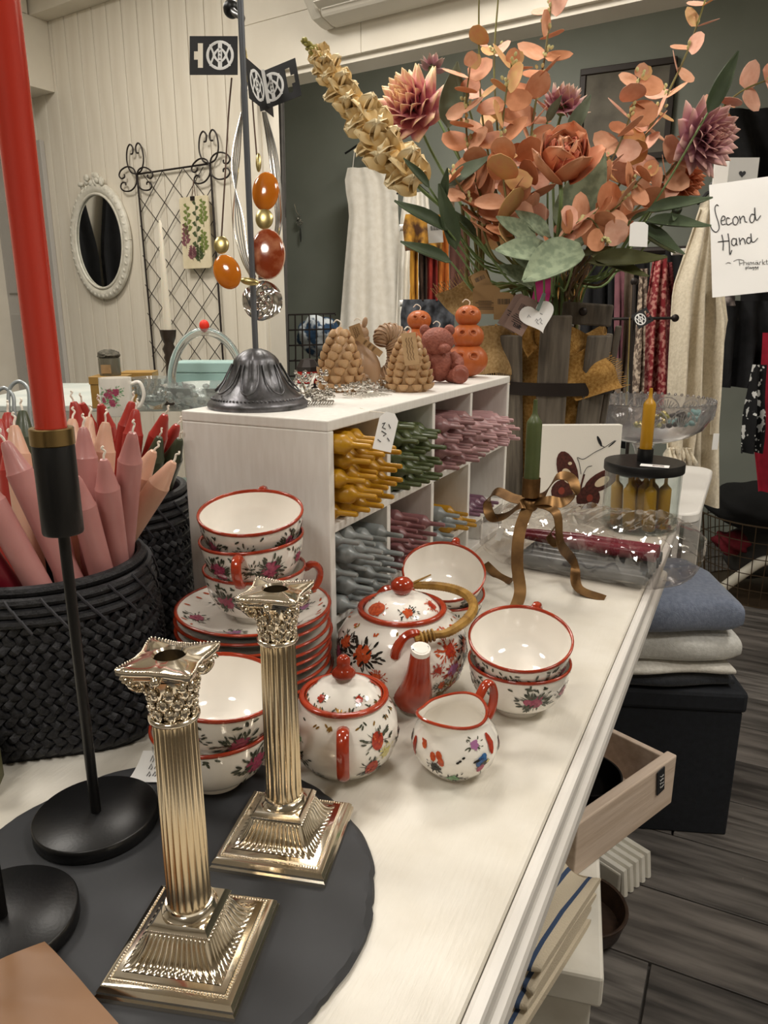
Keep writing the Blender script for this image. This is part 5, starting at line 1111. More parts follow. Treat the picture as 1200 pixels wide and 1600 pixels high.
# ================================================================== artificial flowers
def petal(L_=1.0, W_=0.6, cup=0.25, point=0.5, curl=0.15, ruff=0.0, nu=6, nv=6, th_=0.012, ex=0.6):
    def f(u, v):
        w_ = W_ * (max(0, math.sin(PI * min(1, v ** 0.75))) ** ex if v < 1 else 0) * (1 - point * v ** 3) + 0.02
        x = (u - .5) * w_; return (x, v * L_, cup * (x / max(W_, .01)) ** 2 * 4 * L_ * .35 + curl * v * v * L_ + ruff * math.sin(u * 11 + v * 5) * v * L_)
    return MB().sheet(f, nu, nv, th_)
def gmat(name, c1, c2, ax=1, rough=0.7, lo=.2, hi=.9):     # colour gradient along the petal (dyed fabric)
    m = bpy.data.materials.new(name); m.use_nodes = True; nt = m.node_tree; N = nt.nodes; L = nt.links; b = N['Principled BSDF']; b.inputs['Roughness'].default_value = rough
    tc_ = N.new('ShaderNodeTexCoord'); sx = N.new('ShaderNodeSeparateXYZ'); L.new(tc_.outputs['Object'], sx.inputs[0]); rp = N.new('ShaderNodeValToRGB'); L.new(sx.outputs[ax], rp.inputs[0])
    rp.color_ramp.elements[0].position = lo; rp.color_ramp.elements[1].position = hi; rp.color_ramp.elements[0].color = lin(c1); rp.color_ramp.elements[1].color = lin(c2); L.new(rp.outputs[0], b.inputs['Base Color']); return m
stem_m = mat('olive_stem', '7d7f45', 0.6, col2='6a5a38', vs=30); stem_b = mat('brown_stem', '54392a', 0.6, col2='6b5a36', vs=30); green_st = mat('green_stem', '6f8452', 0.6)
EM = [mat('eucalyptus_peach', 'dfaa8a', 0.65, col2='d29672', vs=2.5, vd=3), mat('eucalyptus_orange', 'd4936c', 0.65, col2='c38058', vs=2.5), mat('eucalyptus_coral', 'e8b8a0', 0.65, col2='d99f86', vs=2.5), mat('eucalyptus_yellow', 'd3b070', 0.65, col2='d39a6e', vs=2.0)]
EL = [mesh('leaf', petal(1.0, 0.95, 0.10, 0.0, 0.12, 0.0, 6, 8, .012, .45), m, ang=80) for m in EM]
budm = mesh('bud', MB().ell((0, 0.5, 0), (0.35, 0.5, 0.2), 6, 5), mat('pale_bud', 'c9c58c', 0.6))
def orient(d, n_):       # +Y -> d, +Z ~ n
    y_ = Vector(d).normalized(); z = Vector(n_); z = (z - y_ * z.dot(y_)); z = z.normalized() if z.length > 1e-4 else frame(y_)[0]; x = y_.cross(z); return Matrix((x, y_, z)).transposed()
from mathutils.bvhtree import BVHTree
OBS = []                                   # what already stands in the arrangement: (owner, centre, radius, surface)
def _reg(owner, V, P):
    c = sum(V, Vector()) / len(V); OBS.append((owner, c, max((v - c).length for v in V), BVHTree.FromPolygons(V, P)))
def reg_thing(root):
    for o in [root] + list(root.children) + [g for ch in root.children for g in ch.children]:
        if o.type == 'MESH' and o.data.vertices and not o.name.startswith('fringe'): _reg(root, [o.matrix_world @ v.co for v in o.data.vertices], [tuple(q.vertices) for q in o.data.polygons])
def hits(owner, V, P):
    c = sum(V, Vector()) / len(V); r_ = max((v - c).length for v in V); T_ = None; n_ = 0
    for ow, oc_, orr, ot in OBS:
        if ow is owner or (oc_ - c).length > r_ + orr: continue
        T_ = T_ or BVHTree.FromPolygons(V, P); n_ += len(T_.overlap(ot))
    return n_
MD = {}
def mdata(me):
    if me.name not in MD: MD[me.name] = ([v.co.copy() for v in me.vertices], [tuple(q.vertices) for q in me.polygons])
    return MD[me.name]
rs_ = random.Random(5)
def leafat(parent, me, p, d, n_, s, name='leaf', solve=0, depth=0.0):
    p = Vector(p); d = Vector(d).normalized(); n_ = Vector(n_); V0, P0 = mdata(me); best = None
    for k in range(max(1, solve)):
        f_ = k / max(1, solve); d2 = d + Vector((rs_.uniform(-1, 1), rs_.uniform(-1, 1), rs_.uniform(-1, 1))) * (1.5 * f_ if not depth else .12 * f_); n2 = n_ + Vector((rs_.uniform(-1, 1), rs_.uniform(-1, 1), rs_.uniform(-1, 1))) * 1.2 * f_
        s2 = s * (1 - .32 * f_ * rs_.random()); p2 = p + _F * (rs_.uniform(-1, 1) * depth * f_); q = orient(d2, n2)
        V = [p2 + q @ (v * s2) for v in V0]; h_ = hits(parent, V, P0) if solve else 0
        if best is None or h_ < best[0]: best = (h_, p2, q, s2, V)
        if h_ == 0: break
    h_, p2, q, s2, V = best; _reg(parent, V, P0)
    o = obj(name, me, None, parent, loc=p2 - parent.location); o.rotation_euler = q.to_euler(); o.scale = (s2, s2, s2); o['_p'] = 0; del o['_p']; return o
def stem(parent, mk, rad, m, seg=6, tries=150, name='stem', alone=False):
    best = None
    for k in range(tries):
        j = [Vector((rs_.uniform(-1, 1), rs_.uniform(-1, 1), 0)) * (.045 * k / tries), Vector((rs_.uniform(-1, 1), rs_.uniform(-1, 1), rs_.uniform(-.3, .3))) * (.05 * k / tries)]
        S = mk(*j); b = MB().tube(S, rad(S) if callable(rad) else rad, seg); V = [Vector(v) for v in b.v]; h_ = hits(parent, V, b.f)
        if best is None or h_ < best[0]: best = (h_, S, b, V)
        if h_ == 0: break
    h_, S, b, V = best
    if alone: o = obj(name, b, m); _reg(o, V, b.f); return o, S
    _reg(parent, V, b.f); b.v = [tuple(Vector(v) - parent.location) for v in b.v]; obj(name, b, m, parent); return S
def root2(px, d, j):      # foot on the bucket floor and a point in its mouth, fanned out like the heads so stems do not cross
    a = max(-.95, min(.95, (px - 850) / 330)); b_ = max(-.9, min(.9, (d - 1.52) / .11)); k = 1 / max(1, math.hypot(a, b_) * 1.05)
    o_ = (_R * a * .078 + _Fh * b_ * .078) * k + j
    if o_.length > .084: o_ *= .084 / o_.length
    return [Vector((FX, FY, FZ + .026)) + o_ * .9, Vector((FX, FY, FZ + .43)) + o_ * 1.05]
bpy.context.view_layer.update()
reg_thing(t)
# tags among the flowers
def htag(label, px, py, d, w_, h_, rot, m, bars=True, text=0, name='paper_label'):
    t = thing(name, label, 'tag', pd(px, py, d)); q = Matrix((_R, _F, _U)).transposed() @ Matrix.Rotation(rot, 3, 'Y')
    b = MB(); P = [(-w_ / 2, -h_ / 2), (w_ / 2, -h_ / 2), (w_ / 2, h_ * .38), (w_ * .28, h_ / 2), (-w_ * .28, h_ / 2), (-w_ / 2, h_ * .38)]
    b.add([q @ Vector((x, o, z)) for o in (0, .0006) for x, z in P], [(0, 1, 2, 3, 4, 5), (11, 10, 9, 8, 7, 6)] + [(k, (k + 1) % 6, 6 + (k + 1) % 6, 6 + k) for k in range(6)]); obj('card', b, m, t, smooth=False)
    b = MB(); r_ = random.Random(int(px))
    if bars:
        for k in range(9): b.box(q @ Vector((-w_ * .28 + w_ * .07 * k, -.0003, h_ * .16)), (w_ * r_.uniform(.015, .045), .0003, h_ * .2), rot=q)
    for k in range(text): b.box(q @ Vector((-w_ * .05, -.0003, -h_ * .06 - k * h_ * .055)), (w_ * r_.uniform(.45, .75), .0003, h_ * .016), rot=q)
    obj('print', b, MT['ink'], t, smooth=False)
    return t, q
kb = mat('brown_kraft_tag', '9a7a52', 0.8); pb = mat('mauve_kraft_tag', '8a7268', 0.8)
htag('kraft paper tag with barcode above the other kraft tags', 752, 440, 1.50, 0.034, 0.042, R(-25), kb)
htag('wide kraft paper tag with printed lines facing the pumpkins', 760, 468, 1.49, 0.055, 0.058, R(0), kb, False, 6)
htag('kraft paper tag with barcode between wide and mauve tags', 787, 478, 1.485, 0.040, 0.055, R(0), kb)
htag('mauve brown tag lying behind the lettered one', 806, 488, 1.475, 0.040, 0.075, R(32), pb, False, 3)
tq, q = htag('mauve brown tag with barcode and small black lettering', 816, 492, 1.465, 0.042, 0.075, R(30), pb, True, 5)
b = MB()
for sh in ([(-.009, .004), (-.009, -.004), (-.005, -.004), (-.005, .0), (-.009, 0)], [(-.003, 0), (0, .001), (0, -.004), (-.003, -.004), (-.002, -.001)], [(.002, .005), (.002, -.004)], [(.002, -.001), (.006, .002)], [(.003, -.001), (.006, -.004)]): b.tube([q @ Vector((x + .004, -.0006, z - .024)) for x, z in sh], .0008, 4)
obj('lettering', b, MT['ink'], tq)
htag('small white picture tag hanging under the drooping eucalyptus', 998, 366, 1.38, 0.034, 0.046, R(3), MT['paper'], False, 0)
htag('white barcode label hanging beside the yellow scarf', 680, 362, 1.50, 0.030, 0.045, R(-4), MT['paper'])
htag('white picture tag hanging above the barcode label', 700, 305, 1.50, 0.028, 0.056, R(4), MT['paper'], False, 0)
# heart tag with clothes peg
t = thing('heart_tag', 'white heart-shaped price tag clipped on with a small green peg', 'tag', pd(842, 500, 1.455)); q = Matrix((_R, _F, _U)).transposed() @ Matrix.Rotation(R(-18), 3, 'Y')
hp_ = []
for k in range(40):
    a = 2 * PI * k / 40; hp_.append((0.0021 * 16 * math.sin(a) ** 3 * 1.05, 0.0021 * (13 * math.cos(a) - 5 * math.cos(2 * a) - 2 * math.cos(3 * a) - math.cos(4 * a))))
b = MB(); cz_ = Vector((0, 0, 0.008)); n_ = 40; b.add([q @ (Vector((x, o, z)) + cz_) for o in (0, .0008) for x, z in hp_] + [q @ Vector((0, 0, 0.006)), q @ Vector((0, .0008, 0.006))], [(k, (k + 1) % n_, 2 * n_) for k in range(n_)] + [(n_ + (k + 1) % n_, n_ + k, 2 * n_ + 1) for k in range(n_)] + [(k, (k + 1) % n_, n_ + (k + 1) % n_, n_ + k) for k in range(n_)])
obj('heart_card', b, MT['paper'], t, smooth=False)
b = MB()
for sh in ([(-.008, .0), (-.004, .004), (-.002, -.001), (-.006, -.002), (-.003, -.008)], [(.0, .0), (.004, .003), (.005, -.003), (.001, -.005), (.004, -.010)], [(-.020, .012), (-.016, .016), (-.014, .010)], [(.006, .012), (.010, .008)]): b.tube([q @ Vector((x, -.0007, z)) for x, z in sh], .0005, 4)
obj('writing', b, mat('pencil_grey', '8a8a90', .7), t); obj('peg', MB().box(q @ Vector((0.014, -.003, 0.032)), (0.007, 0.006, 0.036), rot=q @ Matrix.Rotation(R(40), 3, 'Y')), mat('sage_peg', '7f928a', .6), t, smooth=False, bevel=.001)
tag(obj('pink_card', MB().box(pd(848, 452, 1.52), (0.035, 0.0008, 0.055), rot=Matrix((_R, _F, _U)).transposed() @ Matrix.Rotation(R(12), 3, 'Y')), mat('hot_pink_card', 'c2307c', .6)), 'hot pink card showing between leaves above the heart tag', 'card')
bpy.context.view_layer.update()
for o in [o for o in bpy.data.objects if o.name.startswith(('paper_label', 'heart_tag', 'pink_card')) and o.parent is None]: reg_thing(o)
BASE = Vector((FX, FY, FZ + 0.30))
re_ = random.Random(77)
def pathmk(pts, d0, d1):
    n_ = len(pts); hp_ = sum(q[0] for q in pts) / n_
    def mk(j, j2):
        P = [pd(x, y_, d0 + (d1 - d0) * i / max(1, n_ - 1)) + j2 * (1 - i / n_) for i, (x, y_) in enumerate(pts)]
        return spline(root2(hp_, (d0 + d1) / 2, j) + P, 8)
    return mk
def pyx(p):
    v = p - CAMPOS; return 800 - FPX * v.dot(_U) / v.dot(_F)
def eucalyptus(label, pts, d0, d1, size, step, start=0.25, mix=(0, 1, 2), tipbud=True, sm=stem_m, ymax=365):
    t = thing('eucalyptus_branch', label, 'branch', BASE, group='faux eucalyptus branches in the bucket')
    S = stem(t, pathmk(pts, d0, d1), lambda S: [0.0035 * (1 - .6 * i / len(S)) for i in range(len(S))], sm)
    acc = 0; k = 0; tot = sum((S[i + 1] - S[i]).length for i in range(len(S) - 1)); run = 0
    for i in range(len(S) - 1):
        d_ = S[i + 1] - S[i]; run += d_.length; acc += d_.length
        if run / tot < start or acc < step or pyx(S[i]) > ymax: continue
        acc = 0; f_ = run / tot; s_ = size * 1.2 * (1.1 - 0.35 * max(0, f_ - .4) / .6); dn = d_.normalized(); A_, B_, _ = frame(dn)
        a0_ = k * PI / 2 + re_.uniform(-.5, .5); k += 1
        for q in ((0, PI) if f_ > .8 else (0, 2.1, 4.2)):
            a = a0_ + q; out = A_ * math.cos(a) + B_ * math.sin(a); ld = (out + dn * re_.uniform(-.1, .75)).normalized(); nm = (dn * .55 - _F * re_.uniform(0.5, 1.6) + Vector((re_.uniform(-.5, .5), re_.uniform(-.5, .5), re_.uniform(-.3, .5))))
            leafat(t, EL[re_.choice(mix)], S[i], ld, nm, s_ * re_.uniform(.85, 1.12), 'leaf', 140)
        if f_ > .55 and re_.random() < .45:
            for q in range(5):
                dd_ = (dn + Vector((re_.uniform(-.7, .7), re_.uniform(-.7, .7), re_.uniform(-.2, .6)))); leafat(t, budm, S[i] + dd_ * 0.008 * q * .5, dd_, -_F, 0.010, 'bud', 15)
    if tipbud:
        leafat(t, EL[mix[0]], S[-1], S[-1] - S[-3], -_F, size * .5, 'leaf', 140); leafat(t, EL[3], S[-1], (S[-1] - S[-3]).normalized() + _R * .8, -_F, size * .5, 'leaf', 140)
    return t
# dahlias
def dahlia(label, px, py, d, r_, axis, c1, c2, n_=56, name='dahlia'):
    c = pd(px, py, d); t = thing(name, label, 'flower', c, group='faux dahlias in the bucket'); ax = Vector(axis).normalized(); A_, B_, _ = frame(ax)
    m1 = gmat('dahlia_petal', c1, c2, lo=.5, hi=1.05); me = mesh('petal', petal(1.0, 0.58, -0.5, 0.45, 0.22, 0, 4, 5, 0.01), m1, ang=80)
    for k in range(n_):
        f_ = k / n_; a = k * 2.39996; el = R(88 - 105 * f_); out = A_ * math.cos(a) + B_ * math.sin(a); d_ = out * math.cos(el) + ax * math.sin(el); s_ = r_ * (0.45 + 0.62 * f_)
        leafat(t, me, c + d_ * r_ * 0.12 - ax * r_ * .15 * f_, d_, ax * math.cos(el) - out * math.sin(el), s_, 'petal')
    stem(t, lambda j, j2: spline(root2(px, d, j) + [c.lerp(BASE, .55) + j2, c - ax * r_ * 1.2 - _U * .05 + j2 * .4, c - ax * r_ * .2], 7), 0.003, green_st)
    obj('calyx', MB().ell(-ax * r_ * .22, r_ * .3, 10, 6), green_st, t)
dahlia('pink and yellow dahlia turned towards the necklace stand', 640, 165, 1.58, 0.083, -_R * .55 - _F * .75 + _U * .2, 'd68496', 'f5d7a4', 70)
dahlia('dusky pink dahlia under the right-hand eucalyptus tips', 1105, 215, 1.50, 0.070, _R * .35 - _F * .8 - _U * .25, 'b98092', 'dcb0a0', 70)
dahlia('small pink dahlia half hidden above the orange peony', 882, 160, 1.55, 0.052, _R * .2 - _F * .6 + _U * .6, 'c78f9c', 'ecd0b8', 44)
dahlia('closed mauve dahlia bud above the pink and yellow dahlia', 676, 102, 1.72, 0.033, _U + _R * .1, 'b58a92', 'd9c3b2', 26, 'dahlia_bud')
dahlia('burnt orange dahlia low behind the white sign', 1070, 285, 1.66, 0.055, _R * .5 - _F * .5 - _U * .4, 'c06a40', 'dc9068', 44)
# peony
c = pd(880, 248, 1.40); t = thing('peony', 'large burnt orange peony in the middle of the arrangement', 'flower', c); ax = (-_F * .8 + _U * .42).normalized(); A_, B_, _ = frame(ax)
pm1 = gmat('peony_petal', 'c06a40', 'e0a07a', lo=.1, hi=1.0); pm2 = gmat('peony_centre', 'a04a3c', 'c46e52', lo=.1, hi=1.0)
me1 = mesh('outer_petal', petal(1.0, 1.05, 0.5, 0.0, 0.60, 0.035, 8, 8, .012, .35), pm1, ang=80); me2 = mesh('inner_petal', petal(1.0, 0.8, 0.4, 0.0, 0.35, 0.10, 10, 6, .012, .35), pm2, ang=80)
for k in range(14):
    a = k * 2.39996; f_ = k / 14; el = R(75 - 58 * f_); out = A_ * math.cos(a) + B_ * math.sin(a); d_ = out * math.cos(el) + ax * math.sin(el); leafat(t, me1, c - ax * .04 + out * (.006 + .012 * f_), d_, ax * math.cos(el) - out * math.sin(el), 0.070 + .008 * f_, 'outer_petal')
for k in range(24):
    a = k * 2.39996; f_ = k / 24; el = R(88 - 30 * f_); out = A_ * math.cos(a) + B_ * math.sin(a); d_ = out * math.cos(el) + ax * math.sin(el); leafat(t, me2, c - ax * .018 + out * .030 * f_, d_, ax * math.cos(el) - out * math.sin(el), 0.050 + re_.uniform(-.006, .006), 'inner_petal')
stem(t, lambda j, j2: spline(root2(880, 1.40, j) + [c.lerp(BASE, .5) + j2, c - _U * .08 + _F * .02 + j2 * .4, c - ax * .03], 7), 0.004, green_st)
# snapdragon
t = thing('snapdragon', 'tall cream yellow snapdragon stem leaning towards the necklace stand', 'flower', BASE)
S = stem(t, pathmk([(770, 400), (700, 330), (655, 290), (600, 225), (540, 145), (500, 90), (474, 62)], 1.52, 1.40), lambda S: [0.0048 * (1 - .55 * i / len(S)) for i in range(len(S))], green_st)
sm_ = gmat('snapdragon_petal', 'dcb872', 'f3e2ba', lo=.1, hi=.9); fb = MB(); pt_ = petal(1.0, 0.95, 0.4, 0.0, 0.45, 0.09, 8, 6, 0.015, .3)
for k, (rx, rz) in enumerate(((10, 0), (25, 70), (25, -70), (-35, 35), (-35, -35), (-10, 180))): fb.join(pt_, Matrix.Rotation(R(rz), 4, 'Y') @ Matrix.Rotation(R(rx), 4, 'X') @ Matrix.Diagonal((.8, .8, .8, 1)))
fl_m = mesh('floret', fb, sm_, ang=80); gb = mesh('green_bud', MB().ell((0, .5, 0), (.32, .55, .32), 8, 6), mat('snapdragon_bud', '8d8a45', 0.6, col2='a59a58', vs=3))
n_ = len(S); i0 = int(n_ * .50)
for k in range(24):
    f_ = k / 24; i = min(n_ - 2, int(i0 + (n_ - 1 - i0) * (f_ ** .9) * .80)); dn = (S[i + 1] - S[i]).normalized(); A_, B_, _ = frame(dn); a = k * 2.39996; out = A_ * math.cos(a) + B_ * math.sin(a)
    leafat(t, fl_m, S[i], out * .9 + dn * .45 - _F * .3, dn, 0.070 * (1 - .60 * f_) * re_.uniform(.85, 1.15), 'floret')
for k in range(16):
    i = min(n_ - 2, int(n_ * .86 + (n_ * .14) * k / 16)); dn = (S[i + 1] - S[i]).normalized(); A_, B_, _ = frame(dn); a = k * 2.39996
    leafat(t, gb, S[i], (A_ * math.cos(a) + B_ * math.sin(a)) * .8 + dn, dn, 0.017 - .0006 * k, 'green_bud')
# green foliage
LM = {'lamb': mat('silvery_green_leaf', '8f9c80', 0.8, col2='75836a', vs=9, vd=5, contrast=(.42, .58)), 'dark': mat('dark_green_leaf', '48563a', 0.6, col2='3b4930', vs=3), 'olive': mat('olive_green_leaf', '5f6138', 0.6, col2='505432', vs=3), 'grey': mat('grey_green_leaf', '74806c', 0.7, col2='66735f', vs=3)}
LF = {k: mesh('leaf', petal(1.0, w_, 0.25, 0.45, 0.12, 0.01, 6, 8), LM[k], ang=80) for k, w_ in (('lamb', .52), ('dark', .27), ('olive', .30), ('grey', .40))}
def spraygreen(label, kind, items, d=1.45):
    t = thing('foliage_stem', label, 'foliage', BASE, group='faux green foliage in the bucket')
    for (x0, y0, x1, y1, dd) in items:
        a, b_ = pd(x0, y0, d + dd), pd(x1, y1, d + dd - .03); o = leafat(t, LF[kind], a, b_ - a, -_F * 1.0 + _U * .5, (b_ - a).length, 'leaf', 60, .09); a = o.location + t.location
        stem(t, lambda j, j2: spline(root2(sum(q[0] for q in items) / len(items), d + .03, j) + [a.lerp(BASE, .35) + j2, a], 6), 0.0022, green_st if kind != 'olive' else stem_b, 5)
spraygreen('silvery speckled leaf stem drooping over the bucket front', 'lamb', [(840, 380, 770, 345, .0), (865, 395, 770, 400, -.03), (850, 430, 788, 395, -.01), (905, 380, 815, 450, -.05), (835, 445, 775, 420, .02), (880, 370, 945, 245, .05), (860, 370, 800, 335, .03), (870, 400, 935, 350, .03)])
spraygreen('long narrow dark green leaf stem beside the snapdragon', 'dark', [(700, 360, 612, 322, .0), (712, 390, 682, 290, .02), (705, 410, 622, 385, -.02), (670, 300, 625, 255, 0), (690, 320, 700, 262, 0), (745, 370, 700, 330, .04)])
spraygreen('broad dark green leaf stem drooping towards the cardigan', 'dark', [(1010, 330, 1112, 318, .0), (1010, 345, 1108, 362, -.01), (995, 350, 1065, 405, 0), (985, 345, 1020, 330, -.02), (1060, 320, 1050, 350, 0), (1095, 190, 1142, 90, .03)])
spraygreen('olive brown leaf stem hanging over the handle bar', 'olive', [(920, 410, 1040, 412, .02), (925, 400, 1010, 440, .03), (1000, 360, 1052, 402, .02), (905, 400, 960, 390, 0)])
spraygreen('grey green serrated leaf stem above the peony', 'grey', [(890, 210, 925, 150, .05), (855, 190, 880, 150, .06), (700, 200, 715, 100, .06), (730, 160, 705, 110, .06), (700, 290, 770, 250, .05)])
for k in range(7): tag(stem(None, lambda j, j2: spline(root2(800 + 22 * k, 1.50, j) + [pd(845 + 9 * k, 440, 1.60) + j2, pd(880 + 8 * k, 395, 1.57) + j2, pd(895 + 9 * k, 340, 1.55) + j2 * .5], 6), 0.0042, stem_b, 7, 90, 'twig', True)[0], 'thick reddish brown stem in the bundle above the heart tag', 'stem', 'brown stems in the bucket')
for k in range(4): tag(stem(None, lambda j, j2: spline(root2(650 + 25 * k, 1.54, j) + [pd(738 + 8 * k, 450, 1.62) + j2, pd(730 + 9 * k, 395, 1.58) + j2, pd(722 + 12 * k, 320, 1.56) + j2 * .5], 6), 0.0040, stem_m, 7, 90, 'flower_stem', True)[0], 'olive green stem rising above the kraft tags', 'stem', 'green stems in the bucket')
E1 = 'tall peach eucalyptus branch rising past the air conditioner'
eucalyptus('tall thin peach eucalyptus branch with few leaves below the air conditioner', [(800, 400), (775, 300), (752, 170), (748, 20), (752, -40)], 1.60, 1.50, 0.044, 0.085, .22, (2, 0, 3))
eucalyptus('tall thin peach eucalyptus branch with yellow tipped leaves against the lintel', [(805, 400), (790, 300), (775, 120), (780, 0), (784, -40)], 1.62, 1.56, 0.042, 0.11, .3, (2, 3))
eucalyptus('upright peach eucalyptus branch with large leaves above the peony', [(818, 400), (818, 300), (830, 180), (848, 90), (860, 0), (866, -50)], 1.55, 1.47, 0.056, 0.034, .34, (0, 2, 1))
eucalyptus('dense orange eucalyptus branch beside the pink dahlia', [(800, 390), (770, 320), (745, 250), (735, 170), (738, 105)], 1.52, 1.44, 0.056, 0.025, .40, (0, 1, 0))
eucalyptus('dense orange eucalyptus branch between dahlia and peony', [(812, 390), (795, 320), (785, 240), (790, 160), (800, 100)], 1.48, 1.44, 0.058, 0.026, .40, (1, 0, 3))
eucalyptus('orange eucalyptus branch spreading right of the peony', [(870, 400), (920, 330), (955, 260), (985, 190), (1002, 120)], 1.50, 1.46, 0.056, 0.025, .38, (0, 1, 2))
eucalyptus('long coral eucalyptus branch reaching up above the picture frame', [(880, 400), (960, 300), (1020, 190), (1070, 90), (1102, 0), (1112, -40)], 1.60, 1.52, 0.050, 0.036, .3, (2, 0, 3))
eucalyptus('coral eucalyptus branch bending out over the Second Hand sign', [(890, 400), (980, 310), (1060, 220), (1130, 150), (1195, 122), (1230, 110)], 1.56, 1.48, 0.050, 0.034, .3, (0, 2, 1))
eucalyptus('short drooping orange eucalyptus branch above the white picture tag', [(880, 400), (925, 340), (960, 330), (985, 300), (1010, 270)], 1.46, 1.42, 0.052, 0.026, .44, (1, 0))
eucalyptus('low orange eucalyptus branch beneath the peony', [(850, 400), (900, 350), (930, 370), (945, 385)], 1.46, 1.40, 0.050, 0.03, .5, (1, 2), False, stem_m, 395)
eucalyptus('orange eucalyptus branch low behind the pumpkins', [(790, 400), (765, 350), (745, 320), (725, 290), (705, 265)], 1.52, 1.46, 0.050, 0.026, .46, (1, 0), False)
# ================================================================== ottoman and sweaters
oA = Vector((0.074, 1.702, 0)); orot = R(20); oq = Matrix.Rotation(orot, 3, 'Z'); oc = oA + oq @ Vector((-0.19, 0.19, 0))
navy = mat('dark_navy_fabric', '191d24', 0.8, col2='14171d', vs=90, bump=0.2, bs=400)
t = thing('storage_ottoman', 'dark navy fabric storage ottoman with lid carrying folded sweaters', 'ottoman', oc, (0, 0, orot))
obj('box', MB().lohi((-0.183, -0.183, 0), (0.183, 0.183, 0.325)), navy, t, smooth=False, bevel=0.004)
obj('lid', MB().lohi((-0.19, -0.19, 0.3255), (0.19, 0.19, 0.376)), navy, t, smooth=False, bevel=0.010)
def knit(name, c, c2): return mat(name, c, 0.95, col2=c2, vs=120, vd=3, bump=0.6, bs=350, sheen=0.3)
def folded(name, label, cat, loc, rot, w_, d_, h_, m, seed, group=None, layers=2, m2=None):
    t = thing(name, label, cat, loc, rot, group); r_ = random.Random(seed); lh = h_ / layers
    for k in range(layers):
        ph = r_.uniform(0, 6); ww = w_ * r_.uniform(.94, 1.0); dd = d_ * r_.uniform(.94, 1.0); z0 = k * lh
        def f(u, v):
            # a rounded slab: superellipse cross-section closed round the front fold
            a = 2 * PI * v; cx = math.cos(a); sx = math.sin(a); e = 0.45 if h_ > .03 else .3
            X = (abs(cx) ** e) * (1 if cx > 0 else -1) * dd / 2; Zz = (abs(sx) ** .6) * (1 if sx > 0 else -1) * lh * .50 + lh / 2
            Y = (u - .5) * ww
            top = sx > 0
            Zz += (0.006 * math.sin(u * 7 + ph) * math.sin(X * 30 + ph) if top and k == layers - 1 else 0); X += 0.006 * math.sin(u * 8 + ph + k)
            ed = abs(u - .5) * 2; kz = 1 - 0.35 * max(0, ed - .86) / .14
            return (Y, X, z0 + lh / 2 + (Zz - lh / 2) * kz)
        b = MB(); n_ = 32; b.grid(f, 20, n_)
        b.add([f(0, j / n_) for j in range(n_)], [tuple(range(n_))]); b.add([f(1, j / n_) for j in range(n_)], [tuple(reversed(range(n_)))])
        obj('folded_layer', b, m2 if (m2 and k == 0) else m, t, ang=75)
    return t
sx_ = Matrix.Rotation(orot + R(6), 3, 'Z'); so = pz(1070, 1050, 0.378)
so = Vector((oc.x + 0.005, oc.y - 0.02, 0.378))
folded('sweater', 'white knitted sweater with dark stripe, lowest of the folded pile', 'sweater', so, sx_, 0.30, 0.34, 0.055, knit('cream_white_knit', 'dcd8cf', 'cbc7bd'), 1, 'folded sweaters on the ottoman', 2, knit('black_stripe_knit', '1f2228', '15171c'))
folded('sweater', 'pale grey knitted sweater in the middle of the folded pile', 'sweater', so + Vector((0.006, 0, 0.050)), sx_, 0.31, 0.33, 0.078, knit('pale_grey_knit', 'c8c8c4', 'b7b7b2'), 2, 'folded sweaters on the ottoman', 1, knit('light_grey_knit', 'd2d1cc', 'c2c1bb'))
folded('sweater', 'blue grey knitted sweater on top of the folded pile', 'sweater', so + Vector((0.0, -0.005, 0.122)), sx_, 0.31, 0.34, 0.100, knit('blue_grey_knit', '7d8699', '6c7588'), 3, 'folded sweaters on the ottoman', 1)

# ================================================================== white bench, towels and crate
bq = R(12); bcn = Vector((-0.081, 0.783, 0)); bm_ = Matrix.Rotation(bq, 3, 'Z')
t = thing('white_bench', 'low white painted bench under the table carrying towels and crate', 'bench', bcn, (0, 0, bq))
wbm = mat('chalky_white_paint', 'e4e1d8', 0.6, col2='d3cfc3', vs=12, vd=4, bump=0.15, bs=40)
obj('seat_board', MB().lohi((-0.42, 0.0, 0.352), (0.0, 0.36, 0.400)), wbm, t, smooth=False, bevel=0.005)
obj('body', MB().lohi((-0.40, 0.012, 0.0), (-0.012, 0.35, 0.3515)), wbm, t, smooth=False, bevel=0.003)
# towels
def stripe_mat(name, base, line, ax, centres, w_):
    m = mat(name, base, 0.95, bump=0.5, bs=500); nt = m.node_tree; N = nt.nodes; L = nt.links; b = N['Principled BSDF']
    tc_ = N.new('ShaderNodeTexCoord'); sx = N.new('ShaderNodeSeparateXYZ'); L.new(tc_.outputs['Object'], sx.inputs[0]); prev = None
    for c in centres:
        s_ = N.new('ShaderNodeMath'); s_.operation = 'SUBTRACT'; s_.inputs[1].default_value = c; L.new(sx.outputs[ax], s_.inputs[0]); a = N.new('ShaderNodeMath'); a.operation = 'ABSOLUTE'; L.new(s_.outputs[0], a.inputs[0])
        l_ = N.new('ShaderNodeMath'); l_.operation = 'LESS_THAN'; l_.inputs[1].default_value = w_; L.new(a.outputs[0], l_.inputs[0])
        if prev is None: prev = l_.outputs[0]
        else:
            mx = N.new('ShaderNodeMath'); mx.operation = 'MAXIMUM'; L.new(prev, mx.inputs[0]); L.new(l_.outputs[0], mx.inputs[1]); prev = mx.outputs[0]
    mixn = N.new('ShaderNodeMix'); mixn.data_type = 'RGBA'; mixn.inputs[6].default_value = lin(base); mixn.inputs[7].default_value = lin(line); L.new(prev, mixn.inputs[0]); L.new(mixn.outputs[2], b.inputs['Base Color']); return m
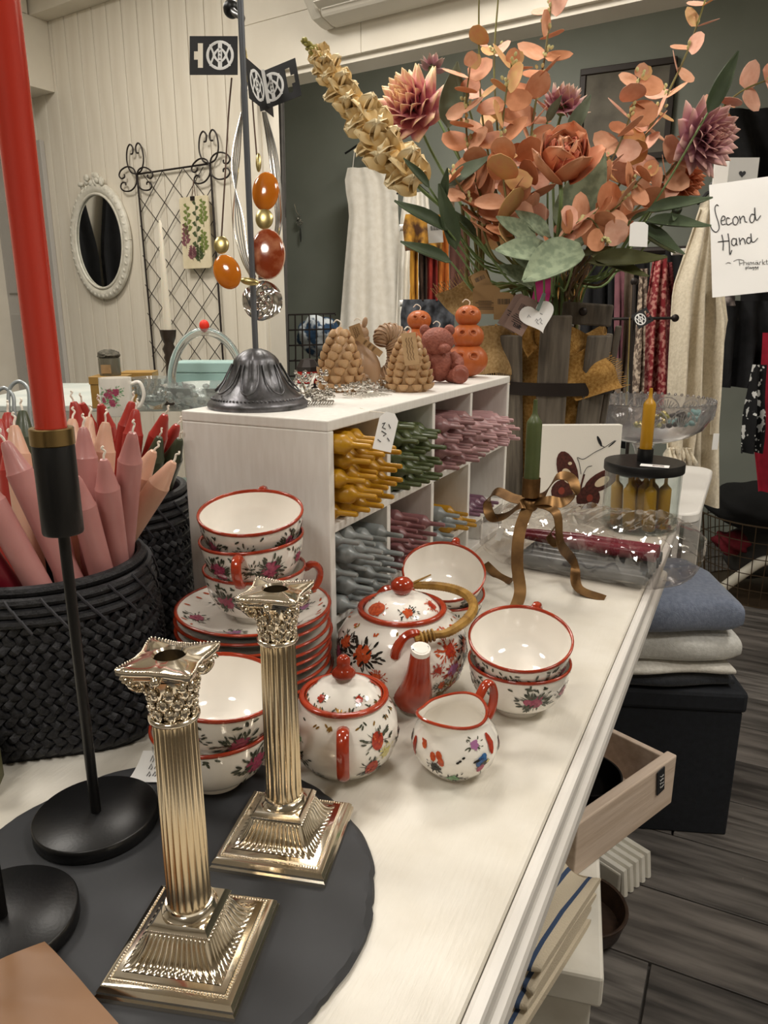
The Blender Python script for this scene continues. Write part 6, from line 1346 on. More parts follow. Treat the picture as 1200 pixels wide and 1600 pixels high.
twm = stripe_mat('striped_linen', 'cfc2ab', '3d4f6e', 0, (0.0115, 0.0385), 0.0026)
TL = ['topmost', 'second', 'third', 'lowest']
tr_ = R(-11)
for k in range(4):
    zz = 0.4005 + 0.0185 * (3 - k)
    folded('tea_towel', 'cream linen tea towel with two blue stripes, %s of the folded pile' % TL[k], 'towel', (-0.176 - 0.003 * k, 0.792 - 0.010 * k, zz), (0, 0, tr_), 0.105, 0.185 + .008 * k, 0.018, twm, 20 + k, 'folded tea towels on the bench', 1)
# crate
cw_ = wood_mat('pale_pine', 'd6c4b4', 'bfaa96', 1, 5, 0.7, 0.3)
cA = Vector((-0.153, 0.935, 0.401)); cr = R(-24); t = thing('wooden_crate', 'rough pale pine crate sticking out from under the table', 'crate', cA, (0, 0, cr))
Lc, Wc, Hc = 0.272, 0.185, 0.092
obj('side_board', MB().lohi((-0.018, 0, 0), (0, Lc, Hc)), cw_, t, smooth=False, bevel=0.0025); obj('side_board', MB().lohi((-Wc, 0, 0), (-Wc + 0.018, Lc, Hc)), cw_, t, smooth=False, bevel=0.0025)
obj('end_board', MB().lohi((-Wc + .0185, 0.002, 0.001), (-0.0185, 0.014, Hc - .006)), wood_mat('honey_pine', 'a87f4c', '8c6534', 0, 5, 0.7), t, smooth=False, bevel=0.002); obj('end_board', MB().lohi((-Wc + .0185, Lc - 0.014, 0.001), (-0.0185, Lc - 0.002, Hc - .006)), cw_, t, smooth=False, bevel=0.002)
obj('bottom_board', MB().lohi((-Wc + .0185, 0.0145, 0.001), (-0.0185, Lc - .0145, 0.010)), cw_, t, smooth=False)
tgo = thing('slate_tag', 'small dark chalk tag hanging on the pine crate', 'tag', cA + Matrix.Rotation(cr, 3, 'Z') @ Vector((0.001, 0.222, 0.088)), (0, 0, cr))
obj('card', MB().box((0.0012, 0, -0.022), (0.002, 0.022, 0.046), rot=(R(8), 0, 0)), mat('chalk_tag', '16181d', .7), tgo, smooth=False, bevel=.0008)
b = MB()
for k in range(4): b.tube([(0.0026, -0.006 + .0012 * ((j * 7 + k) % 4) + 0.003 * j * .9, -0.012 - .007 * k + .0015 * (-1) ** j) for j in range(5)], .0005, 4)
obj('chalk_writing', b, mat('chalk_white', 'c9c9c6', .9), tgo)
inb = cA + Matrix.Rotation(cr, 3, 'Z') @ Vector((-0.088, 0.135, 0.0115))
tb = thing('black_bowl', 'shiny black bowl lying in the pine crate', 'bowl', inb); obj('shell', MB().lathe([(0, 0), (0.035, 0), (0.058, 0.028), (0.064, 0.062), (0.061, 0.062), (0.055, 0.03), (0.033, 0.005), (0, 0.004)], 40), mat('black_glaze', '0b0b0c', .2), tb, ang=60)
obj('foot_ring', MB().lathe(ring(0.034, 0.001, 0.002, 0.0012), 32), mat('black_glaze_foot', '0b0b0c', .3), tb)
# white ribbed block and dark wooden bowl on the floor
pc_ = pz(962, 1392, 0.0); t = thing('ribbed_block', 'white ribbed block lying on the floor under the crate', 'block', (pc_.x - 0.012, pc_.y + 0.05, 0), (0, 0, R(-25)))
b = MB(); n_ = 5
obj('core', MB().lohi((-0.06, -0.05, 0), (0.045, 0.06, 0.055)), wbm, t, smooth=False, bevel=.004)
for k in range(n_): obj('rib', MB().tube([(-0.06, -0.038 + 0.022 * k, 0.056), (0.046, -0.038 + 0.022 * k, 0.056), (0.050, -0.038 + 0.022 * k, 0.002)], 0.0085, 8), wbm, t)
pc_ = pz(955, 1500, 0.0); t = thing('wooden_bowl', 'dark brown turned wooden bowl on the floor beside the bench', 'bowl', (-0.185, 1.275, 0)); dk = wood_mat('dark_walnut', '3d2a1d', '2a1c13', 0, 6, .5)
obj('shell', MB().lathe([(0, 0), (0.05, 0), (0.075, 0.02), (0.085, 0.06), (0.080, 0.06), (0.07, 0.022), (0, 0.008)], 40), dk, t, ang=60); obj('rim', MB().lathe(ring(0.083, 0.060, 0.003, 0.003), 40), dk, t)

# ================================================================== wire basket on the floor beyond
def wirebasket(label, c, r0, r1, h_, nv, rings, m, name='wire_basket', rr_=0.0022):
    t = thing(name, label, 'basket', c)
    for k in range(rings):
        f_ = k / (rings - 1); r_ = r0 + (r1 - r0) * f_; obj('wire_ring', MB().tube([(r_ * math.cos(x), r_ * math.sin(x), 0.004 + h_ * f_) for x in [2 * PI * j / 40 for j in range(41)]], rr_ * (1.6 if k == rings - 1 else 1), 5, caps=False), m, t)
    for k in range(nv):
        a = 2 * PI * k / nv; obj('wire', MB().tube([(r0 * math.cos(a), r0 * math.sin(a), 0.004), (r1 * math.cos(a), r1 * math.sin(a), h_ + .004)], rr_, 5), m, t)
    obj('base', MB().lathe([(0, 0), (r0, 0), (r0, 0.003), (0, 0.003)], 32), m, t)
    return t
wirem = mat('bronze_wire', '6b5a48', .4, metal=.8)
wc_ = Vector((0.13, 3.55, 0)); wirebasket('round bronze wire basket on the floor with odds and ends inside', wc_, 0.25, 0.30, 0.36, 36, 6, wirem)
def lump(label, cat, name, c, r_, m, seed, fl=0.12):
    ph = random.Random(seed); a, b_, d_ = ph.uniform(0, 6), ph.uniform(0, 6), ph.uniform(0, 6)
    return tag(obj(name, MB().ell(c, r_, 32, 20, fn=lambda x, y_, z: 1 + fl * math.sin(x * 5 + a) * math.cos(y_ * 4 + b_) + fl * .7 * math.sin(z * 7 + x * 6 + d_)), m, ang=85), label, cat)
lump('heap of black cloth filling the top of the wire basket', 'cloth', 'cloth_heap', wc_ + Vector((-.005, 0, 0.385)), (0.245, 0.24, 0.10), MT['black_cloth'], 4, .09)
t = thing('table_lamp_part', 'white arched lamp arm lying inside the wire basket', 'lamp', wc_ + Vector((-0.02, -0.115, 0.004)), (0, 0, R(15)))
obj('arm', MB().tube(spline([(-0.14, 0, 0.022), (-0.07, 0, 0.09), (0.02, 0, 0.165), (0.09, -.01, 0.16), (0.115, -.01, 0.10)], 6), 0.022, 10), mat('ivory_plastic', 'd8d2c2', .4), t); obj('foot_cup', MB().lathe([(0, 0), (0.045, 0), (0.047, 0.08), (0.03, 0.095), (0, 0.095)], 24, c=(0.115, -.02, 0.0)), mat('ivory_cup', 'd8d2c2', .4), t)
t = thing('plastic_bottle', 'white plastic bottle standing in the wire basket', 'bottle', wc_ + Vector((0.185, -0.04, 0.004))); obj('body', MB().lathe([(0, 0), (0.04, 0), (0.042, 0.01), (0.042, 0.12), (0.018, 0.15), (0.018, 0.165), (0, 0.165)], 20), MT['white'], t, ang=50); obj('cap', MB().lathe([(0.02, 0.16), (0.02, 0.185), (0, 0.185)], 16), MT['white'], t)
lump('crumpled dark red cloth pressed into the wire basket', 'cloth', 'red_cloth', wc_ + Vector((-0.135, -.045, 0.215)), (0.07, 0.06, 0.05), mat('dark_red_cloth', '6a1420', .9), 9, .2)
lump('bundle of grey cloth lying inside the wire basket', 'cloth', 'grey_cloth', wc_ + Vector((-0.01, .105, 0.152)), (0.165, 0.09, 0.135), mat('grey_cloth', '4a4a48', .9), 14, .06)
def cloth(name, c, c2=None, vs=40, bump=.3, **k): return mat(name, c, .9, col2=c2, vs=vs, bump=bump, bs=180, **k)
# ================================================================== on the plank wall
def WT_(u, z, off=0): return wl(u, z, off)
WM = Matrix((WU, -WN, Vector((0, 0, 1)))).transposed()      # local x along wall, y into wall, z up
wire_i = MT['iron']
mc = pw(157, 378, 0.03); mz = mc.z
t = thing('oval_mirror', 'oval mirror in an ornate white carved frame on the plank wall', 'mirror', mc, WM)
am, bm2 = 0.190, 0.235
def ovp(a, s_=1.0, y_=0): return Vector((am * s_ * math.cos(a), y_, bm2 * s_ * math.sin(a)))
fr = mat('ivory_carved_paint', 'd9d5c8', .5, col2='c8c3b4', vs=40, bump=.2, bs=60)
obj('frame', MB().tube([ovp(2 * PI * k / 64) for k in range(65)], 0.024, 10, caps=False, flat=0.7, up=(0, 1, 0)), fr, t)
obj('inner_bead', MB().tube([ovp(2 * PI * k / 64, .885, -.010) for k in range(65)], 0.006, 8, caps=False), fr, t)
b = MB()
for k in range(44):
    a = 2 * PI * k / 44; p = ovp(a, 1.03, -.012); b.ell(p, (0.013, 0.006, 0.009), 8, 5, rot=(0, -a + .5, 0))
obj('carved_leaves', b, fr, t)['kind'] = 'stuff'
b = MB(); rr = random.Random(3)
for k in range(26):
    x = rr.uniform(-.085, .085); b.ell((x, -.01 + rr.uniform(-.008, .004), bm2 * 1.02 + 0.045 * (1 - (x / .1) ** 2) * rr.uniform(.3, 1.1)), (rr.uniform(.010, .02), .009, rr.uniform(.008, .016)), 8, 6, rot=(0, rr.uniform(-1, 1), 0))
obj('crest', b, fr, t)['kind'] = 'stuff'
obj('glass', MB().add([(0, -.004, 0)] + [tuple(ovp(2 * PI * k / 64, .90, -.004)) for k in range(64)] + [tuple(ovp(2 * PI * k / 64, .90, 0.0)) for k in range(64)], [(0, 1 + k, 1 + (k + 1) % 64) for k in range(64)] + [(1 + k, 1 + (k + 1) % 64, 65 + (k + 1) % 64, 65 + k) for k in range(64)]), mat('mirror_glass', 'e8eae8', .02, metal=1.0), t, smooth=False)
# trellis
tp = WT_(-0.63, 1.79, .03); t = thing('wire_trellis', 'dark wire trellis with scrolled corners leaning on the plank wall', 'trellis', tp, WM)
w3, h3 = 0.445, 0.86
obj('side_wire', MB().tube([(0, 0, 0), (0.015, 0, -h3)], .0045, 6), wire_i, t); obj('side_wire', MB().tube([(w3, 0, 0.0), (w3 + .012, 0, -h3)], .0045, 6), wire_i, t); obj('top_wire', MB().tube([(0, 0, 0), (w3, 0, 0.0)], .004, 6), wire_i, t)
for k in range(-3, 8):
    for s_ in (1, -1):
        z0 = -k * 0.125; seg = [(x_, 0.004 * s_, z0 + s_ * (x_ - w3 / 2) * 1.0 - .06) for x_ in [w3 * j / 40 for j in range(41)]]
        seg = [p for p in seg if -h3 <= p[2] <= 0]
        if len(seg) > 3: obj('lattice_wire', MB().tube([seg[0], seg[-1]], .0017, 5), wire_i, t)
CS = [(0, 0), (.28, .10), (.43, .42), (.38, .80), (.22, .97), (.08, .86), (.10, .68), (.20, .66)]
def heart(cx, cz, ang_, s_=.125):
    for m_ in (-1, 1):
        P = []
        for x, z in CS: x *= m_ * s_; z_ = z * s_; P.append((cx + x * math.cos(ang_) - z_ * math.sin(ang_), -.004, cz + x * math.sin(ang_) + z_ * math.cos(ang_)))
        obj('scroll', MB().tube(spline(P, 6), .0034, 6), wire_i, t)
for cx, s_ in ((0, 1), (w3, -1)): heart(cx, 0, 0 if s_ > 0 else 0.0); heart(cx, -.01, s_ * R(95), .115); heart(cx, -.01, -s_ * R(105), .105)
# hanging botanical plaque
pp_ = pw(306, 364, .045); t = thing('botanical_plaque', 'cream plaque printed with green plants hanging on the trellis', 'plaque', pp_, WM); wq, hq = 0.165, 0.285
obj('board', MB().prism(rrect(-wq / 2, wq / 2, -hq / 2, hq / 2, .012), -0.005, 0.005).xf(Matrix.Rotation(PI / 2, 4, 'X')), mat('aged_cream_board', 'dcd0b2', .6, col2='d0c3a2', vs=15), t, bevel=.001)
obj('ribbon', MB().tube([(-.012, 0, hq / 2 - .01), (0, .004, hq / 2 + .06), (.012, 0, hq / 2 - .01)], .0018, 5), cordm, t); obj('clip', MB().box((0, -.007, hq / 2 - .008), (.022, .006, .016)), MT['iron'], t, smooth=False)
gA, gB, gC = mat('print_green', '6d7a3c', .7), mat('print_dark_green', '465232', .7), mat('print_mauve', '7d4f55', .7)
b = MB(); rr = random.Random(17)
plants = [((-.04, -.02), .13, 0), ((.012, -.08), .20, 1), ((.055, .02), .10, 0), ((-.055, -.06), .09, 2), ((.02, -.12), .06, 1), ((-.02, -.11), .05, 2), ((.05, -.09), .09, 0)]
def fl2(P, m): b.add([(x, -.0058, z) for x, z in P], [tuple(range(len(P)))], m)
for (x0, z0), L_, m_ in plants:
    for k in range(2): fl2([(x0 - .0012, z0), (x0 + .0012, z0), (x0 + .0018, z0 + L_), (x0 - .0006, z0 + L_)], m_)
    for k in range(9):
        zz = z0 + L_ * (k + 1) / 9.5; s_ = 1 if k % 2 else -1; l_ = .036 * (1 - .45 * k / 9); an = .55; ex, ez = x0 + s_ * l_ * math.cos(an), zz + l_ * math.sin(an)
        fl2([(x0, zz), ((x0 + ex) / 2, zz + l_ * .05), (ex, ez), ((x0 + ex) / 2 - s_ * .006, zz + l_ * .75)], m_)
obj('printed_plants', b, [gA, gB, gC], t, smooth=False)

# ================================================================== table along the plank wall with glassware
TBZ = 0.963
t = thing('wall_table', 'pale teal painted wire table along the plank wall carrying glassware', 'table', (-1.62, 1.78, 0), (0, 0, R(28)))
teal = mat('pale_teal_paint', 'a9bdb8', .5); obj('tabletop', MB().lohi((-0.50, -0.32, TBZ - .018), (0.42, 0.34, TBZ)), mat('whitewashed_top', 'cfd2cb', .5, col2='bcc3bd', vs=10), t, smooth=False, bevel=.003)
for x in (-.47, .39):
    for y_ in (-.29, .31): obj('leg', MB().tube([(x, y_, 0), (x, y_, TBZ - .018)], .008, 8), teal, t)
for zz in (.62, .35):
    obj('shelf', MB().lohi((-.47, -.29, zz), (.39, .31, zz + .006)), teal, t, smooth=False)
for k in range(9): obj('wire_brace', MB().tube([(-.47 + .1 * k, -.30, .62), (-.42 + .1 * k, -.30, .905)], .003, 5), teal, t); obj('wire_brace', MB().tube([(-.42 + .1 * k, -.30, .62), (-.47 + .1 * k, -.30, .905)], .003, 5), teal, t)
def on(px, py): return pz(px, py, TBZ)
# floral mug
c = pd(184, 640, 1.78); c.z = TBZ; t = thing('floral_mug', 'white mug painted with pink roses on the wall table', 'mug', c, (0, 0, YAW)); MG = [(0, 0), (.036, 0), (.038, .004), (.0375, .09)]
obj('body', MB().lathe(MG + [(.0355, .09), (.0355, .006), (0, .006)], 32), MT['porcelain'], t, ang=50); obj('handle', MB().tube(spline([(.036, 0, .075), (.058, 0, .078), (.066, 0, .05), (.054, 0, .022), (.036, 0, .02)], 5), .0045, 8), MT['porcelain'], t)
b = MB(); Sm = Surf([(.038, .004), (.0375, .09)]); rr = random.Random(2)
for a, tt, sz in ((-1.7, .05, .022), (-1.25, .055, .018), (-1.5, .03, .016), (-2.1, .035, .013)): spray(b, Sm, a, tt, sz, rr, 0, 3, 20)
obj('painted_roses', b, PT, t)
# gold boxes, moss jar
def gbox(label, px, py, d, s_):
    c = pd(px, py, d); c.z = TBZ; t = thing('gold_box', label, 'box', c, (0, 0, YAW + .1)); gm = mat('mustard_card', 'a88344', .5, col2='9a7638', vs=20)
    obj('base', MB().lohi((-s_ / 2, -s_ / 2, 0), (s_ / 2, s_ / 2, s_ * .72)), gm, t, smooth=False, bevel=.001); obj('lid', MB().lohi((-s_ / 2 - .002, -s_ / 2 - .002, s_ * .721), (s_ / 2 + .002, s_ / 2 + .002, s_ * .95)), gm, t, smooth=False, bevel=.001); return c, s_
c, s_ = gbox('mustard card box behind the rose mug carrying a moss jar', 176, 620, 1.95, .085)
gbox('mustard card box standing beside the glass dish', 222, 640, 2.10, .085)
t = thing('moss_jar', 'small glass jar with grey moss lid on the mustard box', 'jar', c + Vector((0, 0, s_ * .952)), (0, 0, YAW)); obj('glass_body', MB().lathe([(0, 0), (.026, 0), (.027, .003), (.027, .045), (0, .045)], 24), mat('smoked_glass', '6e6a5c', .15), t, ang=50)
obj('moss', MB().ell((0, 0, .052), (.028, .028, .014), 24, 12, fn=lambda x, y_, z: 1 + .12 * math.sin(x * 19) * math.cos(y_ * 17 + z * 9)), mat('grey_moss', '6b665a', .95, col2='3f3c33', vs=90, bump=1, bs=200), t); obj('label_tag', MB().box((0, -.0285, .018), (.026, .0006, .022)), MT['kraft'], t, smooth=False)
# glassware
cg = mat('cut_glass', 'e2e6e4', .08, trans=.85, ior=1.4)
def gdish(label, px, d, r_, h_, wav, handle=False):
    c = pd(px, 620, d); c.z = TBZ; t = thing('glass_dish', label, 'dish', c, (0, 0, YAW)); f = lambda r, z, a, i: r * (1 + wav * max(0, (z / h_ - .4)) * math.cos(a * 6))
    obj('bowl', MB().lathe([(0, 0), (r_ * .4, 0), (r_ * .42, h_ * .06), (r_ * .62, h_ * .28), (r_ * .85, h_ * .62), (r_, h_), (r_ * .96, h_), (r_ * .8, h_ * .62), (r_ * .55, h_ * .3), (0, h_ * .12)], 60, fn=f), cg, t, ang=60)
    b = MB()
    for k in range(18):
        a = 2 * PI * k / 18
        for z, q in ((.35, .68), (.58, .84), (.80, .95)): b.ell((r_ * q * math.cos(a + z), r_ * q * math.sin(a + z), h_ * z), (r_ * .09, r_ * .09, h_ * .09), 6, 5)
    obj('cut_pattern', b, cg, t)['kind'] = 'stuff'
    if handle:
        obj('handle', MB().tube([(r_ * .8 * math.cos(x), 0, h_ * .9 + handle * math.sin(x)) for x in [PI * j / 24 for j in range(25)]], .010, 10), cg, t)
        obj('red_sticker', MB().ell((0, 0, h_ * .9 + handle + .012), (.012, .010, .014), 10, 8), mat('neon_red', 'e8321c', .5), t)
    return t
gdish('wavy cut glass dish beside the dark wooden candlestick', 240, 1.90, .054, .080, .10)
gdish('cut glass basket with tall arched handle and red sticker', 326, 1.76, .108, .075, .05, .13)
c = pd(270, 620, 2.02); c.z = TBZ; t = thing('turned_candlestick', 'dark turned wooden candlestick holding a white taper candle', 'candlestick', c); dkw = mat('dark_turned_wood', '2a211a', .4, col2='3a2f25', vs=20)
obj('turned_stem', MB().lathe([(0, 0), (.05, 0), (.05, .008), (.03, .02), (.015, .04), (.012, .06), (.013, .085), (.012, .11), (.016, .122), (.013, .13), (.018, .145), (.012, .158), (.018, .172), (.02, .18), (.022, .195), (.012, .195), (0, .19)], 28), dkw, t, ang=60)
t = thing('taper_candle', 'tall white taper candle in the dark turned candlestick', 'candle', c + Vector((0, 0, .1905))); obj('body', MB().lathe([(0, 0), (.0105, 0), (.0105, .02), (.0095, .10), (.0045, .27), (.002, .278), (0, .279)], 16), wax('ivory_wax', 'e9e2d0'), t); obj('wick', MB().tube([(0, 0, .278), (.001, 0, .288)], .0008, 5), MT['cord'], t)
c = pd(345, 600, 2.15); c.z = TBZ; t = thing('teal_tin', 'pale teal lidded tin standing behind the glass basket', 'tin', c, (0, 0, YAW)); obj('base', MB().lohi((-.12, -.05, 0), (.12, .05, .075)), mat('teal_tin_paint', '97b8b4', .4), t, smooth=False, bevel=.004); obj('lid', MB().lohi((-.122, -.052, .0755), (.122, .052, .105)), mat('teal_lid_paint', 'a3c2be', .4), t, smooth=False, bevel=.004)
# pale wire hanger shapes and a dark coat at the frame edge
ws = pd(18, 640, 1.6); t = thing('wire_stand', 'pale grey bent wire plant stand beside the tall red candle', 'stand', (ws.x, ws.y, 0)); pwm = mat('pale_wire', '9fa5a7', .4, metal=.4)
gd = lambda x: Vector((pd(x, 640, 1.6).x, pd(x, 640, 1.6).y, .006)) - t.location
for x0, x1, yt in ((-10, 22, 606), (13, 46, 596)):
    P_ = lambda x, y_: pd(x, y_, 1.6) - t.location
    obj('wire_loop', MB().tube([gd(x0)] + spline([P_(x0, 640), P_(x0 + 2, yt + 12), P_((x0 + x1) / 2, yt), P_(x1 - 2, yt + 12), P_(x1, 640)], 6) + [gd(x1)], .004, 8), pwm, t)
obj('foot_ring', MB().tube([Vector((.075 * math.cos(x), .075 * math.sin(x), .005)) for x in [2 * PI * j / 24 for j in range(25)]], .004, 6, caps=False), pwm, t)
# air conditioner on the wall
a0 = WT_(0.40, 2.165, 0); t = thing('air_conditioner', 'white wall air conditioner with open louvre above the opening', 'air conditioner', a0 + WN * .016, WM); acm = mat('ac_plastic', 'dcd6c9', .4)
pr_ = [(0, .30), (-.20, .30), (-.225, .27), (-.225, .17), (-.215, .15), (-.085, .012), (-.03, 0), (0, 0)]
def acsec(x0, x1, m, nm, P=pr_):
    n_ = len(P); return obj(nm, MB().add([(x0, y_, z) for y_, z in P] + [(x1, y_, z) for y_, z in P], [tuple(range(n_)), tuple(reversed(range(n_, 2 * n_)))] + [(k, (k + 1) % n_, n_ + (k + 1) % n_, n_ + k) for k in range(n_)]), m, t, smooth=False, bevel=.010)
acsec(0, .045, acm, 'end_cap'); acsec(.775, .82, acm, 'end_cap')
def sl_(f_, o=0): return (-.215 + .13 * f_ - o * .73, .15 - .138 * f_ - o * .69)
n1, n2 = sl_(.10), sl_(.90); m1, m2 = (n1[0] + .075, n1[1] + .045), (n2[0] + .030, n2[1] + .055)      # real outlet recess in the slanted underside
acsec(.0455, .7745, acm, 'housing', [(0, .30), (-.20, .30), (-.225, .27), (-.225, .17), (-.215, .15), n1, m1, m2, n2, (-.085, .012), (-.03, 0), (0, 0)])
obj('fan_barrel', MB().tube([(.05, (m1[0] + m2[0]) / 2 - .012, (m1[1] + m2[1]) / 2 - .012), (.77, (m1[0] + m2[0]) / 2 - .012, (m1[1] + m2[1]) / 2 - .012)], .020, 12), mat('fan_plastic', '3a3a3a', .6), t)
for f_ in (.25, .52, .78):
    y0_, z0_ = sl_(f_, .004); obj('louvre', MB().box((.41, y0_, z0_), (.725, .032, .004), rot=(R(-20), 0, 0)), acm, t, smooth=False)
# dark coats on the side wall, mirrored in the oval mirror
def coat(label, x, y_, w_, z0_, z1_, m, seed):
    t = thing('hanging_coat', label, 'coat', (x, y_, 0)); 
    def f(u, v):
        ww = w_ * (.45 + .55 * min(1, v * 3)) ; return Vector((-.02 + .03 * math.sin(u * 13 + seed + v * 2) * (.3 + v), (u - .5) * ww, z1_ - (z1_ - z0_) * v))
    obj('coat_body', MB().sheet(f, 24, 14, .02), m, t, ang=80); obj('hook', MB().tube([(0, 0, z1_ - .01), (-.02, 0, z1_ + .05), (-.075, 0, z1_ + .05)], .006, 6), MT['iron'], t)
bk = cloth('black_coat_cloth', '0c0c0e', '141417', 30)
for k, (y_, w_, z0_, z1_) in enumerate(((2.12, .275, .75, 1.95), (2.42, .275, .8, 1.9), (1.82, .25, .7, 1.9))): coat('black coat on the side wall, %s' % ('beside the olive jacket', 'nearest the grey door', 'between two other black garments')[k], -3.52, y_, w_, z0_, z1_, bk, k)
coat('olive jacket hanging among black coats on the side wall', -3.52, 1.55, .22, .8, 1.9, cloth('olive_cloth', '8c8f4a', '7d803e', 30), 5)
# ================================================================== back room: racks and clothes
def drape(name, label, cat, outline, d, m, folds=5, amp=0.02, th_=0.004, group=None, parent=None, dd=0.0, seed=0, nu=28, nv=20):
    """outline: list of (left px, right px, y px) from top to bottom; a hanging cloth with folds at depth d"""
    ys = [o[2] for o in outline]; root = CAMPOS + ray((outline[0][0] + outline[0][1]) / 2, ys[0]) * d
    def f(u, v):
        y_ = ys[0] + (ys[-1] - ys[0]) * v
        for i in range(len(ys) - 1):
            if y_ <= ys[i + 1] + 1e-6: break
        k = (y_ - ys[i]) / max(1e-6, ys[i + 1] - ys[i]); l_ = outline[i][0] + (outline[i + 1][0] - outline[i][0]) * k; r_ = outline[i][1] + (outline[i + 1][1] - outline[i][1]) * k
        p = pd(l_ + (r_ - l_) * u, y_, d + dd * v); q = amp * (.35 + .65 * v)
        return p + _Fh * (q * math.sin(u * folds * 2 * PI + seed + 1.2 * math.sin(v * 3 + seed)) + q * .4 * math.sin(u * folds * 4.7 + v * 4))
    b = MB().sheet(lambda u, v: Vector(f(u, v)) - (parent.location if parent else Vector((0, 0, 0))), nu, nv, th_)
    o = obj(name, b, m, parent, ang=80)
    if parent is None: tag(o, label, cat, group)
    return o
# rail carrying scarves and dresses in the far room
def hanger(parent, px, py, d, w_=60):
    P = lambda x, y_: pd(x, y_, d) - parent.location
    obj('hanger', MB().tube(spline([P(px - w_ / 2, py + 18), P(px, py), P(px + w_ / 2, py + 18)], 5), .006, 6), MT['black'], parent); obj('hanger_hook', MB().tube(spline([P(px, py), P(px + 1, py - 12), P(px + 8, py - 18), P(px + 10, py - 8)], 4), .003, 6), MT['black'], parent)
dm = cloth('white_cotton', 'f1ece2', 'e8e2d6', 30, .1)
t = thing('white_dress', 'white sleeveless dress with thin straps hanging on a black hanger', 'dress', pd(580, 240, 4.2))
drape('dress_body', '', '', [(543, 600, 262), (538, 622, 285), (546, 622, 330), (538, 628, 420), (528, 636, 545), (522, 640, 640)], 4.2, dm, 3, .03, parent=t, seed=1); hanger(t, 572, 222, 4.2, 66)
for x in (548, 592): obj('strap', MB().tube([pd(x + 3, 264, 4.2) - t.location, pd(x + 6, 236, 4.2) - t.location], .004, 6, flat=.5), dm, t)
t = thing('white_blouse', 'white garment hanging beside the sleeveless dress', 'blouse', pd(640, 300, 4.1)); drape('blouse_body', '', '', [(632, 668, 300), (626, 672, 340), (622, 660, 420), (618, 655, 520)], 4.1, dm, 3, .03, parent=t, seed=2); hanger(t, 645, 285, 4.1, 50)
t = thing('dress_hook', 'black wall hooks above the white dress', 'hook', pd(612, 190, 4.25))
for px, py in ((575, 222), (592, 190), (612, 165)): obj('hook', MB().tube(spline([pd(px, py, 4.30) - t.location, pd(px + 8, py + 3, 4.22) - t.location, pd(px + 10, py - 10, 4.2) - t.location], 4), .012, 6), MT['black'], t)
obj('back_bar', MB().tube([pd(560, 235, 4.31) - t.location, pd(630, 140, 4.24) - t.location], .008, 6), MT['black'], t)
# scarf rail
t = thing('scarf_rail', 'white rail ends carrying scarves beside the white dress', 'rail', pd(628, 356, 2.75))
for py in (356, 474): obj('rail', MB().tube([pd(624, py, 2.75) - t.location, pd(790, py - 8, 2.85) - t.location], .012, 10), MT['white'], t)
for k, (x0, x1, c, c2, lab) in enumerate(((640, 654, 'c08a2c', 'a8741c', 'mustard yellow scarf hanging from the white rail'), (654, 668, '3a2618', '2a1a10', 'dark brown scarf hanging beside the mustard one'), (667, 684, '8c2418', '6e180f', 'brick red scarf hanging between brown and orange ones'), (684, 702, 'c0712c', 'a85c1c', 'rust orange scarf hanging beside the brick red one'), (702, 735, '5c3a30', '4a2c24', 'plum brown scarf hanging behind the burlap'))):
    drape('hanging_scarf', lab, 'scarf', [(x0 + 1, x1 - 1.5, 356), (x0 + 1, x1 - 1.5, 420), (x0 + 1, x1 - 1.5, 470)], 2.728, cloth('scarf', c, c2, 20), 1.5, .018, seed=k, group=None, nu=10)
drape('rolled_scarf', 'dark brown and mustard scarf knotted round the upper rail', 'scarf', [(634, 690, 335), (630, 694, 355), (634, 690, 392)], 2.672, cloth('brown_scarf', '4a2e1a', 'b8862e', 25), 3, .018, seed=3)
drape('folded_scarf', 'black and grey scarf hanging over the lower rail', 'scarf', [(630, 705, 468), (626, 710, 490), (628, 708, 540)], 2.715, cloth('dark_scarf', '15161a', '55585e', 25), 4, .018, seed=5)
# black wire basket with blue cloth on the green wall
t = thing('black_wire_rack', 'black wire rack holding a blue patterned cloth by the green wall', 'rack', pd(485, 560, 3.75)); P_ = lambda x, y_, d=3.75: pd(x, y_, d) - t.location
DA, DB = 3.60, 3.88
for dq in (DA, DB):
    for k in range(7): obj('wire', MB().tube([P_(450 + 11 * k, 492, dq), P_(452 + 11 * k, 640, dq)], .004, 5), MT['iron'], t)
    for k in range(6): obj('wire', MB().tube([P_(446, 492 + 24 * k, dq), P_(524, 490 + 24 * k, dq)], .004, 5), MT['iron'], t)
for k in range(7): obj('shelf_wire', MB().tube([P_(450 + 11 * k, 562, DA), P_(450 + 11 * k, 562, DB)], .004, 5), MT['iron'], t)
for x_ in (446, 524):
    for y_ in (492, 640): obj('side_wire', MB().tube([P_(x_, y_, DA), P_(x_, y_, DB)], .004, 5), MT['iron'], t)
for dq in (DA, DB): obj('post', MB().tube([P_(446, 480, dq), Vector((pd(446, 640, dq).x, pd(446, 640, dq).y, .006)) - t.location], .012, 8), MT['iron'], t)
lump('blue and white patterned cloth bundled on the black wire rack', 'cloth', 'blue_cloth', pd(498, 524, 3.745), (.12, .095, .10), mat('blue_white_print', '27425e', .9, col2='c9d0d4', vs=14, vd=5, contrast=(.48, .56)), 6, .08)
t = thing('red_lantern', 'dark lantern with red glass behind the hair combs', 'lantern', pd(482, 600, 2.6)); obj('frame', MB().lathe([(0, -.02), (.045, -.02), (.045, 0), (.04, .0), (.04, .06), (.025, .085), (0, .09)], 8), MT['iron'], t, smooth=False); obj('red_glass', MB().lathe([(.0415, .005), (.043, .025), (.0415, .045)], 24), mat('red_glass', '8c1712', .15), t)
